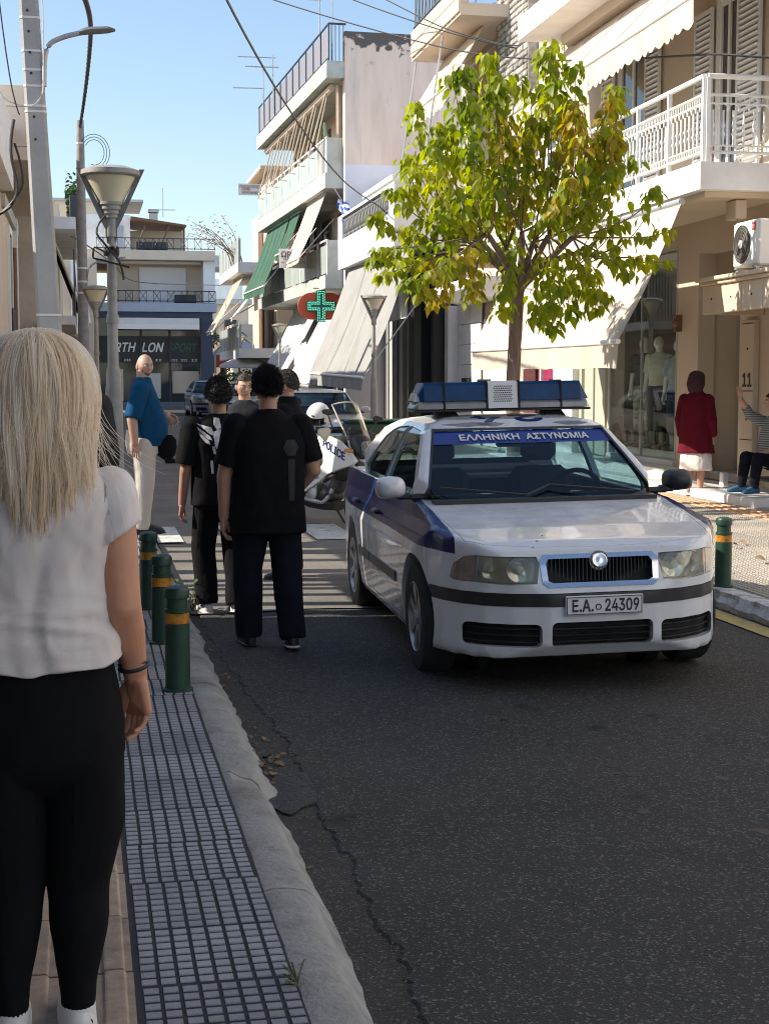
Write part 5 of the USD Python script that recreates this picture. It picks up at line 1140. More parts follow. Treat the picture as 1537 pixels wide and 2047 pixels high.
for P, dens in tips:
    n = int(dens * np.linalg.norm(P[-1] - P[0]) * 50)
    for k in range(n):
        t = 0.16 + 0.84 * rgt.random() ** 0.75
        if rgt.random() < 0.22: t = rgt.uniform(0.93, 1.0)
        i_ = t * 11; i0 = min(10, int(i_)); p = P[i0] + (P[i0 + 1] - P[i0]) * (i_ - i0)
        az = rgt.uniform(0, 2 * math.pi); out = rgt.uniform(0.03, 0.13)
        p = p + np.array([math.cos(az) * out, math.sin(az) * out, rgt.uniform(-0.03, 0.03)])
        L = rgt.uniform(0.085, 0.165); droop = rgt.uniform(0.5, 1.35)
        V, Fc = leaf_mesh(L, L * rgt.uniform(0.5, 0.64), rgt.uniform(0.1, 0.5))
        M = trimesh.transformations.euler_matrix(-droop, rgt.uniform(-0.5, 0.5), az - math.pi / 2, 'sxyz')[:3, :3]
        leaves.append((V @ M.T + p, Fc, p))
def orange(p):
    q = (p[0], p[2])
    return any(((q[0] - cx) / rx) ** 2 + ((q[1] - cz) / rz) ** 2 < 1 for cx, cz, rx, rz in ((-0.15, 4.25, 0.32, 0.32), (0.75, 4.35, 0.42, 0.42), (-0.75, 2.72, 0.5, 0.28), (0.1, 3.6, 0.3, 0.25), (-1.05, 2.55, 0.4, 0.25), (0.3, 4.0, 0.2, 0.2))) and rgt.random() < 0.72
leaves.sort(key=lambda q: q[2][1])
big = leaves[:300]; rest = leaves[300:]
for V, Fc, p in big: tree.part('leaf', trimesh.Trimesh(V, Fc, process=False), M_leafo if orange(p) else M_leaf, smooth=60)
def joinl(ls):
    v, f, o = [], [], 0
    for V, Fc, p in ls: v.append(V); f.append(Fc + o); o += len(V)
    return trimesh.Trimesh(np.vstack(v), np.vstack(f), process=False)
isor = [orange(p) for _, _, p in rest]
tree.part('foliage', joinl([l for l, o in zip(rest, isor) if not o]), M_leaf, smooth=60, kind='stuff')
tree.part('foliage', joinl([l for l, o in zip(rest, isor) if o]), M_leafo, smooth=60, kind='stuff')
# air conditioner on the canopy
ac = Thing('air_conditioner', 'white air conditioner unit on the entrance canopy', 'air conditioner', (7.95, 16.85, 2.96))
ac.part('case', cbx(-0.2, 0.22, -0.34, 0.34, 0.06, 0.60, 0.02), M_whitep)
ac.part('front_panel', cbx(-0.215, -0.201, -0.32, 0.32, 0.08, 0.58, 0.006), M_whitep)
ac.part('fan_grille', at(trimesh.creation.cylinder(0.225, 0.012, sections=28).apply_transform(trimesh.transformations.rotation_matrix(math.pi / 2, (0, 1, 0))), -0.222, 0.08, 0.33), mat('fan_dark', (0.06, 0.055, 0.05), 0.5))
for r_ in (0.08, 0.12, 0.16, 0.20): ac.part('grille_ring', tube([(-0.231, 0.08 + r_ * math.cos(a), 0.33 + r_ * math.sin(a)) for a in np.linspace(0, 6.283, 25)], 0.003, 4, False), mat('fan_wire', (0.2, 0.19, 0.18), 0.5))
ac.part('hub', at(trimesh.creation.cylinder(0.05, 0.012, sections=16).apply_transform(trimesh.transformations.rotation_matrix(math.pi / 2, (0, 1, 0))), -0.235, 0.08, 0.33), M_signw)
ac.part('maker_label', bx(-0.219, -0.2155, -0.29, -0.19, 0.47, 0.56), M_signr)
ac.part('label_lettering', at(facing(text('TCL', 0.035, 0.002, True), (1, 0)), -0.2195, -0.24, 0.515), M_signw)
ac.part('rating_label', bx(-0.02, 0.12, -0.3435, -0.3405, 0.44, 0.55), M_signw); ac.part('rating_print', bx(0.0, 0.10, -0.345, -0.3437, 0.50, 0.53), M_dark)
ac.part('valve_cover', cbx(0.05, 0.20, -0.40, -0.341, 0.10, 0.30, 0.02), M_whitep)
for y in (-0.25, 0.25): ac.part('foot', [bx(-0.22, 0.24, y - 0.03, y + 0.03, 0.04, 0.059), bx(-0.2, -0.16, y - 0.03, y + 0.03, -0.009, 0.04), bx(0.18, 0.22, y - 0.03, y + 0.03, -0.009, 0.04)], M_metal)
# ---------------------------------------------------------------- cars
M_carwhite = mat('white_car_paint', (0.74, 0.745, 0.76), 0.22, coat=0.6, var=0.03, vscale=3, stain=(0.5, 0.48, 0.45), stain_scale=2.2, stain_amt=0.35, rvar=0.1)
M_carblue = mat('blue_car_paint', (0.005, 0.016, 0.095), 0.25, spec=0.3, coat=0.12)
M_carblack = mat('black_trim', (0.022, 0.022, 0.024), 0.45, var=0.2, vscale=15)
M_void = mat('dark_void', (0.006, 0.006, 0.007), 0.8)
M_chrome = mat('chrome', (0.75, 0.76, 0.78), 0.12, metal=1.0)
M_alloy = mat('wheel_alloy', (0.42, 0.42, 0.43), 0.35, metal=0.8, var=0.1, vscale=10)
M_tyre = mat('tyre', (0.018, 0.018, 0.018), 0.8, var=0.25, vscale=18)
M_wind = pane('windscreen_glass', (0.54, 0.66, 0.72), 1.42)
M_side = pane('side_glass', (0.82, 0.90, 0.88), 1.5)
M_lens = mat('headlamp_lens', (0.42, 0.42, 0.33), 0.12, coat=0.8, trans=0.35, var=0.25, vscale=18)
M_lens2 = usdkit.material(stage, '/World/Looks/lamp_glass', {"t": ("transparent_bsdf", {"color": (0.93, 0.93, 0.88)}), "d": ("diffuse_bsdf", {"color": (0.42, 0.42, 0.33)}),
    "g": ("glossy_bsdf", {"color": (1, 1, 1), "roughness": 0.06}), "ge": ("geometry", {}), "n": ("noise_texture", {"scale": 9.0, "detail": 4.0}), "nr": ("map_range", {"from_min": 0.3, "from_max": 0.7, "to_min": 0.04, "to_max": 0.22}),
    "f": ("layer_weight", {"blend": 0.25}), "m1": ("mix_closure", {}), "m2": ("mix_closure", {})},
    [("ge.position", "n.vector"), ("n.fac", "nr.value"), ("nr.result", "m1.fac"), ("t.BSDF", "m1.closure1"), ("d.BSDF", "m1.closure2"), ("f.facing", "m2.fac"), ("m1.closure", "m2.closure1"), ("g.BSDF", "m2.closure2")], surface="m2.closure")
M_ind = mat('indicator_lens', (0.30, 0.22, 0.18), 0.15, coat=0.6, var=0.2, vscale=25)
M_indw = mat('clear_indicator', (0.55, 0.54, 0.52), 0.15, coat=0.6, var=0.2, vscale=25)
M_cabin = mat('cabin_dark', (0.014, 0.015, 0.018), 0.8)
M_rust = mat('worn_patch', (0.22, 0.22, 0.23), 0.8, var=0.3, vscale=20)
M_bluel = mat('blue_lamp_lens', (0.001, 0.04, 0.13), 0.3, spec=0.3, var=0.25, vscale=9)
M_greyl = mat('grey_lamp_lens', (0.24, 0.25, 0.26), 0.15, coat=0.8, var=0.15, vscale=12)
M_strip = mat('sun_strip', (0.012, 0.03, 0.22), 0.25, coat=0.6)

def mirror_x(p): return p + [(-x, y) for x, y in reversed(p) if abs(x) > 1e-6]
def mirror_y(p): return p + [(x, -y) for x, y in reversed(p) if abs(y) > 1e-6]
def pxy(M, it=14, h=0.035):
    m = from_man(M.refine_to_length(h)); m = trimesh.Trimesh(m.vertices, m.faces, process=True)
    trimesh.smoothing.filter_taubin(m, lamb=0.5, nu=0.51, iterations=it)
    return to_man(m)
def car_shell(off=0.0):
    def P(pts): return Polygon(pts).buffer(-off) if off else Polygon(pts)
    side = [(1.03, 0.90), (0.96, 0.945), (0.60, 1.175), (0.30, 1.355), (0.12, 1.41), (-0.2, 1.435), (-0.55, 1.435), (-0.95, 1.405), (-1.30, 1.325), (-1.62, 1.18), (-1.98, 0.99), (-2.0, 0.93)]
    front = mirror_x([(0.775, 0.90), (0.755, 0.985), (0.69, 1.15), (0.605, 1.33), (0.54, 1.39), (0.40, 1.422), (0.2, 1.44), (0.0, 1.445)])
    plan = mirror_y([(1.02, 0.0), (0.99, 0.4), (0.90, 0.66), (0.6, 0.76), (0.0, 0.78), (-1.0, 0.77), (-1.5, 0.72), (-1.95, 0.60), (-2.02, 0.0)])
    return prism(P(side), 'y', -1, 1) ^ prism(P(front), 'x', -3, 3) ^ prism(P(plan), 'z', 0, 2)
def car_lower():
    side = [(1.98, 0.20), (2.07, 0.27), (2.10, 0.36), (2.10, 0.47), (2.075, 0.565), (2.05, 0.60), (2.015, 0.70), (1.975, 0.765), (1.88, 0.805), (1.6, 0.855), (1.25, 0.905), (1.0, 0.938), (0.6, 0.972), (-0.4, 0.985), (-1.5, 1.0), (-1.9, 1.01), (-2.27, 0.985), (-2.34, 0.92), (-2.40, 0.60), (-2.385, 0.34), (-2.3, 0.23), (-0.9, 0.175), (0.9, 0.175)]
    plan = mirror_y([(2.10, 0.0), (2.085, 0.28), (2.03, 0.46), (1.94, 0.60), (1.82, 0.70), (1.66, 0.775), (1.46, 0.83), (1.21, 0.860), (0.5, 0.866), (-1.3, 0.86), (-1.9, 0.82), (-2.2, 0.74), (-2.36, 0.5), (-2.40, 0.0)])
    front = mirror_x([(0.78, 0.15), (0.835, 0.24), (0.862, 0.42), (0.868, 0.58), (0.862, 0.70), (0.835, 0.80), (0.79, 0.87), (0.765, 0.955), (0.75, 1.0), (0.68, 1.03), (0.0, 1.07)])
    b = prism(side, 'y', -1, 1) ^ prism(front, 'x', -3, 3) ^ prism(plan, 'z', 0, 2)
    return b
def cyl_y(x, z, r, y0, y1, n=40):
    return prism([(x + r * math.cos(a), z + r * math.sin(a)) for a in np.arange(n) * 2 * math.pi / n], 'y', y0, y1)
def rr(x0, x1, y0, y1, r=0.03): return sbox(x0 + r, y0 + r, x1 - r, y1 - r).buffer(r, quad_segs=4)
_base = None
def car(name, label, loc, rotz, paint, police=False, group=None, scale=1.0):
    T = Thing(name, label, 'police car' if police else 'car', loc, rotz, group=group)
    global _base
    if _base is None:
        lower = pxy(car_lower(), 16, 0.035); green = pxy(car_shell(), 8, 0.035)
        g_in = pxy(car_shell(0.035), 6, 0.05); g_a = pxy(car_shell(0.008), 8, 0.035); g_b = pxy(car_shell(0.016), 8, 0.035)
        _base = (lower, green, g_in, g_a, g_b, pxy(car_shell(0.043), 6, 0.05))
    lower, green, g_in, g_a, g_b, g_c = _base
    body = lower
    for ax in (1.21, -1.302):
        for s in (1, -1):
            body = body - cyl_y(ax, 0.335, 0.352, min(s * 0.5, s * 1.2), max(s * 0.5, s * 1.2))
            T.part('wheel_arch_liner', from_man(cyl_y(ax, 0.335, 0.349, min(s * 0.40, s * 0.80), max(s * 0.40, s * 0.80)) - cyl_y(ax, 0.335, 0.335, -1.0, 1.0) if False else cyl_y(ax, 0.335, 0.349, min(s * 0.46, s * 0.53), max(s * 0.46, s * 0.53))), M_void)
    body = body - prism(sbox(-1.62, -0.66, 0.80, 0.66), 'z', 0.40, 1.3)
    # front end: lamps, grille, strip, intakes cut out of the body itself
    front = lambda poly, a=1.45, b=2.4: prism(poly, 'x', a, b)
    def cut(poly, gap=0.004, a=1.45, b=2.4):
        nonlocal body
        P = Polygon(poly) if not hasattr(poly, 'exterior') else poly
        piece = body ^ front(P.buffer(-gap), a, b); body = body - front(P, a, b); return piece
    for s in (1, -1):
        o = lambda L: [(s * y, z) for y, z in L]
        hl = cut(o([(0.345, 0.598), (0.325, 0.70), (0.335, 0.735), (0.63, 0.745), (0.64, 0.60), (0.50, 0.592)]))
        ind = cut(o([(0.642, 0.60), (0.632, 0.745), (0.69, 0.735), (0.73, 0.69), (0.745, 0.612), (0.73, 0.60)]), 0.003)
        h = T.holder('headlight')
        # lamp bowl and reflectors behind a clear lens
        body = body + (lower ^ front(Polygon(o([(0.345, 0.598), (0.325, 0.735), (0.63, 0.745), (0.64, 0.60)])), 1.45, 1.78))
        lens = hl ^ (lower - lower.translate((-0.012, 0, 0)))
        T.part('lens', from_man(lens), M_lens2, under=h, smooth=30)
        back = hl ^ lower.translate((-0.05, 0, 0)) - front(Polygon(o([(0.35, 0.61), (0.34, 0.725), (0.65, 0.735), (0.66, 0.61)])), 2.2, 2.3)
        T.part('bowl', from_man(hl ^ lower.translate((-0.065, 0, 0))), mat('lamp_bowl', (0.5, 0.5, 0.42), 0.2, metal=0.7, var=0.3, vscale=22), under=h, smooth=30)
        for yy, r_, xx in ((0.425, 0.066, 1.99), (0.565, 0.052, 1.915)):
            T.part('reflector', [at(xf(revolve([(r_, 0.0), (r_ * 1.02, 0.012), (r_ * 0.8, 0.006), (r_ * 0.3, -0.002), (0.0, 0.0)], 18), ry=math.pi / 2), xx - 0.02, s * yy, 0.668)], M_chrome, under=h, smooth=40)
            T.part('bulb', at(trimesh.creation.icosphere(2, r_ * 0.33), xx, s * yy, 0.668), M_signw, under=h, smooth=60)
        T.part('indicator', from_man(ind), M_ind if s < 0 else M_indw, smooth=30)
    gr = Polygon([(-0.315, 0.60), (-0.325, 0.715), (-0.30, 0.745), (0.30, 0.745), (0.325, 0.715), (0.315, 0.60), (0.285, 0.578), (-0.285, 0.578)])
    gp2 = cut(gr, 0.0, 1.85)
    surround = gp2 - front(Polygon([(-0.285, 0.612), (-0.29, 0.70), (-0.275, 0.722), (-0.06, 0.722), (0.06, 0.722), (0.275, 0.722), (0.29, 0.70), (0.285, 0.612), (0.26, 0.60), (-0.26, 0.60)]), 1.5)
    surround = surround - (lower.translate((-0.06, 0, 0)))
    T.part('grille_surround', from_man(surround.translate((0.006, 0, 0))), M_chrome, smooth=30)
    T.part('grille', from_man(gp2 ^ lower.translate((-0.055, 0, 0))), M_void)
    for k in range(27):
        y = -0.27 + k * 0.54 / 26
        T.part('grille_bar', bx(1.955 - abs(y) * 0.12, 2.015 - abs(y) * 0.14, y - 0.003, y + 0.003, 0.603, 0.72), M_carblack)
    T.part('badge', xf(revolve([(0.040, 0.0), (0.043, 0.006), (0.038, 0.010), (0.030, 0.007), (0.0, 0.010)], 24), (2.018, 0, 0.708), ry=math.pi / 2 - 0.35), M_chrome, smooth=30)
    T.part('badge_mount', front(Point(0, 0.708).buffer(0.052, quad_segs=6), 1.94, 2.012) - prism(sbox(1.0, -1, 1.9, 1), 'z', 0, 2), M_chrome)
    strip_p = prism(sbox(1.50, 0.478, 2.3, 0.548), 'y', -1.2, 1.2)
    st = body ^ prism(sbox(1.50, 0.481, 2.3, 0.545), 'y', -1.2, 1.2); body = body - strip_p
    plug = lower ^ strip_p ^ lower.translate((-0.03, 0, 0)) ^ prism(sbox(1.4, -0.80, 2.3, 0.80), 'z', 0, 2)
    T.part('bumper_strip', from_man(st.translate((0.006, 0, 0))), M_carblack, smooth=30)
    for y0, y1, z0, z1 in ((-0.275, 0.275, 0.262, 0.395), (0.325, 0.70, 0.262, 0.385), (-0.70, -0.325, 0.262, 0.385)):
        q = rr(y0, y1, z0, z1, 0.03); body = body - front(q, 1.75)
        T.part('intake', from_man(lower ^ front(q.buffer(0.003), 1.70) ^ lower.translate((-0.06, 0, 0))), M_void)
        for k in range(3):
            T.part('intake_slat', from_man(lower.translate((-0.035, 0, 0)) ^ front(sbox(y0 + 0.005, z0 + 0.02 + 0.035 * k, y1 - 0.005, z0 + 0.027 + 0.035 * k), 1.75) - lower.translate((-0.06, 0, 0))), M_carblack)
    # bonnet, doors and wings as panels with real gaps
    hood_p = Polygon(mirror_y([(1.955, 0.0), (1.94, 0.33), (1.90, 0.60), (1.82, 0.685), (1.2, 0.725), (0.92, 0.735), (0.98, 0.4), (1.0, 0.0)][::1]))
    hood = body ^ prism(hood_p.buffer(-0.004), 'z', 0.70, 1.3); body = body - prism(hood_p, 'z', 0.70, 1.3)
    body = body + (lower.translate((0, 0, -0.025)) ^ prism(hood_p.buffer(0.001), 'z', 0.66, 1.3))
    T.part('bonnet', from_man(hood), paint, smooth=35)
    band = prism([(1.96, 0.735), (1.60, 0.745), (0.5, 0.755), (-1.4, 0.76), (-2.2, 0.79), (-2.2, 1.2), (1.96, 1.2)], 'y', -1.2, 1.2) - prism(sbox(-1.62, -0.725, 3.0, 0.725), 'z', 0, 2)
    band = band - prism(sbox(0.60, -1.0, 0.99, 1.0), 'z', 0.985, 1.3)
    doors = [[(0.70, 0.26), (0.735, 0.62), (0.66, 0.985), (0.63, 1.1), (-0.38, 1.1), (-0.40, 0.985), (-0.38, 0.62), (-0.36, 0.26)], [(-0.37, 0.26), (-0.39, 0.62), (-0.41, 0.985), (-0.39, 1.1), (-1.3, 1.1), (-1.33, 0.985), (-1.18, 0.80), (-0.97, 0.62), (-0.93, 0.45), (-0.90, 0.26)]]
    for s in (1, -1):
        ys = (min(s * 0.64, s * 1.1), max(s * 0.64, s * 1.1))
        for d in doors:
            P = Polygon(d); dm = body ^ prism(P.buffer(-0.004), 'y', *ys); body = body - prism(P, 'y', *ys)
            body = body + (lower.translate((0, -s * 0.03, 0)) ^ prism(P.buffer(0.001), 'y', *ys) ^ prism(sbox(-3, -0.85, 3, 0.85), 'z', 0, 0.95))
            h = T.holder('door')
            if police:
                T.part('upper_skin', from_man(dm ^ band), M_carblue, under=h, smooth=35); T.part('skin', from_man(dm - band), paint, under=h, smooth=35)
            else: T.part('skin', from_man(dm), paint, under=h, smooth=35)
            cx = d[4][0] + (0.14 if d[0][0] > 0 else 0.95 - 0.8)
            T.part('handle', cbx(cx, cx + 0.17, s * 0.858 - 0.02, s * 0.858 + 0.028, 0.80, 0.83, 0.012), M_carblack, under=h)
            T.part('rubbing_strip', from_man((lower.translate((0, s * 0.008, 0)) - lower) ^ prism(sbox(d[6][0] + 0.02 if d[0][0] > 0 else -0.88, 0.455, d[0][0] - 0.02, 0.515), 'y', *ys)), M_carblack, under=h)
    if police:
        T.part('blue_band', from_man(body ^ band), M_carblue, smooth=35); T.part('body', from_man(body - band), paint, smooth=35)
    else: T.part('body', from_man(body), paint, smooth=35)
    # cabin: pillars and roof are a shell; panes sit in its openings
    low_box = prism(sbox(-1.62, -0.72, 0.90, 0.72), 'z', 0.80, 0.962)
    shell = green - g_in - low_box
    ws = prism([(-0.71, 0.925), (-0.70, 0.95), (-0.545, 1.345), (0.545, 1.345), (0.70, 0.95), (0.71, 0.925)], 'x', 0.05, 1.3)
    rw = prism([(-0.60, 1.06), (-0.50, 1.33), (0.50, 1.33), (0.60, 1.06)], 'x', -2.3, -1.15)
    sw = [[(0.66, 0.975), (0.60, 1.06), (0.27, 1.285), (0.12, 1.345), (-0.35, 1.365), (-0.375, 0.985)], [(-0.425, 0.985), (-0.405, 1.365), (-0.75, 1.35), (-1.05, 1.275), (-1.40, 1.06), (-1.36, 1.0)]]
    panes = g_a - g_b
    T.part('windscreen', from_man(panes ^ ws), M_wind, smooth=40)
    T.part('rear_window', from_man(panes ^ rw), M_side, smooth=40)
    holes = ws + rw
    for P in sw:
        pr_ = prism(P, 'y', -1.2, 1.2); holes = holes + pr_
        for a, b in ((0.2, 1.2), (-1.2, -0.2)): T.part('side_window', from_man(panes ^ prism(P, 'y', a, b)), M_side, smooth=40)
    rim = prism([(-0.72, 0.94), (-0.555, 1.36), (0.555, 1.36), (0.72, 0.94)], 'x', 0.05, 1.3) - ws
    shell = shell - holes
    frame = shell ^ rim
    T.part('windscreen_seal', from_man(frame.translate((0.003, 0, 0.002))), M_carblack, smooth=35)
    T.part('roof_and_pillars', from_man(shell - rim), paint, smooth=35)
    pill = prism([(-0.375, 0.985), (-0.352, 1.36), (-0.403, 1.36), (-0.427, 0.985)], 'y', -1.2, 1.2)
    for a, b in ((0, 1.2), (-1.2, 0)): T.part('pillar_trim', from_man(((green.scale((1.0, 1.004, 1.0))) - green) ^ pill ^ prism(sbox(-3, a, 3, b), 'z', 0, 3)), M_carblack)
    # inside
    T.part('dashboard', [cbx(0.42, 0.95, -0.64, 0.64, 0.72, 0.955, 0.05)], M_cabin, smooth=40)
    T.part('steering_wheel', xf(trimesh.creation.torus(0.18, 0.016, major_sections=24, minor_sections=8), (0.32, 0.36, 0.92), ry=-1.15), M_cabin, smooth=60)
    for s in (1, -1):
        h = T.holder('front_seat')
        T.part('cushion', cbx(-0.35, 0.15, s * 0.36 - 0.24, s * 0.36 + 0.24, 0.42, 0.62, 0.06), M_cabin, under=h, smooth=40)
        T.part('back', xf(cbx(-0.07, 0.07, -0.22, 0.22, 0, 0.52, 0.10), (-0.40, s * 0.36, 0.56), ry=-0.25), M_cabin, under=h, smooth=40)
        T.part('headrest', xf(cbx(-0.045, 0.045, -0.125, 0.125, 0, 0.15, 0.06), (-0.535, s * 0.36, 1.10), ry=-0.15), M_cabin, under=h, smooth=40)
    T.part('rear_seat', [cbx(-1.3, -0.95, -0.62, 0.62, 0.42, 0.62, 0.06), xf(cbx(-0.07, 0.07, -0.62, 0.62, 0, 0.5, 0.06), (-1.35, 0, 0.55), ry=-0.3)], M_cabin, smooth=40)
    T.part('cabin_lining', from_man(prism(sbox(-1.615, -0.655, 0.795, 0.655), 'z', 0.402, 0.972) - prism(sbox(-1.60, -0.64, 0.78, 0.64), 'z', 0.42, 1.3)), M_cabin)
    T.part('headlining', from_man(((g_in - g_c) - holes.scale((1.0, 1.0, 1.0))) - low_box), M_cabin)
    T.part('rear_view_mirror', cbx(0.235, 0.265, -0.13, 0.13, 1.235, 1.30, 0.02), mat('mirror_back', (0.25, 0.26, 0.27), 0.4), smooth=40)
    T.part('wiper', [tube([(0.965, 0.55, 0.985), (0.86, 0.05, 1.03), (0.93, -0.1, 0.98)], 0.008, 5), tube([(0.99, -0.1, 0.98), (0.88, -0.62, 1.03)], 0.008, 5)], M_carblack)
    T.part('scuttle', bx(0.90, 1.0, -0.68, 0.68, 0.93, 0.962), M_carblack)
    for s in (1, -1):
        h = T.holder('door_mirror')
        hous = loft([ell((x, s * 0.90, 1.03), a_, b_, 16, 'yz', 3.0) for x, a_, b_ in ((0.70, 0.085, 0.062), (0.73, 0.092, 0.068), (0.79, 0.085, 0.060), (0.83, 0.05, 0.035))])
        T.part('housing', hous, paint if s < 0 or not police else M_carblack, under=h, smooth=50)
        T.part('mirror_glass', at(loft([ell((0, 0, 0), 0.08, 0.056, 16, 'yz', 3.0), ell((-0.004, 0, 0), 0.08, 0.056, 16, 'yz', 3.0)]), 0.698, s * 0.90, 1.03), M_chrome, under=h)
        T.part('foot', cbx(0.72, 0.79, s * 0.74 - 0.05, s * 0.74 + 0.09 * 1, 0.955, 0.99, 0.012), M_carblack, under=h)
        T.part('foot_arm', cbx(0.71, 0.79, min(s * 0.78, s * 0.87), max(s * 0.78, s * 0.87), 0.96, 1.0, 0.012), M_carblack, under=h)
    # wheels
    for ax in (1.21, -1.302):
        for s in (1, -1):
            h = T.holder('wheel')
            ty = revolve([(0.205, 0.095), (0.205, -0.095), (0.27, -0.10), (0.305, -0.092), (0.317, -0.07), (0.317, 0.07), (0.305, 0.092), (0.27, 0.10), (0.205, 0.095)], 40, cap=False)
            R = lambda m: at(xf(m, rx=-s * math.pi / 2), ax, s * 0.755, 0.317)
            T.part('tyre', R(ty), M_tyre, under=h, smooth=40)
            T.part('rim', R(revolve([(0.206, 0.093), (0.196, 0.096), (0.185, 0.07), (0.18, 0.0)], 32, cap=False)), M_alloy, under=h, smooth=40)
            T.part('brake_disc', R(revolve([(0.19, -0.02), (0.19, 0.0), (0.0, 0.0)], 20)), M_carblack, under=h)
            sp = []
            for k in range(7):
                a = k * 2 * math.pi / 7
                q = loft([[(r_, -w_, zt), (r_, w_, zt), (r_, w_ * 0.9, zt - 0.03), (r_, -w_ * 0.9, zt - 0.03)] for r_, w_, zt in ((0.03, 0.028, 0.075), (0.10, 0.024, 0.082), (0.19, 0.03, 0.088))])
                sp.append(xf(q, rz=a))
            T.part('spokes', [R(m) for m in sp], M_alloy, under=h, smooth=40)
            T.part('hub_cap', R(revolve([(0.045, 0.06), (0.042, 0.088), (0.0, 0.092)], 16)), M_alloy, under=h, smooth=40)
    T.part('underbody', bx(-2.1, 1.85, -0.50, 0.50, 0.17, 0.40), M_void)
    if not police: return T
    # livery, plate, light bar
    sl = np.array([-0.60, 0, 0.375]); sl /= np.linalg.norm(sl); nn = np.array([0.375, 0, 0.60]); nn /= np.linalg.norm(nn)
    T.part('sun_strip', from_man((car_shell(0.004) - car_shell(0.0075)) ^ prism([(-0.588, 1.268), (-0.556, 1.342), (0.556, 1.342), (0.588, 1.268)], 'x', 0.05, 1.3)), M_strip)
    def on_ws(t, h, y, z, w):
        q = text(t, h, 0.002, True, width=w); v = np.array(q.vertices)
        x0 = 0.30 + (1.355 - z) / (1.355 - 1.175) * 0.30
        P = np.array([x0, y, z]) + v[:, :1] * np.array([0, 1.0, 0]) + v[:, 1:2] * sl + (v[:, 2:3] + 0.0035) * nn
        T.part('strip_lettering', trimesh.Trimesh(P, q.faces, process=False), M_signw)
    on_ws('ΕΛΛΗΝΙΚΗ', 0.062, -0.205, 1.303, 0.385); on_ws('ΑΣΤΥΝΟΜΙΑ', 0.062, 0.235, 1.303, 0.405)
    def on_roof(t, h, x, y, w):
        q = text(t, h, 0.5, True, width=w); v = np.array(q.vertices)
        P = np.stack([x + v[:, 1], y - v[:, 0], 1.2 + v[:, 2]], 1)
        T.part('roof_number', from_man((green.translate((0.002, 0, 0.0025)) - green) ^ to_man(trimesh.Trimesh(P, q.faces))), M_carblue)
    on_roof('2', 0.24, 0.055, 0.12, 0.19); on_roof('4', 0.24, 0.055, -0.135, 0.20)
    rgp = random.Random(2)
    for (y0, w_) in ((-0.30, 0.16), (0.37, 0.10), (-0.16, 0.09)):
        pl_ = [(0.215 + 0.035 * (0.7 + 0.6 * rgp.random()) * math.cos(a), y0 + w_ * (0.7 + 0.5 * rgp.random()) * math.sin(a)) for a in np.linspace(0, 6.28, 18)[:-1]]
        T.part('worn_patch', from_man((green.translate((0.0015, 0, 0.0015)) - green) ^ prism(pl_, 'z', 1.2, 1.6)), M_rust)
    T.part('number_plate', cbx(2.098, 2.114, -0.21, 0.21, 0.432, 0.535, 0.004), M_signw)
    T.part('plate_border', [bx(2.112, 2.1155, -0.205, 0.205, 0.526, 0.530), bx(2.112, 2.1155, -0.205, 0.205, 0.437, 0.441), bx(2.112, 2.1155, -0.205, -0.201, 0.441, 0.526), bx(2.112, 2.1155, 0.201, 0.205, 0.441, 0.526)], mat('plate_ink', (0.02, 0.025, 0.05), 0.5))
    def plate(t, y, w, h=0.062):
        q = text(t, h, 0.002, True, width=w); v = np.array(q.vertices)
        T.part('plate_lettering', trimesh.Trimesh(np.stack([2.1142 + v[:, 2], y + v[:, 0], 0.484 + v[:, 1]], 1), q.faces, process=False), mat('plate_ink', (0.02, 0.025, 0.05), 0.5))
    plate('Ε.Α.', -0.118, 0.115); plate('24309', 0.095, 0.185)
    T.part('plate_emblem', xf(trimesh.creation.torus(0.014, 0.003, major_sections=16, minor_sections=5), (2.1145, -0.033, 0.475), ry=math.pi / 2), mat('plate_ink', (0.02, 0.025, 0.05), 0.5))
    LX, LZ = -0.22, 1.462
    h = T.holder('light_bar')
    def bar(y0, y1, z0, z1, d0, d1, taper0=0.0, taper1=0.0):
        z0, z1 = z0 * 1.22, z1 * 1.22
        def ring(y, sc): return [(LX + x * sc, y, LZ + z) for x, z in ((-d0, z0), (d0, z0), (d1, z1 - 0.02), (d1 - 0.02, z1), (-d1 + 0.02, z1), (-d1, z1 - 0.02))]
        R = []
        if taper0: R.append([(LX + x * 0.75, y0 - taper0, LZ + z0 + (z - z0) * 0.12) for x, z in ((-d0, z0), (d0, z0), (d1, z1 - 0.02), (d1 - 0.02, z1), (-d1 + 0.02, z1), (-d1, z1 - 0.02))])
        R += [ring(y0, 1), ring(y1, 1)]
        if taper1: R.append([(LX + x * 0.75, y1 + taper1, LZ + z0 + (z - z0) * 0.12) for x, z in ((-d0, z0), (d0, z0), (d1, z1 - 0.02), (d1 - 0.02, z1), (-d1 + 0.02, z1), (-d1, z1 - 0.02))])
        return loft(R)
    T.part('base', [cbx(LX - 0.15, LX + 0.15, -0.60, 0.60, LZ - 0.004, LZ + 0.012, 0.006)], M_carblack, under=h)
    T.part('lower_lens', bar(-0.57, -0.115, 0.013, 0.055, 0.15, 0.15, 0.03), M_greyl, under=h); T.part('lower_lens', bar(0.115, 0.57, 0.013, 0.055, 0.15, 0.15, 0, 0.03), M_greyl, under=h)
    T.part('blue_lens', bar(-0.53, -0.115, 0.056, 0.155, 0.148, 0.13, 0.06), M_bluel, under=h, smooth=20); T.part('blue_lens', bar(0.115, 0.53, 0.056, 0.155, 0.148, 0.13, 0, 0.06), M_bluel, under=h, smooth=20)
    T.part('end_lens', bar(-0.575, -0.56, 0.054, 0.10, 0.14, 0.12, 0.02), M_greyl, under=h)
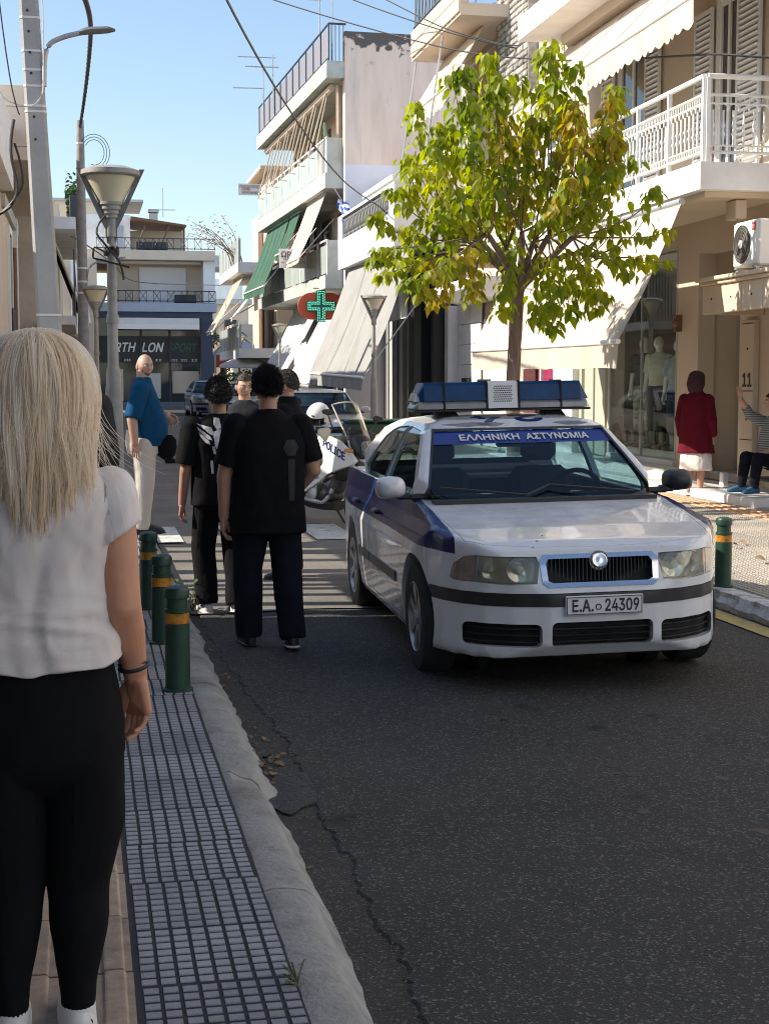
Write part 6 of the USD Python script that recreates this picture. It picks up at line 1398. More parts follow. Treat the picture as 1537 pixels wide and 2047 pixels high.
    T.part('speaker_box', bar(-0.10, 0.10, 0.013, 0.160, 0.152, 0.135), M_signw, under=h)
    holes_ = [at(xf(trimesh.creation.cylinder(0.0045, 0.003, sections=6), ry=math.pi / 2), LX + 0.150 - 0.17 * (zz - 0.06) if False else LX + 0.1525 - (zz - 0.013) * 0.135, -0.06 + 0.0125 * i_ + (0.006 if j_ % 2 else 0), LZ + zz * 1.22) for i_ in range(10) for j_, zz in enumerate(np.linspace(0.05, 0.13, 8))]
    T.part('speaker_holes', holes_, M_void, under=h, kind='stuff')
    for y in (-0.395, -0.108, 0.108, 0.395): T.part('strap', bar(y - 0.007, y + 0.007, 0.002, 0.162, 0.156, 0.14), M_void, under=h)
    for y in (-0.36, 0.36):
        T.part('foot', loft([[(LX - 0.08, y - 0.05, LZ - 0.005), (LX + 0.10, y - 0.05, LZ - 0.005), (LX + 0.10, y + 0.05, LZ - 0.005), (LX - 0.08, y + 0.05, LZ - 0.005)], [(LX - 0.1, y - 0.08, LZ - 0.05), (LX + 0.14, y - 0.08, LZ - 0.055), (LX + 0.14, y + 0.08, LZ - 0.055), (LX - 0.1, y + 0.08, LZ - 0.05)]]), M_carblack, under=h)
    for (x, y, z, r_) in ((1.96, 0.362, 0.772, 0.014), (1.88, -0.30, 0.81, 0.006), (1.80, -0.25, 0.83, 0.005), (1.95, -0.34, 0.785, 0.006)):
        T.part('paint_chip', xf(revolve([(0, 0), (r_, 0.001), (r_ * 0.6, 0.003), (0, 0.003)], 7), (x, y, z - 0.005), ry=0.25), M_void)
    return T
police = car('police_car', 'white and blue police car with a blue light bar facing the camera', (2.74, 9.52, -0.002), -math.pi / 2 - 0.036, M_carwhite, True)
police.x.AddRotateXOp().Set(1.0)
M_carcream = mat('cream_white_car_paint', (0.60, 0.58, 0.53), 0.25, coat=0.6, var=0.03)
parked = car('parked_car', 'white parked car behind the police motorcycle and the green bin', (4.62, 30.2, 0.085), -math.pi / 2 - 0.02, M_carcream, False, 'cars parked along the street')
copy_of(parked, 'parked_car', 'pale parked car far down the street, partly hidden by the policemen', 'car', (5.1, 52.0, 0.26), -math.pi / 2 - 0.05, 'cars parked along the street')
silver = car('parked_car', 'silver blue car down the street left of the young men', (4.9, 60.0, 0.32), -math.pi / 2 + 0.02, mat('silver_blue_paint', (0.22, 0.27, 0.36), 0.25, metal=0.3, coat=0.6), False, 'cars parked along the street')
# ---------------------------------------------------------------- police motorcycle and helmet
M_mwhite = mat('motorcycle_white', (0.68, 0.68, 0.67), 0.25, coat=0.5, var=0.03)
M_eng = mat('engine_metal', (0.10, 0.095, 0.09), 0.45, metal=0.5, var=0.3, vscale=18)
M_screen = pane('motor_screen', (0.86, 0.86, 0.80), 1.45)
mb = Thing('motorcycle', 'white police motorcycle with a windscreen parked behind the police car', 'motorcycle', (2.66, 17.05, 0.012), rotz=math.atan2(-0.90, 0.43))
mb.x.AddRotateXOp().Set(-7.0)
FX, RX, WR = 0.76, -0.74, 0.315
def mwheel(x, w_, nm):
    h = mb.holder(nm)
    mb.part('tyre', at(xf(trimesh.creation.torus(WR - w_, w_, major_sections=40, minor_sections=12), rx=math.pi / 2), x, 0, WR), M_tyre, under=h, smooth=60)
    mb.part('rim', at(xf(revolve([(WR - 2 * w_ + 0.012, -0.04), (WR - 2 * w_ - 0.012, -0.03), (WR - 2 * w_ - 0.012, 0.03), (WR - 2 * w_ + 0.012, 0.04)], 36, cap=False), rx=math.pi / 2), x, 0, WR), M_alloy, under=h, smooth=40)
    mb.part('spokes', [tube([(x, 0.03 * s, WR), (x + 0.2 * math.cos(a), 0.015 * s, WR + 0.2 * math.sin(a))], 0.006, 5) for a in np.arange(10) * 2 * math.pi / 10 for s in (-1, 1)], M_alloy, under=h)
    mb.part('hub', at(xf(trimesh.creation.cylinder(0.045, 0.14, sections=14), rx=math.pi / 2), x, 0, WR), M_eng, under=h, smooth=40)
    for s in (-1, 1): mb.part('brake_disc', at(xf(trimesh.creation.annulus(0.07, 0.14, 0.005, sections=28), rx=math.pi / 2), x, s * 0.075, WR), M_metal, under=h)
mwheel(FX, 0.058, 'front_wheel'); mwheel(RX, 0.075, 'rear_wheel')
side_p = [(-0.02, 0.93), (0.10, 1.00), (0.30, 1.00), (0.50, 0.945), (0.66, 0.86), (0.78, 0.755), (0.74, 0.72), (0.52, 0.655), (0.36, 0.60), (0.22, 0.52), (0.16, 0.60), (0.26, 0.70), (0.25, 0.76), (0.12, 0.83), (-0.02, 0.86)]
for s in (-1, 1):
    m = prism(Polygon(side_p).buffer(0.012, quad_segs=3).buffer(0), 'y', -0.02, 0.02)
    q = from_man(m.refine_to_length(0.04)); v = np.array(q.vertices)
    v[:, 1] = v[:, 1] * 1.0 + s * (0.205 - 0.16 * np.clip(v[:, 0] - 0.35, 0, 1) ** 1.5 - 0.09 * np.clip(v[:, 2] - 0.88, 0, 1) * 4 * 0.3)
    mb.part('side_fairing', trimesh.Trimesh(v, q.faces, process=False), M_mwhite, smooth=30)
    lowp = prism([(0.13, 0.47), (0.30, 0.545), (0.02, 0.50), (-0.16, 0.38), (-0.10, 0.36)], 'y', s * 0.19 - 0.018, s * 0.19 + 0.018)
    mb.part('belly_panel', lowp, M_mwhite)
    mb.part('fork_leg', [tube([(0.55, s * 0.10, 0.98), (0.64, s * 0.10, 0.75)], 0.03, 10), tube([(0.64, s * 0.10, 0.75), (FX, s * 0.10, WR)], 0.024, 10)], M_metal, smooth=50)
    mb.part('handlebar', tube(smooth_path([(0.44, s * 0.05, 1.05), (0.42, s * 0.2, 1.10), (0.36, s * 0.40, 1.08)], 10), 0.013, 6), M_black, smooth=50)
    mb.part('grip', tube([(0.375, s * 0.34, 1.09), (0.355, s * 0.44, 1.075)], 0.02, 8), M_rubber, smooth=50)
    mb.part('hand_guard', hull(ball((0.46, s * 0.36, 1.05), (0.02, 0.05, 0.05)), ball((0.44, s * 0.45, 1.04), (0.02, 0.02, 0.035)), ball((0.47, s * 0.38, 0.98), (0.02, 0.03, 0.04))), mat('cream_plastic', (0.52, 0.47, 0.37), 0.4), smooth=50)
    mb.part('mirror_stalk', tube([(0.42, s * 0.26, 1.10), (0.42, s * 0.34, 1.24)], 0.008, 5), M_black)
    mb.part('mirror', hull(ball((0.42, s * 0.34, 1.27), (0.018, 0.06, 0.035)), ball((0.42, s * 0.38, 1.27), (0.015, 0.05, 0.03))), M_black, smooth=50)
    mb.part('indicator', hull(ball((0.70, s * 0.17, 0.86), 0.022), ball((0.68, s * 0.24, 0.86), 0.02)), mat('amber', (0.5, 0.2, 0.03), 0.3), smooth=50)
    mb.part('crash_bar', tube(smooth_path([(0.35, s * 0.12, 0.60), (0.45, s * 0.30, 0.55), (0.38, s * 0.32, 0.40), (0.15, s * 0.16, 0.28)], 14), 0.014, 6), M_black, smooth=50)
    mb.part('frame_tube', tube(smooth_path([(0.45, s * 0.06, 0.88), (0.20, s * 0.14, 0.68), (-0.20, s * 0.13, 0.50), (-0.25, s * 0.11, 0.38)], 12), 0.028, 7), M_eng, smooth=50)
    mb.part('swing_arm', tube([(-0.22, s * 0.11, 0.40), (RX, s * 0.11, WR)], 0.028, 6), M_eng, smooth=50)
    mb.part('foot_peg', tube([(-0.12, s * 0.14, 0.36), (-0.12, s * 0.26, 0.35)], 0.016, 6), M_black)
    mb.part('tail_panel', prism([(-0.30, 0.82), (-0.95, 0.98), (-0.98, 0.90), (-0.45, 0.70), (-0.25, 0.70)], 'y', s * 0.12 - 0.015, s * 0.12 + 0.015), M_mwhite)
    q = text('POLICE', 0.085, 0.004, True, width=0.42); v = np.array(q.vertices)
    yy = lambda x, z: 0.228 - 0.16 * np.clip(x - 0.35, 0, 1) ** 1.5 - 0.108 * np.clip(z - 0.88, 0, 1)
    X = 0.42 + v[:, 0] * (1 if s < 0 else -1)
    Z = 0.865 + v[:, 1] - 0.36 * (X - 0.42)
    mb.part('fairing_lettering', trimesh.Trimesh(np.stack([X, s * (yy(X, Z) + v[:, 2]), Z], 1), q.faces, process=False), M_carblue)
mb.part('tank', soft(hull(ball((0.30, 0, 0.92), (0.14, 0.15, 0.12)), ball((-0.02, 0, 0.86), (0.12, 0.12, 0.10))), 0.03, 6), M_black, smooth=60)
mb.part('seat', soft(hull(ball((-0.10, 0, 0.83), (0.10, 0.12, 0.06)), ball((-0.45, 0, 0.83), (0.12, 0.14, 0.06))) + hull(ball((-0.52, 0, 0.90), (0.1, 0.13, 0.06)), ball((-0.82, 0, 0.93), (0.1, 0.12, 0.05))), 0.03, 6), M_rubber, smooth=60)
mb.part('nose_cowl', soft(hull(ball((0.62, 0, 0.98), (0.08, 0.13, 0.08)), ball((0.74, 0, 0.86), (0.07, 0.13, 0.09)), ball((0.50, 0, 1.0), (0.06, 0.12, 0.06))), 0.03, 5), M_black, smooth=60)
mb.part('headlight', hull(ball((0.80, 0, 0.86), (0.02, 0.10, 0.06)), ball((0.76, 0, 0.95), (0.02, 0.09, 0.04))), M_lens2, smooth=60)
mb.part('beak', hull(ball((0.74, 0, 0.77), (0.06, 0.08, 0.02)), ball((0.98, 0, 0.70), (0.03, 0.03, 0.012))), M_mwhite, smooth=60)
mb.part('front_mudguard', at(xf(loft([ell(((WR + 0.03) * math.cos(a), 0, (WR + 0.03) * math.sin(a)), 0.008, 0.075, 8, 'yz') if False else np.array([((WR + 0.015 + d_) * math.cos(a), y_, (WR + 0.015 + d_) * math.sin(a)) for y_, d_ in ((-0.07, -0.02), (-0.05, 0.012), (0.05, 0.012), (0.07, -0.02), (0.05, 0.004), (-0.05, 0.004))]) for a in np.linspace(0.35, 2.5, 16)])), FX, 0, WR), M_mwhite, smooth=40)
mb.part('windscreen', thick(grid(lambda u, v: np.stack([0.66 - 0.30 * v - 0.10 * (2 * u - 1) ** 2, (0.16 + 0.03 * v) * (2 * u - 1), 1.02 + 0.40 * v - 0.05 * v * (2 * u - 1) ** 2], -1), 14, 10), 0.004), M_screen, smooth=60)
mb.part('screen_edge', tube([(0.66 - 0.30 * v - 0.10 * (2 * u - 1) ** 2, (0.16 + 0.03 * v) * (2 * u - 1), 1.02 + 0.40 * v - 0.05 * v * (2 * u - 1) ** 2) for u, v in [(0, t) for t in np.linspace(0, 1, 8)] + [(t, 1) for t in np.linspace(0.1, 0.9, 8)] + [(1, t) for t in np.linspace(1, 0, 8)]], 0.009, 5), mat('cream_plastic', (0.52, 0.47, 0.37), 0.4))
mb.part('instrument_panel', cbx(0.46, 0.54, -0.10, 0.10, 1.04, 1.13, 0.02), M_black)
mb.part('engine', soft(hull(ball((0.18, 0, 0.36), (0.10, 0.15, 0.10)), ball((-0.15, 0, 0.38), (0.12, 0.14, 0.12))) + hull(ball((0.25, 0, 0.45), (0.08, 0.11, 0.08)), ball((0.34, 0, 0.60), (0.07, 0.10, 0.06))), 0.03, 4), M_eng, smooth=50)
for s in (-1, 1): mb.part('engine_cover', at(xf(revolve([(0.10, 0), (0.105, 0.02), (0.08, 0.04), (0.0, 0.045)], 20), rx=-s * math.pi / 2), -0.02, s * 0.145, 0.36), M_metal, smooth=40)
mb.part('radiator', cbx(0.38, 0.42, -0.14, 0.14, 0.52, 0.74, 0.01), M_black)
mb.part('belly_pan', loft([ell((x, 0, 0.24), a_, b_, 12, 'yz') for x, a_, b_ in ((0.30, 0.10, 0.06), (0.0, 0.13, 0.07), (-0.25, 0.10, 0.06))]), M_black, smooth=40)
mb.part('exhaust', tube(smooth_path([(0.30, -0.10, 0.42), (0.20, -0.16, 0.26), (-0.15, -0.17, 0.28), (-0.40, -0.19, 0.42), (-0.95, -0.21, 0.60)], 22), np.interp(np.linspace(0, 1, 22), [0, 0.55, 0.65, 1], [0.022, 0.024, 0.06, 0.062]), 12), M_metal, smooth=50)
mb.part('rear_mudguard', hull(ball((-0.95, 0, 0.85), (0.05, 0.10, 0.03)), ball((-1.10, 0, 0.62), (0.02, 0.08, 0.02))), M_black)
mb.part('tail_light', hull(ball((-1.0, -0.06, 0.92), 0.025), ball((-1.0, 0.06, 0.92), 0.025)), M_signr)
mb.part('side_stand', tube([(-0.05, 0.12, 0.32), (0.06, 0.30, 0.03)], 0.014, 6), M_black)
hl = Thing('helmet', 'white crash helmet resting on the motorcycle handlebar', 'helmet', (2.62, 16.98, 1.28), rotz=-0.5)
hs = trimesh.creation.icosphere(4, 1.0); v = np.array(hs.vertices)
V = v * np.array([0.132, 0.155, 0.135]); V[:, 2] -= 0.03 * np.clip(-v[:, 2], 0, 1) ** 2 * 0
hm = to_man(trimesh.Trimesh(V, hs.faces)) - prism([(-0.11, 0.03), (0.11, 0.03), (0.12, -0.06), (0.05, -0.16), (-0.05, -0.16), (-0.12, -0.06)], 'x', -9, -8) - prism([(-0.11, 0.035), (0.11, 0.035), (0.115, -0.07), (-0.115, -0.07)], 'y', -0.4, -0.03)
hm = hm.trim_by_plane((0, 0, 1), -0.10)
tl = lambda m: (m.apply_transform(trimesh.transformations.euler_matrix(0.5, 0.25, 0)), m)[1]
hl.part('shell', tl(from_man(hm)), M_mwhite, smooth=40)
hl.part('lining', tl(from_man(to_man(trimesh.Trimesh(v * np.array([0.122, 0.142, 0.125]), hs.faces)))), M_void, smooth=60)
hl.part('visor', tl(thick(grid(lambda u, v_: np.stack([0.128 * np.sin((u - 0.5) * 2.6), -0.152 * np.cos((u - 0.5) * 2.6), -0.065 + 0.085 * v_], -1), 18, 5), 0.003)), pane('visor', (0.6, 0.6, 0.58), 1.5), smooth=60)
hl.part('vent', tl(cbx(-0.02, 0.02, -0.15, -0.14, 0.055, 0.07, 0.003)), M_black)
# ---------------------------------------------------------------- people
def torso_m(rings, p=2.5, n=28): return to_man(loft([ell((cx, cy, z), a, b, n, 'xy', p) for z, a, b, cx, cy in rings]))
_headbase = trimesh.creation.icosphere(4, 1.0)
def head_mesh(c, yaw=0.0, pitch=0.0, s=1.0, ears=True):
    """A head with brow, eye sockets, nose, lips, chin and ears; face towards +y before the turn."""
    v = np.array(_headbase.vertices); x, y, z = v.T.copy()
    low = np.clip(-z, 0, 1)
    X = 0.076 * x * (1 - 0.30 * low ** 1.4); Y = 0.096 * y * (1 - 0.10 * low); Z = 0.116 * z
    back = np.clip(-y, 0, 1); Y += 0.010 * back * np.clip(z + 0.3, 0, 1); Y += 0.02 * back * low
    fr = np.clip(y, 0, 1) ** 2
    g = lambda u, m, w: np.exp(-((u - m) / w) ** 2)
    Y += fr * (0.010 * g(z, 0.26, 0.11) * g(x, 0, 0.5) - 0.011 * g(z, 0.08, 0.10) * (g(x, 0.36, 0.15) + g(x, -0.36, 0.15)))
    Y += fr * 0.026 * g(x, 0, 0.11) * np.where(z > -0.2, np.clip((0.22 - z) / 0.42, 0, 1), np.clip((z + 0.32) / 0.12, 0, 1))
    Y += fr * 0.006 * g(x, 0, 0.28) * (g(z, -0.46, 0.05) + g(z, -0.58, 0.05)) - fr * 0.005 * g(z, -0.52, 0.03) * g(x, 0, 0.3)
    Y += fr * 0.012 * g(x, 0, 0.25) * g(z, -0.85, 0.16); X += 0.004 * np.sign(x) * g(z, -0.1, 0.2) * g(np.abs(x), 0.75, 0.25)
    m = trimesh.Trimesh(np.stack([X, Y, Z], 1) * s, _headbase.faces, process=False)
    parts = [m]
    if ears:
        for q in (-1, 1):
            e = trimesh.creation.icosphere(2, 1.0); e.apply_scale((0.010, 0.020, 0.032)); e.apply_translation((q * 0.077, -0.008, -0.005)); e.apply_scale(s); parts.append(e)
    R = trimesh.transformations.euler_matrix(pitch, 0, yaw, 'sxyz')
    for q in parts: q.apply_transform(R); q.apply_translation(c)
    M = to_man(parts[0])
    for q in parts[1:]: M = M + to_man(q)
    return M, R
def eye_parts(T, c, R, s=1.0, brows=(0.05, 0.035, 0.03), glasses=False):
    def pl(m): m.apply_scale(s); m.apply_transform(R); m.apply_translation(c); return m
    for q in (-1, 1):
        e = trimesh.creation.icosphere(2, 0.0125); e.apply_translation((q * 0.031, 0.0795, 0.010)); T.part('eye', pl(e), mat('eye_white', (0.6, 0.58, 0.55), 0.3))
        i = trimesh.creation.icosphere(1, 0.006); i.apply_translation((q * 0.031, 0.0885, 0.010)); T.part('iris', pl(i), mat('iris', (0.03, 0.02, 0.015), 0.2))
        b = tube([(q * 0.014, 0.095, 0.024), (q * 0.033, 0.092, 0.029), (q * 0.052, 0.080, 0.023)], [0.003, 0.0042, 0.002], 6); T.part('eyebrow', pl(b), mat('brow', brows, 0.9))
        if glasses:
            T.part('glasses', pl(tube([(q * 0.008, 0.102, 0.012), (q * 0.03, 0.100, 0.024), (q * 0.056, 0.090, 0.014), (q * 0.03, 0.098, -0.006), (q * 0.008, 0.102, 0.010)], 0.0025, 5)), M_black)
            T.part('glasses_arm', pl(tube([(q * 0.058, 0.088, 0.016), (q * 0.078, 0.02, 0.018), (q * 0.081, -0.02, 0.008)], 0.0022, 5)), M_black)
    T.part('lips', pl(hull(ball((-0.016, 0.083, -0.059), (0.008, 0.004, 0.004)), ball((0.016, 0.083, -0.059), (0.008, 0.004, 0.004)), ball((0, 0.089, -0.060), (0.008, 0.004, 0.006))) and from_man(hull(ball((-0.016, 0.080, -0.059), (0.008, 0.004, 0.004)), ball((0.016, 0.080, -0.059), (0.008, 0.004, 0.004)), ball((0, 0.0855, -0.060), (0.008, 0.004, 0.006))))), mat('lips', (0.38, 0.17, 0.14), 0.5))
def frame_from(d, fwd):
    """Matrix whose -z axis is d (fingers), y axis near fwd (thumb side)."""
    z = -np.asarray(d, float); z /= np.linalg.norm(z); y = np.asarray(fwd, float); y = y - z * y.dot(z); y /= np.linalg.norm(y)
    return np.stack([np.cross(y, z), y, z], 1)
def hand_m(wrist, d, thumb, side, curl=0.35, s=1.0, fine=False, spread=0.0):
    """A hand hanging from the wrist: fingers along d, thumb side towards 'thumb'; side +1 right, -1 left."""
    F = frame_from(d, thumb)
    def W(p): return np.asarray(wrist, float) + F @ (np.asarray(p, float) * np.array([side, 1, 1]) * s)
    def B(p, r): return ball(W(p), np.asarray(r) * s if np.ndim(r) == 0 else np.asarray(r) * s)
    M = hull(B((0, 0.018, -0.012), 0.019), B((0, -0.018, -0.012), 0.017), B((0.002, 0.032, -0.085), 0.0145), B((0.002, -0.032, -0.078), 0.0125), B((-0.004, 0.0, -0.05), 0.018))
    M = M + hull(B((0, 0, 0.03), 0.025), B((0, 0.012, -0.02), 0.02), B((0, -0.012, -0.02), 0.019))
    for k, (y, z, L, r) in enumerate(((0.031, -0.088, 0.072, 0.0088), (0.010, -0.093, 0.080, 0.0092), (-0.011, -0.090, 0.074, 0.0088), (-0.031, -0.082, 0.058, 0.0078))):
        p = np.array([0.002, y, z]); a = curl * (0.6 + 0.12 * k); ys = spread * (1.5 - k)
        js = [(W(p), r * s)]
        for f, w in ((0.44, 1.0), (0.31, 1.5), (0.25, 1.2)):
            p = p + L * f * np.array([-math.sin(a), ys * math.cos(a), -math.cos(a)]); r *= 0.92; js.append((W(p), r * s)); a += curl * w
        M = M + chain(js)
    tb = [(W((-0.004, 0.026, -0.022)), 0.014 * s), (W((-0.014, 0.046, -0.05)), 0.0115 * s), (W((-0.02, 0.052, -0.08)), 0.0095 * s), (W((-0.026, 0.050, -0.102)), 0.0078 * s)]
    return M + chain(tb)

class Person:
    def __init__(self, label, loc, face, height=1.75, skin=(0.42, 0.235, 0.16), group=None, cat='person', name='person', kind=None):
        """face: the 2D direction the body faces."""
        self.rot = math.atan2(face[1], face[0]) - math.pi / 2
        self.T = Thing(name, label, cat, loc, rotz=self.rot)
        self.k = height / 1.75
        self.skin = mat('skin_%d' % int(sum(skin) * 1000), skin, 0.5, var=0.10, vscale=14, sss=0.06)
    def L(self, M): return M.scale((self.k,) * 3)
    def body(self, arms, head_yaw=0.0, head_pitch=0.0, ears=True, face=True, brows=(0.05, 0.035, 0.03), legs=None, torso=None, neck_r=0.055, hd=(0, 0.02, 1.632), fine=0.016, glasses=False, hscale=1.0, lean=0.0):
        k = self.k
        H, R = head_mesh((0, 0, 0), head_yaw, head_pitch, 1.0 * hscale, ears)
        B = hull(ball((0, 0.0, 1.46), (0.06, 0.055, 0.05)), ball((hd[0], hd[1] - 0.015, hd[2] - 0.05), (neck_r, neck_r, 0.05)))
        B = B + hull(ball((0.12, 0, 1.40), 0.05), ball((-0.12, 0, 1.40), 0.05), ball((0, 0, 1.46), 0.05), ball((0, 0.0, 1.2), (0.12, 0.07, 0.1)))
        B = B + hull(ball((0, 0, 1.2), (0.12, 0.07, 0.1)), ball((0, 0, 0.95), (0.12, 0.08, 0.1)))
        for a in arms: B = B + chain(a['js'])
        for l in legs or []: B = B + chain(l)
        m = soft(self.L(B), fine, 8)
        out = to_man(m) if False else None
        pieces = [m]
        Hm = from_man(self.L(H.translate(hd))); pieces.append(Hm)
        for a in arms:
            if a.get('hand', True):
                p, q = np.array(a['js'][-2][0]), np.array(a['js'][-1][0])
                hm = hand_m(q, a.get('d', q - p), a.get('thumb', (0, 1, 0)), a['side'], a.get('curl', 0.35), a.get('hs', 1.0), spread=a.get('spread', 0.0))
                hh = from_man(self.L(hm).refine_to_length(0.006)); hh = trimesh.Trimesh(hh.vertices, hh.faces, process=True)
                trimesh.smoothing.filter_taubin(hh, lamb=0.5, nu=0.51, iterations=6); pieces.append(hh)
        try:
            U = to_man(pieces[0])
            for q in pieces[1:]: U = U + to_man(q)
            bm = from_man(U)
            if len(bm.vertices) < 100: bm = trimesh.util.concatenate(pieces)
        except Exception: bm = trimesh.util.concatenate(pieces)
        self.T.part('body', bm, self.skin, smooth=55)
        Tm = self
        self.hc = np.array(hd) * k; self.R = R
        if face: eye_parts(self.T, self.hc, R, k * hscale, brows, glasses)
    def cloth(self, name, M, m, folds=0.006, h=0.018, it=10, fscale=(9, 9, 4), seed=0, label=None):
        q = soft(self.L(M), h, it, folds, fscale, seed); self.T.part(name, q, m, smooth=60, label=label); return q
    def shoe(self, x, y, z, m, sole, yaw=0.0, pitch=0.0, L=0.27, name='shoe'):
        up = hull(ball((0, -0.055, 0.05), (0.038, 0.042, 0.045)), ball((0, 0.0, 0.055), (0.036, 0.05, 0.05)), ball((0, 0.14, 0.03), (0.042, 0.05, 0.026)), ball((0, -0.05, 0.02), (0.036, 0.045, 0.015)), ball((0, 0.13, 0.02), (0.044, 0.055, 0.015)))
        so = hull(*[ball(p, (0.040, 0.04, 0.012)) for p in ((0.004, -0.06, 0.012), (-0.004, -0.06, 0.012), (0.006, 0.13, 0.012), (-0.006, 0.13, 0.012), (0, 0.16, 0.016))])
        M = trimesh.transformations.euler_matrix(pitch, 0, yaw, 'sxyz'); M[:3, 3] = np.array((x, y, z)) * self.k
        for q, mm, nm in ((up, m, name), (so, sole, name + '_sole')):
            t = from_man(q.scale((self.k,) * 3)); t.apply_transform(M); self.T.part(nm, t, mm, smooth=50)

def cut_below(M, z): return M.trim_by_plane((0, 0, 1), z)
def tee(rings, arms, r=(0.078, 0.082, 0.08), n=2.5):
    M = torso_m(rings, n)
    for j in arms: M = M + chain(j)
    return M
def sleeve(sh, el, t, r0, r1):
    """Sleeve from the shoulder to fraction t of the upper arm, cut off square."""
    sh, el = np.array(sh, float), np.array(el, float); e = sh + (el - sh) * t; d = (el - sh) / np.linalg.norm(el - sh)
    M = hull(ball(sh, r0), ball(e + d * r1, r1)); return M.trim_by_plane(tuple(-d), float(-d.dot(e)))
TEE = [(0.80, 0.205, 0.145, 0, 0), (0.95, 0.20, 0.14, 0, 0), (1.12, 0.195, 0.135, 0, -0.005), (1.28, 0.205, 0.135, 0, -0.005), (1.38, 0.20, 0.12, 0, 0), (1.44, 0.165, 0.095, 0, 0), (1.49, 0.085, 0.075, 0, 0.0), (1.505, 0.068, 0.066, 0, 0.0)]
M_blackcloth = mat('black_cotton', (0.0065, 0.0065, 0.008), 0.95, spec=0.15, var=0.25, vscale=14)
M_navycloth = mat('navy_denim', (0.009, 0.010, 0.017), 0.95, spec=0.15, var=0.3, vscale=10)
M_sneaker = mat('white_sneaker', (0.62, 0.61, 0.58), 0.6, var=0.12, vscale=20)
M_soleW = mat('white_sole', (0.6, 0.59, 0.56), 0.7); M_shoeB = mat('black_shoe', (0.015, 0.015, 0.016), 0.5)
M_hairB = mat('black_hair', (0.010, 0.008, 0.007), 0.55, var=0.4, vscale=60, bump=0.8, bscale=90)
def leg(hip, knee, ank, rs=(0.10, 0.075, 0.062)):
    return [(hip, rs[0]), (knee, rs[1]), (ank, rs[2])]
def trousers(legs, waist=0.98, wr=(0.165, 0.115), seat=(0.17, 0.125), rs=(0.112, 0.092, 0.085), hem=0.07, cy=0.0):
    M = torso_m([(0.78, seat[0], seat[1], 0, cy), (0.86, seat[0] + 0.008, seat[1] + 0.01, 0, cy), (waist, wr[0], wr[1], 0, cy), (waist + 0.02, wr[0], wr[1], 0, cy)])
    for h_, k_, a_ in legs:
        a2 = np.array(a_, float)
        M = M + hull(ball(h_, rs[0]), ball(k_, rs[1])) + cut_dir(hull(ball(k_, rs[1]), ball(a2, rs[2])), k_, a_)
    return M
def cut_dir(M, k_, a_):
    k_, a_ = np.array(k_, float), np.array(a_, float); d = (a_ - k_) / np.linalg.norm(a_ - k_); e = a_ + d * 0.035
    return M.trim_by_plane(tuple(-d), float(-d.dot(e)))
def print_on(P, shirt, shapes, m, name='shirt_print', back=True, off=0.004):
    """Flat print on a garment: the outline's patch of the garment's own surface."""
    try: S = to_man(shirt)
    except Exception: return
    n = shirt.vertex_normals
    big = to_man(trimesh.Trimesh(shirt.vertices + n * off, shirt.faces, process=False))
    for poly in shapes:
        q = (big - S) ^ prism(poly, 'y', -0.5 if back else 0.0, 0.0 if back else 0.5)
        if q.num_tri() > 0: P.T.part(name, from_man(q), m)
def hair_cap(P, kind='afro', m=M_hairB, z_low=-0.12, puff=1.16, n=2600, seed=1, size=0.010, rough=0.016):
    """Hair as a cap over the skull with many small tufts."""
    c, R, k = P.hc, P.R, P.k; rgx = random.Random(seed)
    v = np.array(_headbase.vertices)
    S = np.array([0.079, 0.104, 0.120]) * puff
    keep = (v[:, 2] > z_low - 0.38 * np.clip(-v[:, 1], 0, 1) + 0.12 * (meshkit.noise(v * 9, seed) - 0.5)) & ~((v[:, 1] > 0.35) & (v[:, 2] < 0.45))
    d = (meshkit.fbm(v * 5, 3, seed) - 0.5) * rough + 0.012 * np.clip(v[:, 2], 0, 1) * (rough > 0.02)
    w = v * S + v * d[:, None] + np.array([0, -0.008, 0.006])
    f = _headbase.faces[keep[_headbase.faces].all(1)]
    cap = trimesh.Trimesh(w * k, f, process=False); cap.remove_unreferenced_vertices()
    T_ = [cap]; vs, fs, o = [], [], 0
    idx = [i for i in range(len(v)) if keep[i]]
    for _ in range(n):
        i = rgx.choice(idx); p = w[i] * k; nn = v[i] + np.array([rgx.gauss(0, .5), rgx.gauss(0, .5), rgx.gauss(0, .5)]); nn /= np.linalg.norm(nn)
        s_ = np.cross(nn, (rgx.gauss(0, 1), rgx.gauss(0, 1), rgx.gauss(0, 1))); s_ /= np.linalg.norm(s_) + 1e-9
        L = size * rgx.uniform(0.5, 1.6); wd = 0.003
        vs += [p - s_ * wd, p + s_ * wd, p + nn * L + s_ * wd * 0.5]; fs.append((o, o + 1, o + 2)); o += 3
    T_.append(trimesh.Trimesh(np.array(vs), np.array(fs), process=False))
    mm = trimesh.util.concatenate(T_); mm.apply_transform(R); mm.apply_translation(c)
    P.T.part('hair', mm, m, smooth=False)

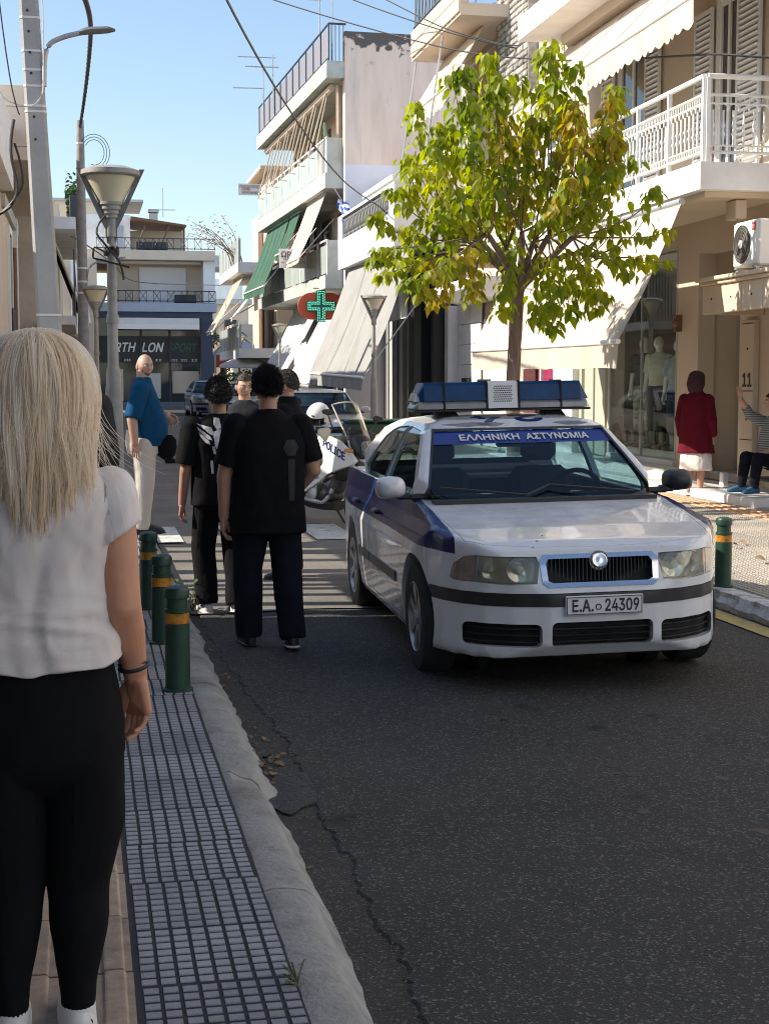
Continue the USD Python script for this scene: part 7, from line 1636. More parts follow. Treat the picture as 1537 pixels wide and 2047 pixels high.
# --- young man with fuzzy hair walking away, right of the two
p1 = Person('young man with fuzzy black hair and plain black T-shirt walking away beside the police car', (1.10, 9.12, 0.0), (-0.05, 1), 1.715, (0.40, 0.22, 0.15))
shl, shr = (-0.20, 0, 1.40), (0.20, 0, 1.40); ell_, elr = (-0.275, 0.02, 1.10), (0.285, 0.0, 1.13)
p1.body([{'js': [(shl, 0.06), (ell_, 0.046), ((-0.275, 0.055, 0.84), 0.031)], 'side': -1, 'thumb': (0.3, 1, 0), 'curl': 0.45}, {'js': [(shr, 0.06), (elr, 0.048), ((0.20, 0.16, 0.98), 0.032)], 'side': 1, 'thumb': (0, 0.5, 1), 'curl': 0.5}], hd=(0.0, 0.025, 1.635), face=False, head_pitch=-0.08)
q = p1.cloth('t_shirt', tee([(0.74, 0.235, 0.155, 0, 0), (0.9, 0.225, 0.15, 0, 0), (1.12, 0.222, 0.145, 0, -0.01), (1.28, 0.232, 0.145, 0, -0.01), (1.38, 0.225, 0.125, 0, 0), (1.44, 0.18, 0.10, 0, 0), (1.49, 0.09, 0.08, 0, 0.0), (1.51, 0.072, 0.07, 0, 0.0)], [] ) + sleeve(shl, ell_, 0.80, 0.088, 0.082) + sleeve(shr, elr, 0.80, 0.088, 0.082), M_blackcloth, 0.011, seed=1)
print_on(p1, q, [[(0.115 + 0.05 * math.cos(a), 1.25 + 0.055 * math.sin(a)) for a in np.linspace(0, 6.28, 7)[:-1]], [(0.10, 0.93), (0.135, 0.93), (0.14, 1.18), (0.095, 1.18)]], mat('faded_print', (0.013, 0.013, 0.0145), 0.8))
LG = [((-0.095, 0, 0.90), (-0.115, 0.12, 0.50), (-0.105, 0.16, 0.10)), ((0.095, 0, 0.90), (0.115, 0.02, 0.50), (0.135, -0.08, 0.11))]
p1.cloth('trousers', trousers(LG, 0.98, (0.18, 0.125), (0.185, 0.135), (0.122, 0.096, 0.086)), M_navycloth, 0.012, seed=2)
p1.shoe(-0.105, 0.19, 0.0, M_shoeB, M_shoeB, 0.1); p1.shoe(0.135, -0.06, 0.012, M_shoeB, M_sneaker, -0.12, -0.12)
hair_cap(p1, puff=1.04, n=6000, size=0.020, seed=3, rough=0.035)
# --- young man with the printed back
p2 = Person('young man in black T-shirt with white winged print on the back, walking away', (0.93, 10.62, 0.0), (-0.15, 1), 1.66, (0.36, 0.2, 0.14))
p2.body([{'js': [(shl, 0.055), ((-0.255, 0.0, 1.08), 0.042), ((-0.27, 0.06, 0.83), 0.029)], 'side': -1, 'thumb': (0.3, 1, 0), 'curl': 0.5}, {'js': [(shr, 0.055), ((0.255, 0.0, 1.08), 0.042), ((0.26, 0.06, 0.83), 0.029)], 'side': 1, 'thumb': (-0.3, 1, 0)}], face=False)
q = p2.cloth('t_shirt', tee([(0.82, 0.215, 0.15, 0, 0), (0.95, 0.21, 0.145, 0, 0), (1.12, 0.205, 0.14, 0, -0.01), (1.28, 0.215, 0.14, 0, -0.01), (1.38, 0.21, 0.12, 0, 0), (1.44, 0.17, 0.095, 0, 0), (1.49, 0.085, 0.075, 0, 0), (1.505, 0.07, 0.068, 0, 0)], []) + sleeve(shl, (-0.255, 0, 1.08), 0.85, 0.085, 0.085) + sleeve(shr, (0.255, 0, 1.08), 0.85, 0.085, 0.085), M_blackcloth, 0.010, seed=4)
wing = [[(-0.13, 1.36), (0.0, 1.33), (0.02, 1.27), (-0.02, 1.285), (-0.10, 1.345)], [(-0.12, 1.335), (-0.02, 1.27), (0.0, 1.24), (-0.04, 1.25), (-0.11, 1.31)], [(-0.11, 1.30), (-0.03, 1.235), (-0.02, 1.21), (-0.06, 1.225), (-0.10, 1.27)],
        [(0.03, 1.40), (0.075, 1.395), (0.085, 1.33), (0.05, 1.31), (0.02, 1.35)], [(0.01, 1.30), (0.085, 1.32), (0.09, 1.22), (0.05, 1.16), (0.02, 1.20)], [(0.10, 1.36), (0.16, 1.34), (0.15, 1.22), (0.105, 1.25)], [(-0.005, 1.20), (0.015, 1.20), (0.03, 1.14), (0.005, 1.15)],
        [(-0.02, 1.10), (0.0, 1.10), (0.005, 1.01), (-0.015, 1.01)], [(0.045, 1.09), (0.07, 1.10), (0.09, 1.05), (0.07, 1.0), (0.045, 1.02)], [(0.11, 1.11), (0.13, 1.10), (0.13, 1.02), (0.112, 1.03)]]
print_on(p2, q, [[(x * 0.8 - 0.075, z_) for x, z_ in s_] for s_ in wing], mat('white_print', (0.42, 0.42, 0.46), 0.8))
LG = [((-0.09, 0, 0.90), (-0.10, 0.10, 0.49), (-0.09, 0.06, 0.11)), ((0.09, 0, 0.90), (0.11, -0.02, 0.48), (0.10, -0.12, 0.115))]
p2.cloth('trousers', trousers(LG, 0.98, (0.165, 0.12), (0.17, 0.13), (0.11, 0.092, 0.088)), M_blackcloth, 0.012, seed=5)
p2.shoe(-0.09, 0.08, 0.0, M_sneaker, M_soleW); p2.shoe(0.10, -0.10, 0.015, M_sneaker, M_soleW, 0, -0.15)
hair_cap(p2, puff=1.2, n=3000, size=0.012, seed=6)
# --- bald man in blue, turned to the right and looking this way
p3 = Person('bald man in a blue sweater and cream trousers looking over', (0.58, 15.2, 0.13), (0.98, 0.03), 1.80, (0.44, 0.28, 0.21))
shr3, el3 = (0.19, -0.04, 1.40), (0.235, -0.12, 1.12); shl3, ell3 = (-0.19, 0.02, 1.40), (-0.22, 0.08, 1.13)
p3.body([{'js': [(shr3, 0.065), (el3, 0.052), ((0.225, -0.10, 0.90), 0.036)], 'side': 1, 'thumb': (-0.2, 1, 0), 'curl': 0.4}, {'js': [(shl3, 0.065), (ell3, 0.052), ((-0.14, 0.24, 1.15), 0.036)], 'side': -1, 'thumb': (0, 0.4, 1), 'd': (0.2, 0.6, -0.6), 'curl': 0.5}], head_yaw=-1.15, head_pitch=-0.05, hd=(0.0, 0.02, 1.628), neck_r=0.066, brows=(0.06, 0.04, 0.03))
_hm = from_man(head_mesh((0, 0, 0), 0, 0, 1.0, False)[0]); _v = np.array(_hm.vertices)
_kp = (_v[:, 2] < -0.035) & (_v[:, 1] > 0.012) & ~((np.abs(_v[:, 0]) < 0.02) & (_v[:, 2] > -0.064)) & ~((_v[:, 2] > -0.052) & (np.abs(_v[:, 0]) < 0.045) & (_v[:, 1] > 0.06))
_hm.vertices = _v + _hm.vertex_normals * 0.0015; _hm.update_faces(_kp[_hm.faces].all(1)); _hm.remove_unreferenced_vertices()
_hm.apply_scale(p3.k); _hm.apply_transform(p3.R); _hm.apply_translation(p3.hc); p3.T.part('beard', _hm, mat('grey_stubble', (0.15, 0.11, 0.09), 0.85, var=0.35, vscale=90), smooth=60)
p3.cloth('sweater', torso_m([(0.86, 0.19, 0.165, 0, 0.035), (0.95, 0.21, 0.19, 0, 0.045), (1.08, 0.215, 0.20, 0, 0.04), (1.22, 0.21, 0.175, 0, 0.015), (1.33, 0.21, 0.145, 0, 0), (1.40, 0.20, 0.12, 0, 0), (1.46, 0.15, 0.10, 0, 0), (1.51, 0.078, 0.078, 0, 0.005), (1.525, 0.07, 0.07, 0, 0.005)]) + sleeve(shr3, el3, 0.98, 0.092, 0.075) + sleeve(shl3, ell3, 1.0, 0.09, 0.072) + hull(ball(ell3, 0.068), ball((-0.17, 0.16, 1.14), 0.058)), mat('teal_blue_wool', (0.004, 0.055, 0.14), 0.95, spec=0.2, var=0.2, vscale=14), 0.009, seed=7)
LG = [((-0.09, 0.0, 0.90), (-0.10, 0.02, 0.50), (-0.09, -0.03, 0.09)), ((0.09, 0, 0.90), (0.10, 0.0, 0.50), (0.09, -0.04, 0.09))]
p3.cloth('trousers', trousers(LG, 0.99, (0.17, 0.16), (0.18, 0.16), (0.125, 0.095, 0.085)), mat('cream_trousers', (0.55, 0.51, 0.47), 0.85, var=0.06, vscale=5), 0.012, seed=8)
p3.shoe(-0.09, 0.0, 0.0, M_shoeB, M_shoeB); p3.shoe(0.09, 0.0, 0.0, M_shoeB, M_shoeB)
capT = Thing('cap', 'black cap hanging at the hip of the bald man', 'cap', (0.80, 15.12, 1.02))
capT.part('crown', jitter(loft([ell((0, 0, z_), r_, r_ * 0.8, 16) for z_, r_ in ((-0.14, 0.03), (-0.10, 0.085), (-0.02, 0.11), (0.06, 0.10), (0.10, 0.06))]), 0.012, 12, 3), M_blackcloth, smooth=50)
capT.part('peak', thick(grid(lambda u, v: np.stack([-0.02 + 0.12 * np.cos(u * 3 - 1.5) * (0.6 + 0.6 * v), 0.09 * np.sin(u * 3 - 1.5), -0.12 - 0.06 * v], -1), 12, 5), 0.004), M_blackcloth, smooth=50)
# --- man facing this way between the two young men
p4 = Person('man in navy uniform shirt facing this way, seen between the two young men', (1.50, 14.3, 0.0), (-0.3, -1), 1.72, (0.5, 0.29, 0.21))
p4.body([{'js': [((-0.2, 0, 1.40), 0.06), ((-0.25, 0.0, 1.1), 0.046), ((-0.24, 0.08, 0.86), 0.032)], 'side': -1}, {'js': [((0.2, 0, 1.40), 0.06), ((0.25, 0.0, 1.1), 0.046), ((0.24, 0.08, 0.86), 0.032)], 'side': 1}], head_yaw=0.45, head_pitch=-0.12)
p4.cloth('shirt', torso_m(TEE) + sleeve((-0.2, 0, 1.40), (-0.25, 0, 1.1), 0.8, 0.082, 0.075) + sleeve((0.2, 0, 1.40), (0.25, 0, 1.1), 0.8, 0.082, 0.075), mat('navy_cotton', (0.006, 0.008, 0.016), 0.9, var=0.2, vscale=10), 0.009, seed=9)
LGs = [((-0.09, 0, 0.90), (-0.10, 0.02, 0.50), (-0.10, -0.02, 0.10)), ((0.09, 0, 0.90), (0.10, 0.02, 0.50), (0.10, -0.02, 0.10))]
p4.cloth('trousers', trousers(LGs), M_navycloth, 0.01, seed=10); p4.shoe(-0.1, 0, 0, M_shoeB, M_shoeB); p4.shoe(0.1, 0, 0, M_shoeB, M_shoeB)
hair_cap(p4, puff=1.05, n=1200, size=0.006, m=mat('grey_brown_hair', (0.06, 0.045, 0.035), 0.7, var=0.3, vscale=50), seed=9, z_low=0.1)
# --- man with glasses and a black jacket, in profile
p5 = Person('man with glasses in a black jacket, in profile behind the fuzzy haired young man', (1.66, 12.4, 0.0), (-1, 0.35), 1.74, (0.5, 0.28, 0.2))
p5.body([{'js': [((-0.2, 0, 1.40), 0.06), ((-0.26, 0.0, 1.1), 0.046), ((-0.22, 0.12, 0.88), 0.032)], 'side': -1}, {'js': [((0.2, 0, 1.40), 0.06), ((0.26, 0.0, 1.1), 0.046), ((0.22, 0.12, 0.88), 0.032)], 'side': 1}], glasses=True)
p5.cloth('jacket', torso_m([(0.80, 0.215, 0.155, 0, 0), (0.95, 0.21, 0.15, 0, 0), (1.12, 0.21, 0.15, 0, 0), (1.28, 0.22, 0.15, 0, -0.005), (1.38, 0.215, 0.13, 0, 0), (1.44, 0.175, 0.105, 0, 0), (1.49, 0.095, 0.085, 0, 0), (1.54, 0.078, 0.078, 0, 0)]) + chain([((-0.2, 0, 1.40), 0.085), ((-0.26, 0, 1.1), 0.066), ((-0.225, 0.11, 0.90), 0.05)]) + chain([((0.2, 0, 1.40), 0.085), ((0.26, 0, 1.1), 0.066), ((0.225, 0.11, 0.90), 0.05)]), M_blackcloth, 0.010, seed=11)
p5.cloth('trousers', trousers(LGs), M_navycloth, 0.01, seed=12); p5.shoe(-0.1, 0, 0, M_shoeB, M_shoeB); p5.shoe(0.1, 0, 0, M_shoeB, M_shoeB)
hair_cap(p5, puff=1.06, n=1500, size=0.007, m=mat('dark_brown_hair', (0.02, 0.013, 0.01), 0.6, var=0.3, vscale=50), seed=12)
# --- person in black with a cap, mostly hidden behind the blonde woman
p6 = Person('person in a black hooded jacket and black cap behind the blonde woman', (-0.12, 9.0, 0.13), (0.1, 1), 1.72, (0.4, 0.22, 0.15))
p6.body([{'js': [((-0.2, 0, 1.40), 0.06), ((-0.26, 0.0, 1.1), 0.046), ((-0.24, 0.08, 0.86), 0.032)], 'side': -1}, {'js': [((0.2, 0, 1.40), 0.06), ((0.26, 0.0, 1.1), 0.046), ((0.24, 0.08, 0.86), 0.032)], 'side': 1}], face=False)
p6.cloth('jacket', torso_m([(0.78, 0.215, 0.16, 0, 0), (0.95, 0.215, 0.155, 0, 0), (1.12, 0.215, 0.15, 0, 0), (1.28, 0.225, 0.155, 0, -0.01), (1.38, 0.22, 0.135, 0, -0.01), (1.44, 0.18, 0.11, 0, 0), (1.49, 0.11, 0.095, 0, -0.01), (1.55, 0.085, 0.085, 0, 0)]) + chain([((-0.2, 0, 1.40), 0.09), ((-0.26, 0, 1.1), 0.072), ((-0.245, 0.07, 0.9), 0.055)]) + chain([((0.2, 0, 1.40), 0.09), ((0.26, 0, 1.1), 0.072), ((0.245, 0.07, 0.9), 0.055)]), mat('black_tweed', (0.02, 0.02, 0.021), 0.9, var=0.8, vscale=90), 0.011, seed=13)
p6.cloth('trousers', trousers(LGs), M_blackcloth, 0.01, seed=14); p6.shoe(-0.1, 0, 0, M_shoeB, M_shoeB); p6.shoe(0.1, 0, 0, M_shoeB, M_shoeB)
p6.T.part('cap_crown', at(loft([ell((0, -0.005, z_), r_, r_ * 1.22, 20) for z_, r_ in ((0.02, 0.088), (0.06, 0.09), (0.10, 0.082), (0.13, 0.055), (0.142, 0.01))]), *p6.hc), M_blackcloth, smooth=50)
p6.T.part('cap_peak', at(loft([ell((0, 0.12, z_), 0.075, 0.08, 16) for z_ in (0.03, 0.036)]), *p6.hc), M_blackcloth)
hair_cap(p6, puff=1.06, n=900, size=0.006, seed=14)
# --- woman in the dark red cardigan
p7 = Person('woman in a dark red cardigan and white skirt standing before the shop window', (7.67, 18.05, 0.195), (0.72, 0.69), 1.575, (0.46, 0.25, 0.18))
p7.body([{'js': [((-0.18, 0, 1.37), 0.055), ((-0.24, -0.02, 1.08), 0.043), ((-0.25, 0.06, 0.84), 0.03)], 'side': -1}, {'js': [((0.18, 0, 1.37), 0.055), ((0.24, -0.04, 1.08), 0.043), ((0.25, 0.02, 0.86), 0.03)], 'side': 1, 'curl': 0.5}], head_yaw=-0.25, ears=False,
        legs=[[((-0.085, 0, 0.55), 0.062), ((-0.085, 0.01, 0.45), 0.054), ((-0.085, -0.02, 0.27), 0.054), ((-0.085, -0.03, 0.08), 0.034), ((-0.085, 0.10, 0.03), 0.03)], [((0.085, 0, 0.55), 0.062), ((0.085, 0.01, 0.45), 0.054), ((0.085, -0.02, 0.27), 0.054), ((0.085, -0.03, 0.08), 0.034), ((0.085, 0.10, 0.03), 0.03)]])
p7.cloth('cardigan', torso_m([(0.61, 0.265, 0.20, 0, 0), (0.80, 0.245, 0.185, 0, 0), (1.0, 0.225, 0.17, 0, 0), (1.2, 0.215, 0.16, 0, -0.01), (1.33, 0.205, 0.14, 0, -0.01), (1.41, 0.17, 0.11, 0, -0.01), (1.47, 0.10, 0.09, 0, 0), (1.50, 0.075, 0.075, 0, 0)]) + chain([((-0.18, 0, 1.37), 0.085), ((-0.245, -0.02, 1.08), 0.076), ((-0.25, 0.05, 0.88), 0.066)]) + chain([((0.18, 0, 1.37), 0.085), ((0.245, -0.04, 1.08), 0.076), ((0.25, 0.01, 0.90), 0.066)]), mat('dark_red_knit', (0.11, 0.006, 0.016), 0.95, spec=0.2, var=0.15, vscale=30), 0.013, seed=15)
p7.cloth('skirt', torso_m([(0.37, 0.235, 0.18, 0, 0), (0.6, 0.22, 0.17, 0, 0), (0.72, 0.205, 0.15, 0, 0)]), mat('white_skirt', (0.66, 0.61, 0.58), 0.85, var=0.05, vscale=6), 0.014, fscale=(14, 14, 3), seed=16)
p7.cloth('hair', hull(ball((0, -0.015, 1.70), (0.112, 0.122, 0.085)), ball((0, -0.045, 1.58), (0.135, 0.095, 0.06))) + hull(ball((0, -0.045, 1.58), (0.135, 0.095, 0.05)), ball((0, -0.06, 1.49), (0.11, 0.06, 0.03))), mat('maroon_hair', (0.040, 0.007, 0.010), 0.65, var=0.4, vscale=40, stretch=(1, 1, 0.2), bump=0.6, bscale=60), 0.010, seed=17)
M_slip = mat('pink_sandal', (0.30, 0.10, 0.09), 0.6)
for s in (-1, 1):
    p7.T.part('sandal', [at(loft([ell((0, 0.03, z_), 0.042, 0.115, 16) for z_ in (0.0, 0.014)]), s * 0.077, 0, 0), tube([(s * 0.077 - 0.035, 0.06, 0.02), (s * 0.077, 0.07, 0.055), (s * 0.077 + 0.035, 0.06, 0.02)], 0.008, 5)], M_slip)
# --- seated woman with a raised hand
p8 = Person('seated woman in a grey striped sweater raising one hand', (8.36, 17.22, 0.41), (-0.96, -0.22), 1.60, (0.46, 0.26, 0.19))
k8 = 1.0
sR, eR, wR = (0.17, 0.05, 0.80), (0.27, 0.22, 0.90), (0.22, 0.42, 1.13)
B8 = hull(ball((0, 0.02, 0.9), (0.05, 0.05, 0.05)), ball((0, 0.05, 0.99), (0.05, 0.05, 0.05)))
p8.k = 0.93
H8, R8 = head_mesh((0, 0, 0), -0.5, 0.1)
bm = B8 + chain([(sR, 0.055), (eR, 0.045), (wR, 0.032)]) + chain([((-0.17, 0.03, 0.80), 0.055), ((-0.24, 0.05, 0.52), 0.045), ((-0.12, 0.28, 0.40), 0.032)]) + hull(ball((0, 0, 0.8), (0.12, 0.08, 0.08)), ball((0, 0, 0.3), (0.13, 0.1, 0.08)))
bm = to_man(soft(p8.L(bm), 0.016, 6)) + p8.L(H8.translate((0, 0.06, 1.06))) + p8.L(hand_m(wR, (-0.1, 0.25, 1.0), (-1, 0, 0.2), 1, 0.12, spread=0.12)) + p8.L(hand_m((-0.12, 0.28, 0.40), (0.3, 0.8, -0.2), (0.8, 0, 0.5), -1, 0.5))
p8.T.part('body', from_man(bm), p8.skin, smooth=55); p8.hc = np.array((0, 0.06, 1.06)) * p8.k; p8.R = R8; eye_parts(p8.T, p8.hc, R8, p8.k)
def striped():
    n = {"g": ("texture_coordinate", {}), "s": ("separate_xyz", {}), "w": ("math", {"math_type": "multiply", "value2": 230.0}), "si": ("math", {"math_type": "sine"}), "r": ("rgb_ramp", {"ramp": [(0.3, (0.10, 0.105, 0.11)), (0.6, (0.36, 0.36, 0.35))]}), "p": ("principled_bsdf", {"roughness": 0.9})}
    return usdkit.material(stage, '/World/Looks/striped_knit', n, [("g.object", "s.vector"), ("s.z", "w.value1"), ("w.value", "si.value1"), ("si.value", "r.fac"), ("r.color", "p.base_color")], surface="p.BSDF")
p8.cloth('sweater', torso_m([(0.20, 0.20, 0.16, 0, 0.02), (0.34, 0.215, 0.18, 0, 0.04), (0.5, 0.20, 0.17, 0, 0.04), (0.66, 0.195, 0.155, 0, 0.03), (0.76, 0.19, 0.125, 0, 0.02), (0.83, 0.16, 0.10, 0, 0.02), (0.89, 0.08, 0.075, 0, 0.02)]) + hull(ball(sR, 0.082), ball(eR, 0.066)) + sleeve(eR, wR, 0.45, 0.066, 0.055) + hull(ball((-0.17, 0.03, 0.80), 0.08), ball((-0.24, 0.05, 0.52), 0.066)) + sleeve((-0.24, 0.05, 0.52), (-0.12, 0.28, 0.40), 0.7, 0.066, 0.055), striped(), 0.010, seed=18)
def seat_leg(s, fwd): return hull(ball((s * 0.10, 0.0, 0.26), 0.10), ball((s * 0.15, fwd, 0.34), 0.082)) + cut_dir(hull(ball((s * 0.15, fwd, 0.34), 0.082), ball((s * 0.16, fwd + 0.06, -0.02), 0.062)), (s * 0.15, fwd, 0.34), (s * 0.16, fwd + 0.06, -0.02))
p8.cloth('trousers', hull(ball((-0.08, 0, 0.25), (0.11, 0.13, 0.10)), ball((0.08, 0, 0.25), (0.11, 0.13, 0.10))) + seat_leg(-1, 0.40) + seat_leg(1, 0.36), M_navycloth, 0.012, seed=19)
M_slipb = mat('blue_slipper', (0.03, 0.10, 0.20), 0.7, var=0.2, vscale=15)
p8.shoe(-0.16, 0.47, -0.118, M_slipb, M_slipb, 0.1); p8.shoe(0.16, 0.43, -0.118, M_slipb, M_slipb, -0.2)
hair_cap(p8, puff=1.12, n=1500, size=0.01, m=mat('dark_brown_hair', (0.02, 0.013, 0.01), 0.6, var=0.3, vscale=50), seed=20, z_low=-0.3)
st8 = Thing('low_bench', 'low dark bench under the seated woman', 'bench', (8.36, 17.15, 0.30))
st8.part('seat', cbx(-0.22, 0.2, -0.5, 0.4, 0.13, 0.17, 0.01), M_dark)
for x in (-0.18, 0.16):
    for y in (-0.45, 0.35): st8.part('leg', bx(x - 0.02, x + 0.02, y - 0.02, y + 0.02, 0.0, 0.129), M_dark)
single('paper_bag', at(jitter(cbx(-0.04, 0.04, -0.06, 0.06, 0, 0.2, 0.01), 0.012, 9, 4), 8.15, 18.25, 0.275), M_signw, 'white paper bag standing on the step right of the woman in red', 'bag')

# --- the blonde woman in front, seen from behind
M_hairs = []
for i, c in enumerate([(0.98, 0.89, 0.75), (0.93, 0.79, 0.62), (0.99, 0.95, 0.88), (0.76, 0.61, 0.45)]):
    M_hairs.append(usdkit.material(stage, f'/World/Looks/blonde_hair_{i}', {"p": ("principled_bsdf", {"base_color": c, "roughness": 0.45, "specular_ior_level": 0.5}), "t": ("translucent_bsdf", {"color": c}), "m": ("mix_closure", {"fac": 0.5})},
        [("p.BSDF", "m.closure1"), ("t.BSDF", "m.closure2")], surface="m.closure"))
def fabric(name, c, weave=900.0, **k): return mat(name, c, 0.85, **k)
w = Person('woman with long blonde hair in white T-shirt and black leggings, seen from behind', (-0.10, 3.42, 0.13), (-0.04, 1), 1.75, (0.52, 0.245, 0.145))
w.k = 1.0
sh, el, wr = (0.150, 0.0, 1.265), (0.172, -0.035, 1.01), (0.208, 0.02, 0.835)
shL, elL, wrL = (-0.165, 0.0, 1.265), (-0.215, -0.02, 1.01), (-0.23, 0.03, 0.80)
B = hull(ball((0, 0, 1.30), (0.07, 0.06, 0.06)), ball((0, 0.01, 1.42), (0.055, 0.055, 0.05)))
B = B + hull(ball((0.11, 0, 1.26), 0.045), ball((-0.11, 0, 1.26), 0.045), ball((0, 0, 1.1), (0.11, 0.07, 0.1))) + hull(ball((0, 0, 1.1), (0.11, 0.07, 0.1)), ball((0, 0, 0.82), (0.12, 0.09, 0.1)))
arm = lambda a, b, c: chain([(a, (0.058, 0.064, 0.055)), (np.array(a) * 0.5 + np.array(b) * 0.5, (0.053, 0.060, 0.052)), (b, (0.046, 0.050, 0.045)), (np.array(b) * 0.7 + np.array(c) * 0.3 + np.array((0.004, 0, 0)), (0.040, 0.042, 0.04)), (c, (0.026, 0.022, 0.024))])
B = B + arm(sh, el, wr) + arm(shL, elL, wrL)
bm = soft(B, 0.012, 10)
# elbow crease
v = np.array(bm.vertices); n = bm.vertex_normals
dd = np.linalg.norm((v - (np.array(el) + np.array((0.0, -0.04, 0.0)))) * np.array([1, 0.6, 1]), axis=1)
v += n * (0.004 * np.exp(-(dd / 0.028) ** 2) - 0.0045 * np.exp(-((v[:, 2] - el[2] - 0.012) / 0.004) ** 2) * np.exp(-(dd / 0.03) ** 2) - 0.003 * np.exp(-((v[:, 2] - el[2] + 0.006) / 0.004) ** 2) * np.exp(-(dd / 0.025) ** 2))[:, None]
bm.vertices = v
U = to_man(bm)
Hd, RH = head_mesh((0, 0, 0), 0.0, 0.0, 1.0)
hcw = np.array((0.0, 0.015, 1.475)); U = U + Hd.translate(tuple(hcw))
for c_, sd_, d_ in ((wr, 1, (0.05, 0.10, -1)), (wrL, -1, (-0.05, 0.1, -1))):
    hh = from_man(hand_m(c_, d_, (-0.55, 0.8, 0), sd_, 0.42, 0.95).refine_to_length(0.004)); hh = trimesh.Trimesh(hh.vertices, hh.faces, process=True)
    trimesh.smoothing.filter_taubin(hh, lamb=0.5, nu=0.51, iterations=7); U = U + to_man(hh)
w.T.part('body', from_man(U), w.skin, smooth=55)
eye_parts(w.T, hcw, RH)
# T-shirt
tr = [(0.872, 0.185, 0.128, 0.0, 0.0), (0.93, 0.178, 0.125, 0, 0), (1.0, 0.165, 0.118, 0, 0.0), (1.08, 0.158, 0.112, 0, -0.005), (1.16, 0.162, 0.112, 0, -0.01), (1.235, 0.172, 0.11, 0, -0.01), (1.29, 0.165, 0.098, 0, -0.008), (1.33, 0.125, 0.085, 0, -0.005), (1.36, 0.085, 0.072, 0, 0.0), (1.375, 0.072, 0.066, 0, 0.0)]
def wsleeve(a, b, t): 
    a, b = np.array(a), np.array(b); e = a + (b - a) * t; d = (b - a) / np.linalg.norm(b - a); d2 = d + np.array([0.45 * (1 if a[0] > 0 else -1), 0, 0]) * 1.0; d2 /= np.linalg.norm(d2)
    M = hull(ball(a, (0.070, 0.078, 0.068)), ball(e + d * 0.05 + np.array([0.012 * np.sign(a[0]), 0, 0]), (0.066, 0.078, 0.06)))
    return M.trim_by_plane(tuple(-d2), float(-d2.dot(e)))
M_tsh = mat('white_jersey', (0.72, 0.645, 0.615), 0.95, spec=0.2, var=0.04, vscale=7, bump=0.08, bscale=220)
ts = soft(torso_m(tr, 2.4, 40) + wsleeve(sh, el, 0.42) + wsleeve(shL, elL, 0.42), 0.011, 12)
v = np.array(ts.vertices); n = ts.vertex_normals
f = lambda p, s: meshkit.fbm(np.asarray(p), 4, s) - 0.5
ridge = lambda p, s: 0.5 - np.abs(meshkit.fbm(np.asarray(p), 3, s) - 0.5) * 2.0
back = np.clip(-n[:, 1], 0, 1)
lowm = np.exp(-((v[:, 2] - 0.985) / 0.06) ** 2)
arm_m = np.exp(-(np.linalg.norm((v - np.array((0.125, -0.02, 1.2))) * np.array([1, 0.7, 0.8]), axis=1) / 0.09) ** 2)
d = 0.020 * f(v * np.array([9, 9, 3.2]), 3) + 0.026 * lowm * (ridge(v * np.array([5, 5, 26]) + np.array([v[:, 2] * 0, v[:, 2] * 0, v[:, 0] * 4]).T, 8)) + 0.026 * arm_m * ridge(np.stack([v[:, 0] * 14 - v[:, 2] * 10, v[:, 1] * 5, v[:, 2] * 5 + v[:, 0] * 6], 1), 12)
d += 0.026 * back * ridge(np.stack([v[:, 0] * 7 + v[:, 2] * 3, v[:, 1] * 3, v[:, 2] * 2.2 - v[:, 0] * 4], 1), 21) - 0.007 * back * np.exp(-((v[:, 0] + 0.012 * np.sin(v[:, 2] * 14)) / 0.02) ** 2) * (v[:, 2] < 1.18)
d += 0.006 * f(v * np.array([24, 24, 10]), 30); d -= 0.008
v = v + n * d[:, None]
hemw = np.clip((0.93 - v[:, 2]) / 0.06, 0, 1); v[:, 2] += hemw * (0.022 * np.clip(v[:, 0] / 0.18, -1, 1) ** 2 * (v[:, 0] > 0) + 0.006 * np.sin(v[:, 0] * 40))
ts.vertices = v
w.T.part('t_shirt', ts, M_tsh, smooth=60)
hem_ring = [(0.187 * np.sign(math.cos(a)) * abs(math.cos(a)) ** (2 / 2.4), 0.130 * np.sign(math.sin(a)) * abs(math.sin(a)) ** (2 / 2.4)) for a in np.linspace(0, 2 * math.pi, 60)]
# leggings
lg = torso_m([(0.575, 0.03, 0.03, 0.0, -0.005), (0.60, 0.10, 0.075, 0.0, -0.008), (0.64, 0.160, 0.115, 0.0, -0.01), (0.68, 0.180, 0.130, 0.0, -0.012), (0.75, 0.178, 0.130, 0, -0.012), (0.82, 0.168, 0.12, 0, -0.005), (0.90, 0.155, 0.108, 0, 0), (0.93, 0.150, 0.105, 0, 0)], 2.3, 36)
for s, ax in ((1, 0.064), (-1, -0.085)):
    lg = lg + chain([((s * 0.088, -0.008, 0.66), (0.090, 0.118, 0.08)), ((s * 0.083, 0.0, 0.52), (0.094, 0.102, 0.07)), ((s * 0.070 + (0 if s > 0 else -0.004), 0.005, 0.38), (0.073, 0.075, 0.06)), ((s * 0.070 + (0.0 if s > 0 else -0.012), -0.010, 0.28), (0.067, 0.070, 0.05)), ((ax, -0.015, 0.155), (0.044, 0.048, 0.04)), ((ax, -0.018, 0.085), (0.038, 0.042, 0.02))])
w.T.part('leggings', soft(cut_below(lg, 0.078), 0.014, 10, 0.003, (12, 12, 9), 44), mat('black_leggings', (0.006, 0.006, 0.007), 0.9, spec=0.15, var=0.15, vscale=20), smooth=60)
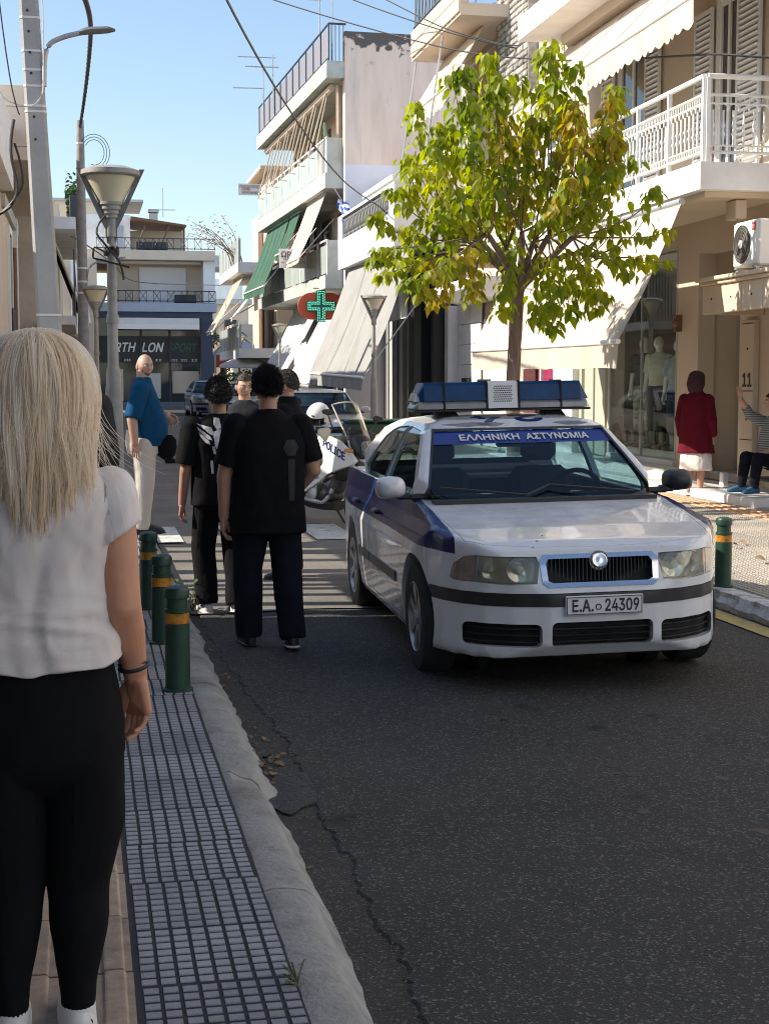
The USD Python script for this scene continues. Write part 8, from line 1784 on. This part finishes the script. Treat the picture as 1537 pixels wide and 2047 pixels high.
for s, ax in ((1, 0.064), (-1, -0.085)):
    R = []
    for z_, r_ in ((0.028, 0.030), (0.05, 0.034), (0.075, 0.0365), (0.092, 0.037), (0.096, 0.035)):
        a = np.arange(48) * 2 * math.pi / 48; rr_ = r_ * (1 + 0.012 * np.cos(a * 24)) + 0.002
        R.append(np.stack([ax + rr_ * np.cos(a), -0.018 + rr_ * 1.08 * np.sin(a), np.full(48, z_)], 1))
    w.T.part('sock', loft(R), mat('white_sock', (0.66, 0.65, 0.64), 0.9, bump=0.1, bscale=200), smooth=60)
    q = facing(text('NB', 0.022, 0.0008, True), (0, 1)); q.apply_translation((ax + 0.012, -0.018 - 0.0415, 0.058)); w.T.part('sock_lettering', q, M_black)
    w.shoe(ax, 0.02, 0.0, M_sneaker, M_soleW, name='trainer')
single_brace = at(xf(trimesh.creation.torus(0.032, 0.0055, major_sections=28, minor_sections=8), rx=0.15, ry=-0.2), *(np.array(wr) + np.array((-0.005, -0.004, 0.028))))
w.T.part('bracelet', single_brace, M_black, smooth=60)
w.T.part('bracelet', at(xf(trimesh.creation.torus(0.0328, 0.004, major_sections=28, minor_sections=8), rx=-0.1, ry=-0.1), *(np.array(wr) + np.array((-0.0055, -0.005, 0.036)))), M_dark, smooth=60)
# hair: a soft under-mass and thousands of strands over it
rgh = np.random.default_rng(5)
hc = np.array((0.0, -0.005, 1.485))
def hair_paths(n, seed, spread=1.0, zmin=(1.175, 1.29), loose=0.0, layer=(0.86, 1.04)):
    r = np.random.default_rng(seed); out = []
    for _ in range(n):
        phi = r.uniform(0, 2 * np.pi)
        if math.sin(phi) > 0.45: phi = -phi           # most of it lies on the back and sides
        lay = r.uniform(*layer)
        rx, ry, rz = 0.122 * lay, 0.125 * lay, 0.134 * lay
        part = np.array([0.012 * r.normal(), 0.02 + 0.05 * r.uniform(-1, 1), 0.0])
        zend = r.uniform(*zmin) + 0.05 * (1 - abs(math.cos(phi))) * 0 + 0.05 * abs(math.cos(phi)) ** 2
        P = []
        for t in np.linspace(0.03, 1, 7):
            th = t * 1.62
            P.append(hc + np.array([rx * math.sin(th) * math.cos(phi), ry * math.sin(th) * math.sin(phi), rz * math.cos(th)]) + part * (1 - t))
        x0, y0, z0 = P[-1]
        fx = x0 * r.uniform(0.62, 0.90) + r.normal() * 0.012; fy = -0.02 - abs(y0) * 0.55 - 0.04 + 0.012 * r.normal() if math.sin(phi) < 0.3 else y0 * 0.6
        wv, ph = r.uniform(0.002, 0.007), r.uniform(0, 6); lv = np.array([abs(r.normal()) * 0.06 * (1 if x0 > 0 else -1), -abs(r.normal()) * 0.02, 0.03 * r.random()]) * loose
        for t in np.linspace(0.14, 1, 9):
            s = t * t * (3 - 2 * t)
            P.append(np.array([x0 + (fx - x0) * s + wv * math.sin(ph + 5 * t), y0 + (fy - y0) * min(1, 1.6 * t), z0 + (zend - z0) * t]) + t * t * lv)
        out.append(np.array(P))
    return out
def curves(T, name, paths, width, m, kind=None):
    p = f"{T.path}/{numbered(T.path, name)}"
    c = UsdGeom.BasisCurves.Define(stage, p)
    c.CreateTypeAttr('linear'); c.CreateWrapAttr('nonperiodic')
    c.CreateCurveVertexCountsAttr(Vt.IntArray([len(q) for q in paths]))
    V = np.vstack(paths).astype(np.float32); c.CreatePointsAttr(Vt.Vec3fArray.FromNumpy(V))
    wd = np.concatenate([width * np.interp(np.linspace(0, 1, len(q)), [0, 0.6, 1], [1, 0.9, 0.35]) for q in paths]).astype(np.float32)
    c.CreateWidthsAttr(Vt.FloatArray.FromNumpy(wd)); c.SetWidthsInterpolation('vertex')
    UsdShade.MaterialBindingAPI.Apply(c.GetPrim()).Bind(m); setdata(c.GetPrim(), kind=kind)
mass = hull(ball(hc + np.array((0, 0, 0.005)), (0.108, 0.108, 0.122)), ball((0, -0.035, 1.38), (0.112, 0.075, 0.05))) + hull(ball((0, -0.035, 1.38), (0.112, 0.075, 0.05)), ball((0, -0.080, 1.28), (0.082, 0.032, 0.03)), ball((0, -0.085, 1.26), (0.066, 0.024, 0.02)))
w.T.part('hair_under', soft(mass, 0.012, 10, 0.006, (40, 40, 4), 6), mat('blonde_under', (0.92, 0.79, 0.62), 0.6, var=0.35, vscale=60, stretch=(3, 3, 0.15)), smooth=60)
guides = hair_paths(330, 77, zmin=(1.16, 1.30), layer=(0.90, 1.04))
rh = np.random.default_rng(91); groups = [[], [], [], []]
tt = np.linspace(0, 1, 16)
for g in guides:
    shade = int(rh.choice(4, p=(0.42, 0.22, 0.24, 0.12)))
    for _ in range(int(rh.integers(12, 26))):
        off = rh.normal(size=3) * np.array((0.0075, 0.005, 0.0)); tip = rh.normal(size=3) * np.array((0.0025, 0.002, 0.0))
        cut = rh.uniform(0.86, 1.0); wv = rh.normal() * 0.0025; ph = rh.uniform(0, 6)
        q = g + off * (1 - tt ** 1.5)[:, None] + tip * tt[:, None]; q[:, 0] += wv * np.sin(ph + 6 * tt) * tt
        t2 = tt * cut; q = np.stack([np.interp(t2, tt, q[:, k]) for k in range(3)], 1)
        groups[shade if rh.random() < 0.75 else int(rh.integers(0, 4))].append(q)
for gq, mm in zip(groups, M_hairs): curves(w.T, 'hair', gq, 0.0024, mm)
curves(w.T, 'hair', hair_paths(1100, 150, zmin=(1.20, 1.34)), 0.0018, M_hairs[0])
curves(w.T, 'hair', hair_paths(260, 200, loose=0.9, layer=(0.98, 1.10), zmin=(1.22, 1.34)), 0.0012, M_hairs[0])
# ---- mannequins and boots in the window
M_mann = mat('mannequin_white', (0.80, 0.82, 0.78), 0.4)
def mannequin(label, loc, top, bottom, seed, arms=True):
    q = Person(label, loc, (-0.75, -0.6), 1.72, (0.6, 0.62, 0.58), cat='mannequin', name='mannequin'); q.skin = M_mann
    q.body([{'js': [((-0.18, 0, 1.40), 0.05), ((-0.23, 0.0, 1.1), 0.038), ((-0.22, 0.08, 0.86), 0.026)], 'side': -1}, {'js': [((0.18, 0, 1.40), 0.05), ((0.23, 0.0, 1.1), 0.038), ((0.22, 0.08, 0.86), 0.026)], 'side': 1}], face=False, ears=False)
    q.cloth('top', torso_m([(0.95, 0.18, 0.13, 0, 0), (1.12, 0.165, 0.125, 0, 0), (1.28, 0.185, 0.135, 0, 0.01), (1.38, 0.18, 0.115, 0, 0), (1.44, 0.15, 0.09, 0, 0), (1.49, 0.075, 0.07, 0, 0)]) + (sleeve((-0.18, 0, 1.4), (-0.23, 0, 1.1), 0.8, 0.075, 0.07) + sleeve((0.18, 0, 1.4), (0.23, 0, 1.1), 0.8, 0.075, 0.07)), top, 0.02 if seed == 2 else 0.01, seed=seed)
    q.cloth('lower_garment', trousers(LGs, 0.98), bottom, 0.008, seed=seed + 30); return q
dk = mat('dark_garment', (0.02, 0.02, 0.024), 0.85, var=0.3, vscale=10)
mannequin('mannequin in a dark top with pale print, leftmost in the window', (8.95, 23.2, 0.66), dk, mat('printed_skirt', (0.30, 0.29, 0.27), 0.85, var=0.9, vscale=16), 1)
mannequin('mannequin in a fluffy white top in the middle of the window', (8.98, 22.65, 0.66), mat('white_fluff', (0.66, 0.68, 0.60), 0.95, bump=1.0, bscale=60), dk, 2)
mannequin('mannequin with a pale blue shirt at the right end of the window', (9.05, 22.0, 0.60), mat('pale_blue_shirt', (0.36, 0.44, 0.55), 0.9, var=0.3, vscale=8), dk, 3)
single('display_platform', cbx(8.58, 9.5, 20.85, 23.55, 0.505, 0.62, 0.01), M_marble, 'low white display platform inside the shop window', 'platform')
def boot_m(T, m):
    T.part('shaft', hull(ball((0, 0, 0.10), (0.035, 0.045, 0.03)), ball((0, 0, 0.25), (0.045, 0.055, 0.02))), m, smooth=50)
    T.part('foot', hull(ball((0, 0, 0.06), (0.035, 0.045, 0.05)), ball((-0.12, 0, 0.03), (0.05, 0.038, 0.028))), m, smooth=50)
    T.part('heel', bx(-0.01, 0.035, -0.03, 0.03, 0.0, 0.05), M_black)
bM = [(n_, mat(f'boot_leather_{n_}', c, 0.5)) for n_, c in (('beige', (0.30, 0.22, 0.15)), ('black', (0.02, 0.02, 0.02)), ('olive', (0.16, 0.17, 0.11)), ('brown', (0.07, 0.04, 0.025)))]
order = ['first', 'second', 'third', 'fourth', 'fifth', 'sixth', 'seventh', 'eighth', 'ninth', 'tenth', 'last']
for k in range(11):
    n_, m_ = bM[k % 4]
    bt = Thing('boot', f'{n_} ankle boot, {order[k]} from the door in the shop window row', 'boot', (8.70 + 0.03 * (k % 2), 23.4 - 0.2 * k, 0.621), group='boots in a row in the shop window'); boot_m(bt, m_)
# ---------------------------------------------------------------- litter, weeds, stains
rg = random.Random(51)
def flat_leaf(x, y, z, s):
    V, Fc = leaf_mesh(s, s * 0.6, 0.3); M = trimesh.transformations.euler_matrix(rg.uniform(-0.3, 0.3), rg.uniform(-0.4, 0.4), rg.uniform(0, 6), 'sxyz')[:3, :3]
    return trimesh.Trimesh(V @ M.T + np.array((x, y, z)), Fc, process=False)
M_dryl = mat('dry_fallen_leaf', (0.20, 0.13, 0.07), 0.8, var=0.5, vscale=9)
single('leaf_litter', [flat_leaf(0.74 + rg.gauss(0, 0.05), 6.45 + rg.gauss(0, 0.22), 0.004, rg.uniform(0.02, 0.06)) for _ in range(34)] + [flat_leaf(0.73 + rg.uniform(-0.02, 0.06), rg.uniform(4.5, 9.5), 0.002, rg.uniform(0.015, 0.045)) for _ in range(26)], M_dryl, 'dry leaf litter gathered along the left kerb by the tar patch', 'litter', kind='stuff')
single('leaf_litter', [flat_leaf(rg.uniform(4.9, 8.0), rg.uniform(10.5, 17.5), 0.20, rg.uniform(0.05, 0.11)) for _ in range(22)], M_dryl, 'fallen leaves on the right pavement', 'litter', kind='stuff')
for lab, x, y, n_, sz in (('leggy weed growing from the left kerb beside the second young man', 0.74, 10.75, 60, 0.30), ('small weed at the near end of the left kerb', 0.50, 3.62, 30, 0.07)):
    T = Thing('weed', lab, 'weed', (x, y, 0.0 if x > 0.6 else 0.128))
    st_, lv_ = [], []
    for k in range(n_ // 5):
        a = rg.uniform(0, 6.28); tip = np.array((math.cos(a) * sz * 0.55, math.sin(a) * sz * 0.55, sz * rg.uniform(0.4, 1.0)))
        P_ = smooth_path([(0, 0, 0), tip * np.array((0.4, 0.4, 0.6)), tip], 6); st_.append(tube(P_, 0.0025, 4))
        for q in P_[2:]: lv_.append(flat_leaf(q[0], q[1], q[2], sz * rg.uniform(0.12, 0.24)))
    T.part('stems', st_, mat('weed_stem', (0.10, 0.12, 0.04), 0.7), kind='stuff'); T.part('leaves', lv_, mat('weed_leaf', (0.07, 0.11, 0.03), 0.6, var=0.3, vscale=20), kind='stuff')
M_oil = mat('oil_drip', (0.010, 0.010, 0.011), 0.5)
dr = []
for px in range(26):
    x, y = 2.2 + rg.uniform(-0.25, 0.9), rg.uniform(4.9, 7.2); r_ = rg.uniform(0.010, 0.034)
    pl_ = [(x + r_ * (0.7 + 0.6 * rg.random()) * math.cos(a), y + 1.5 * r_ * (0.7 + 0.6 * rg.random()) * math.sin(a)) for a in np.linspace(0, 6.28, 12)[:-1]]
    m = trimesh.creation.extrude_polygon(Polygon(pl_), 0.002, engine='earcut'); m.apply_translation((0, 0, float(np.interp(x, [1.35, 2.6, 4.55], [0, 0.01, 0])) - 0.0012)); dr.append(m)
single('oil_stains', dr, M_oil, 'dark oil drips on the asphalt in front of the police car', 'stain', kind='stuff')
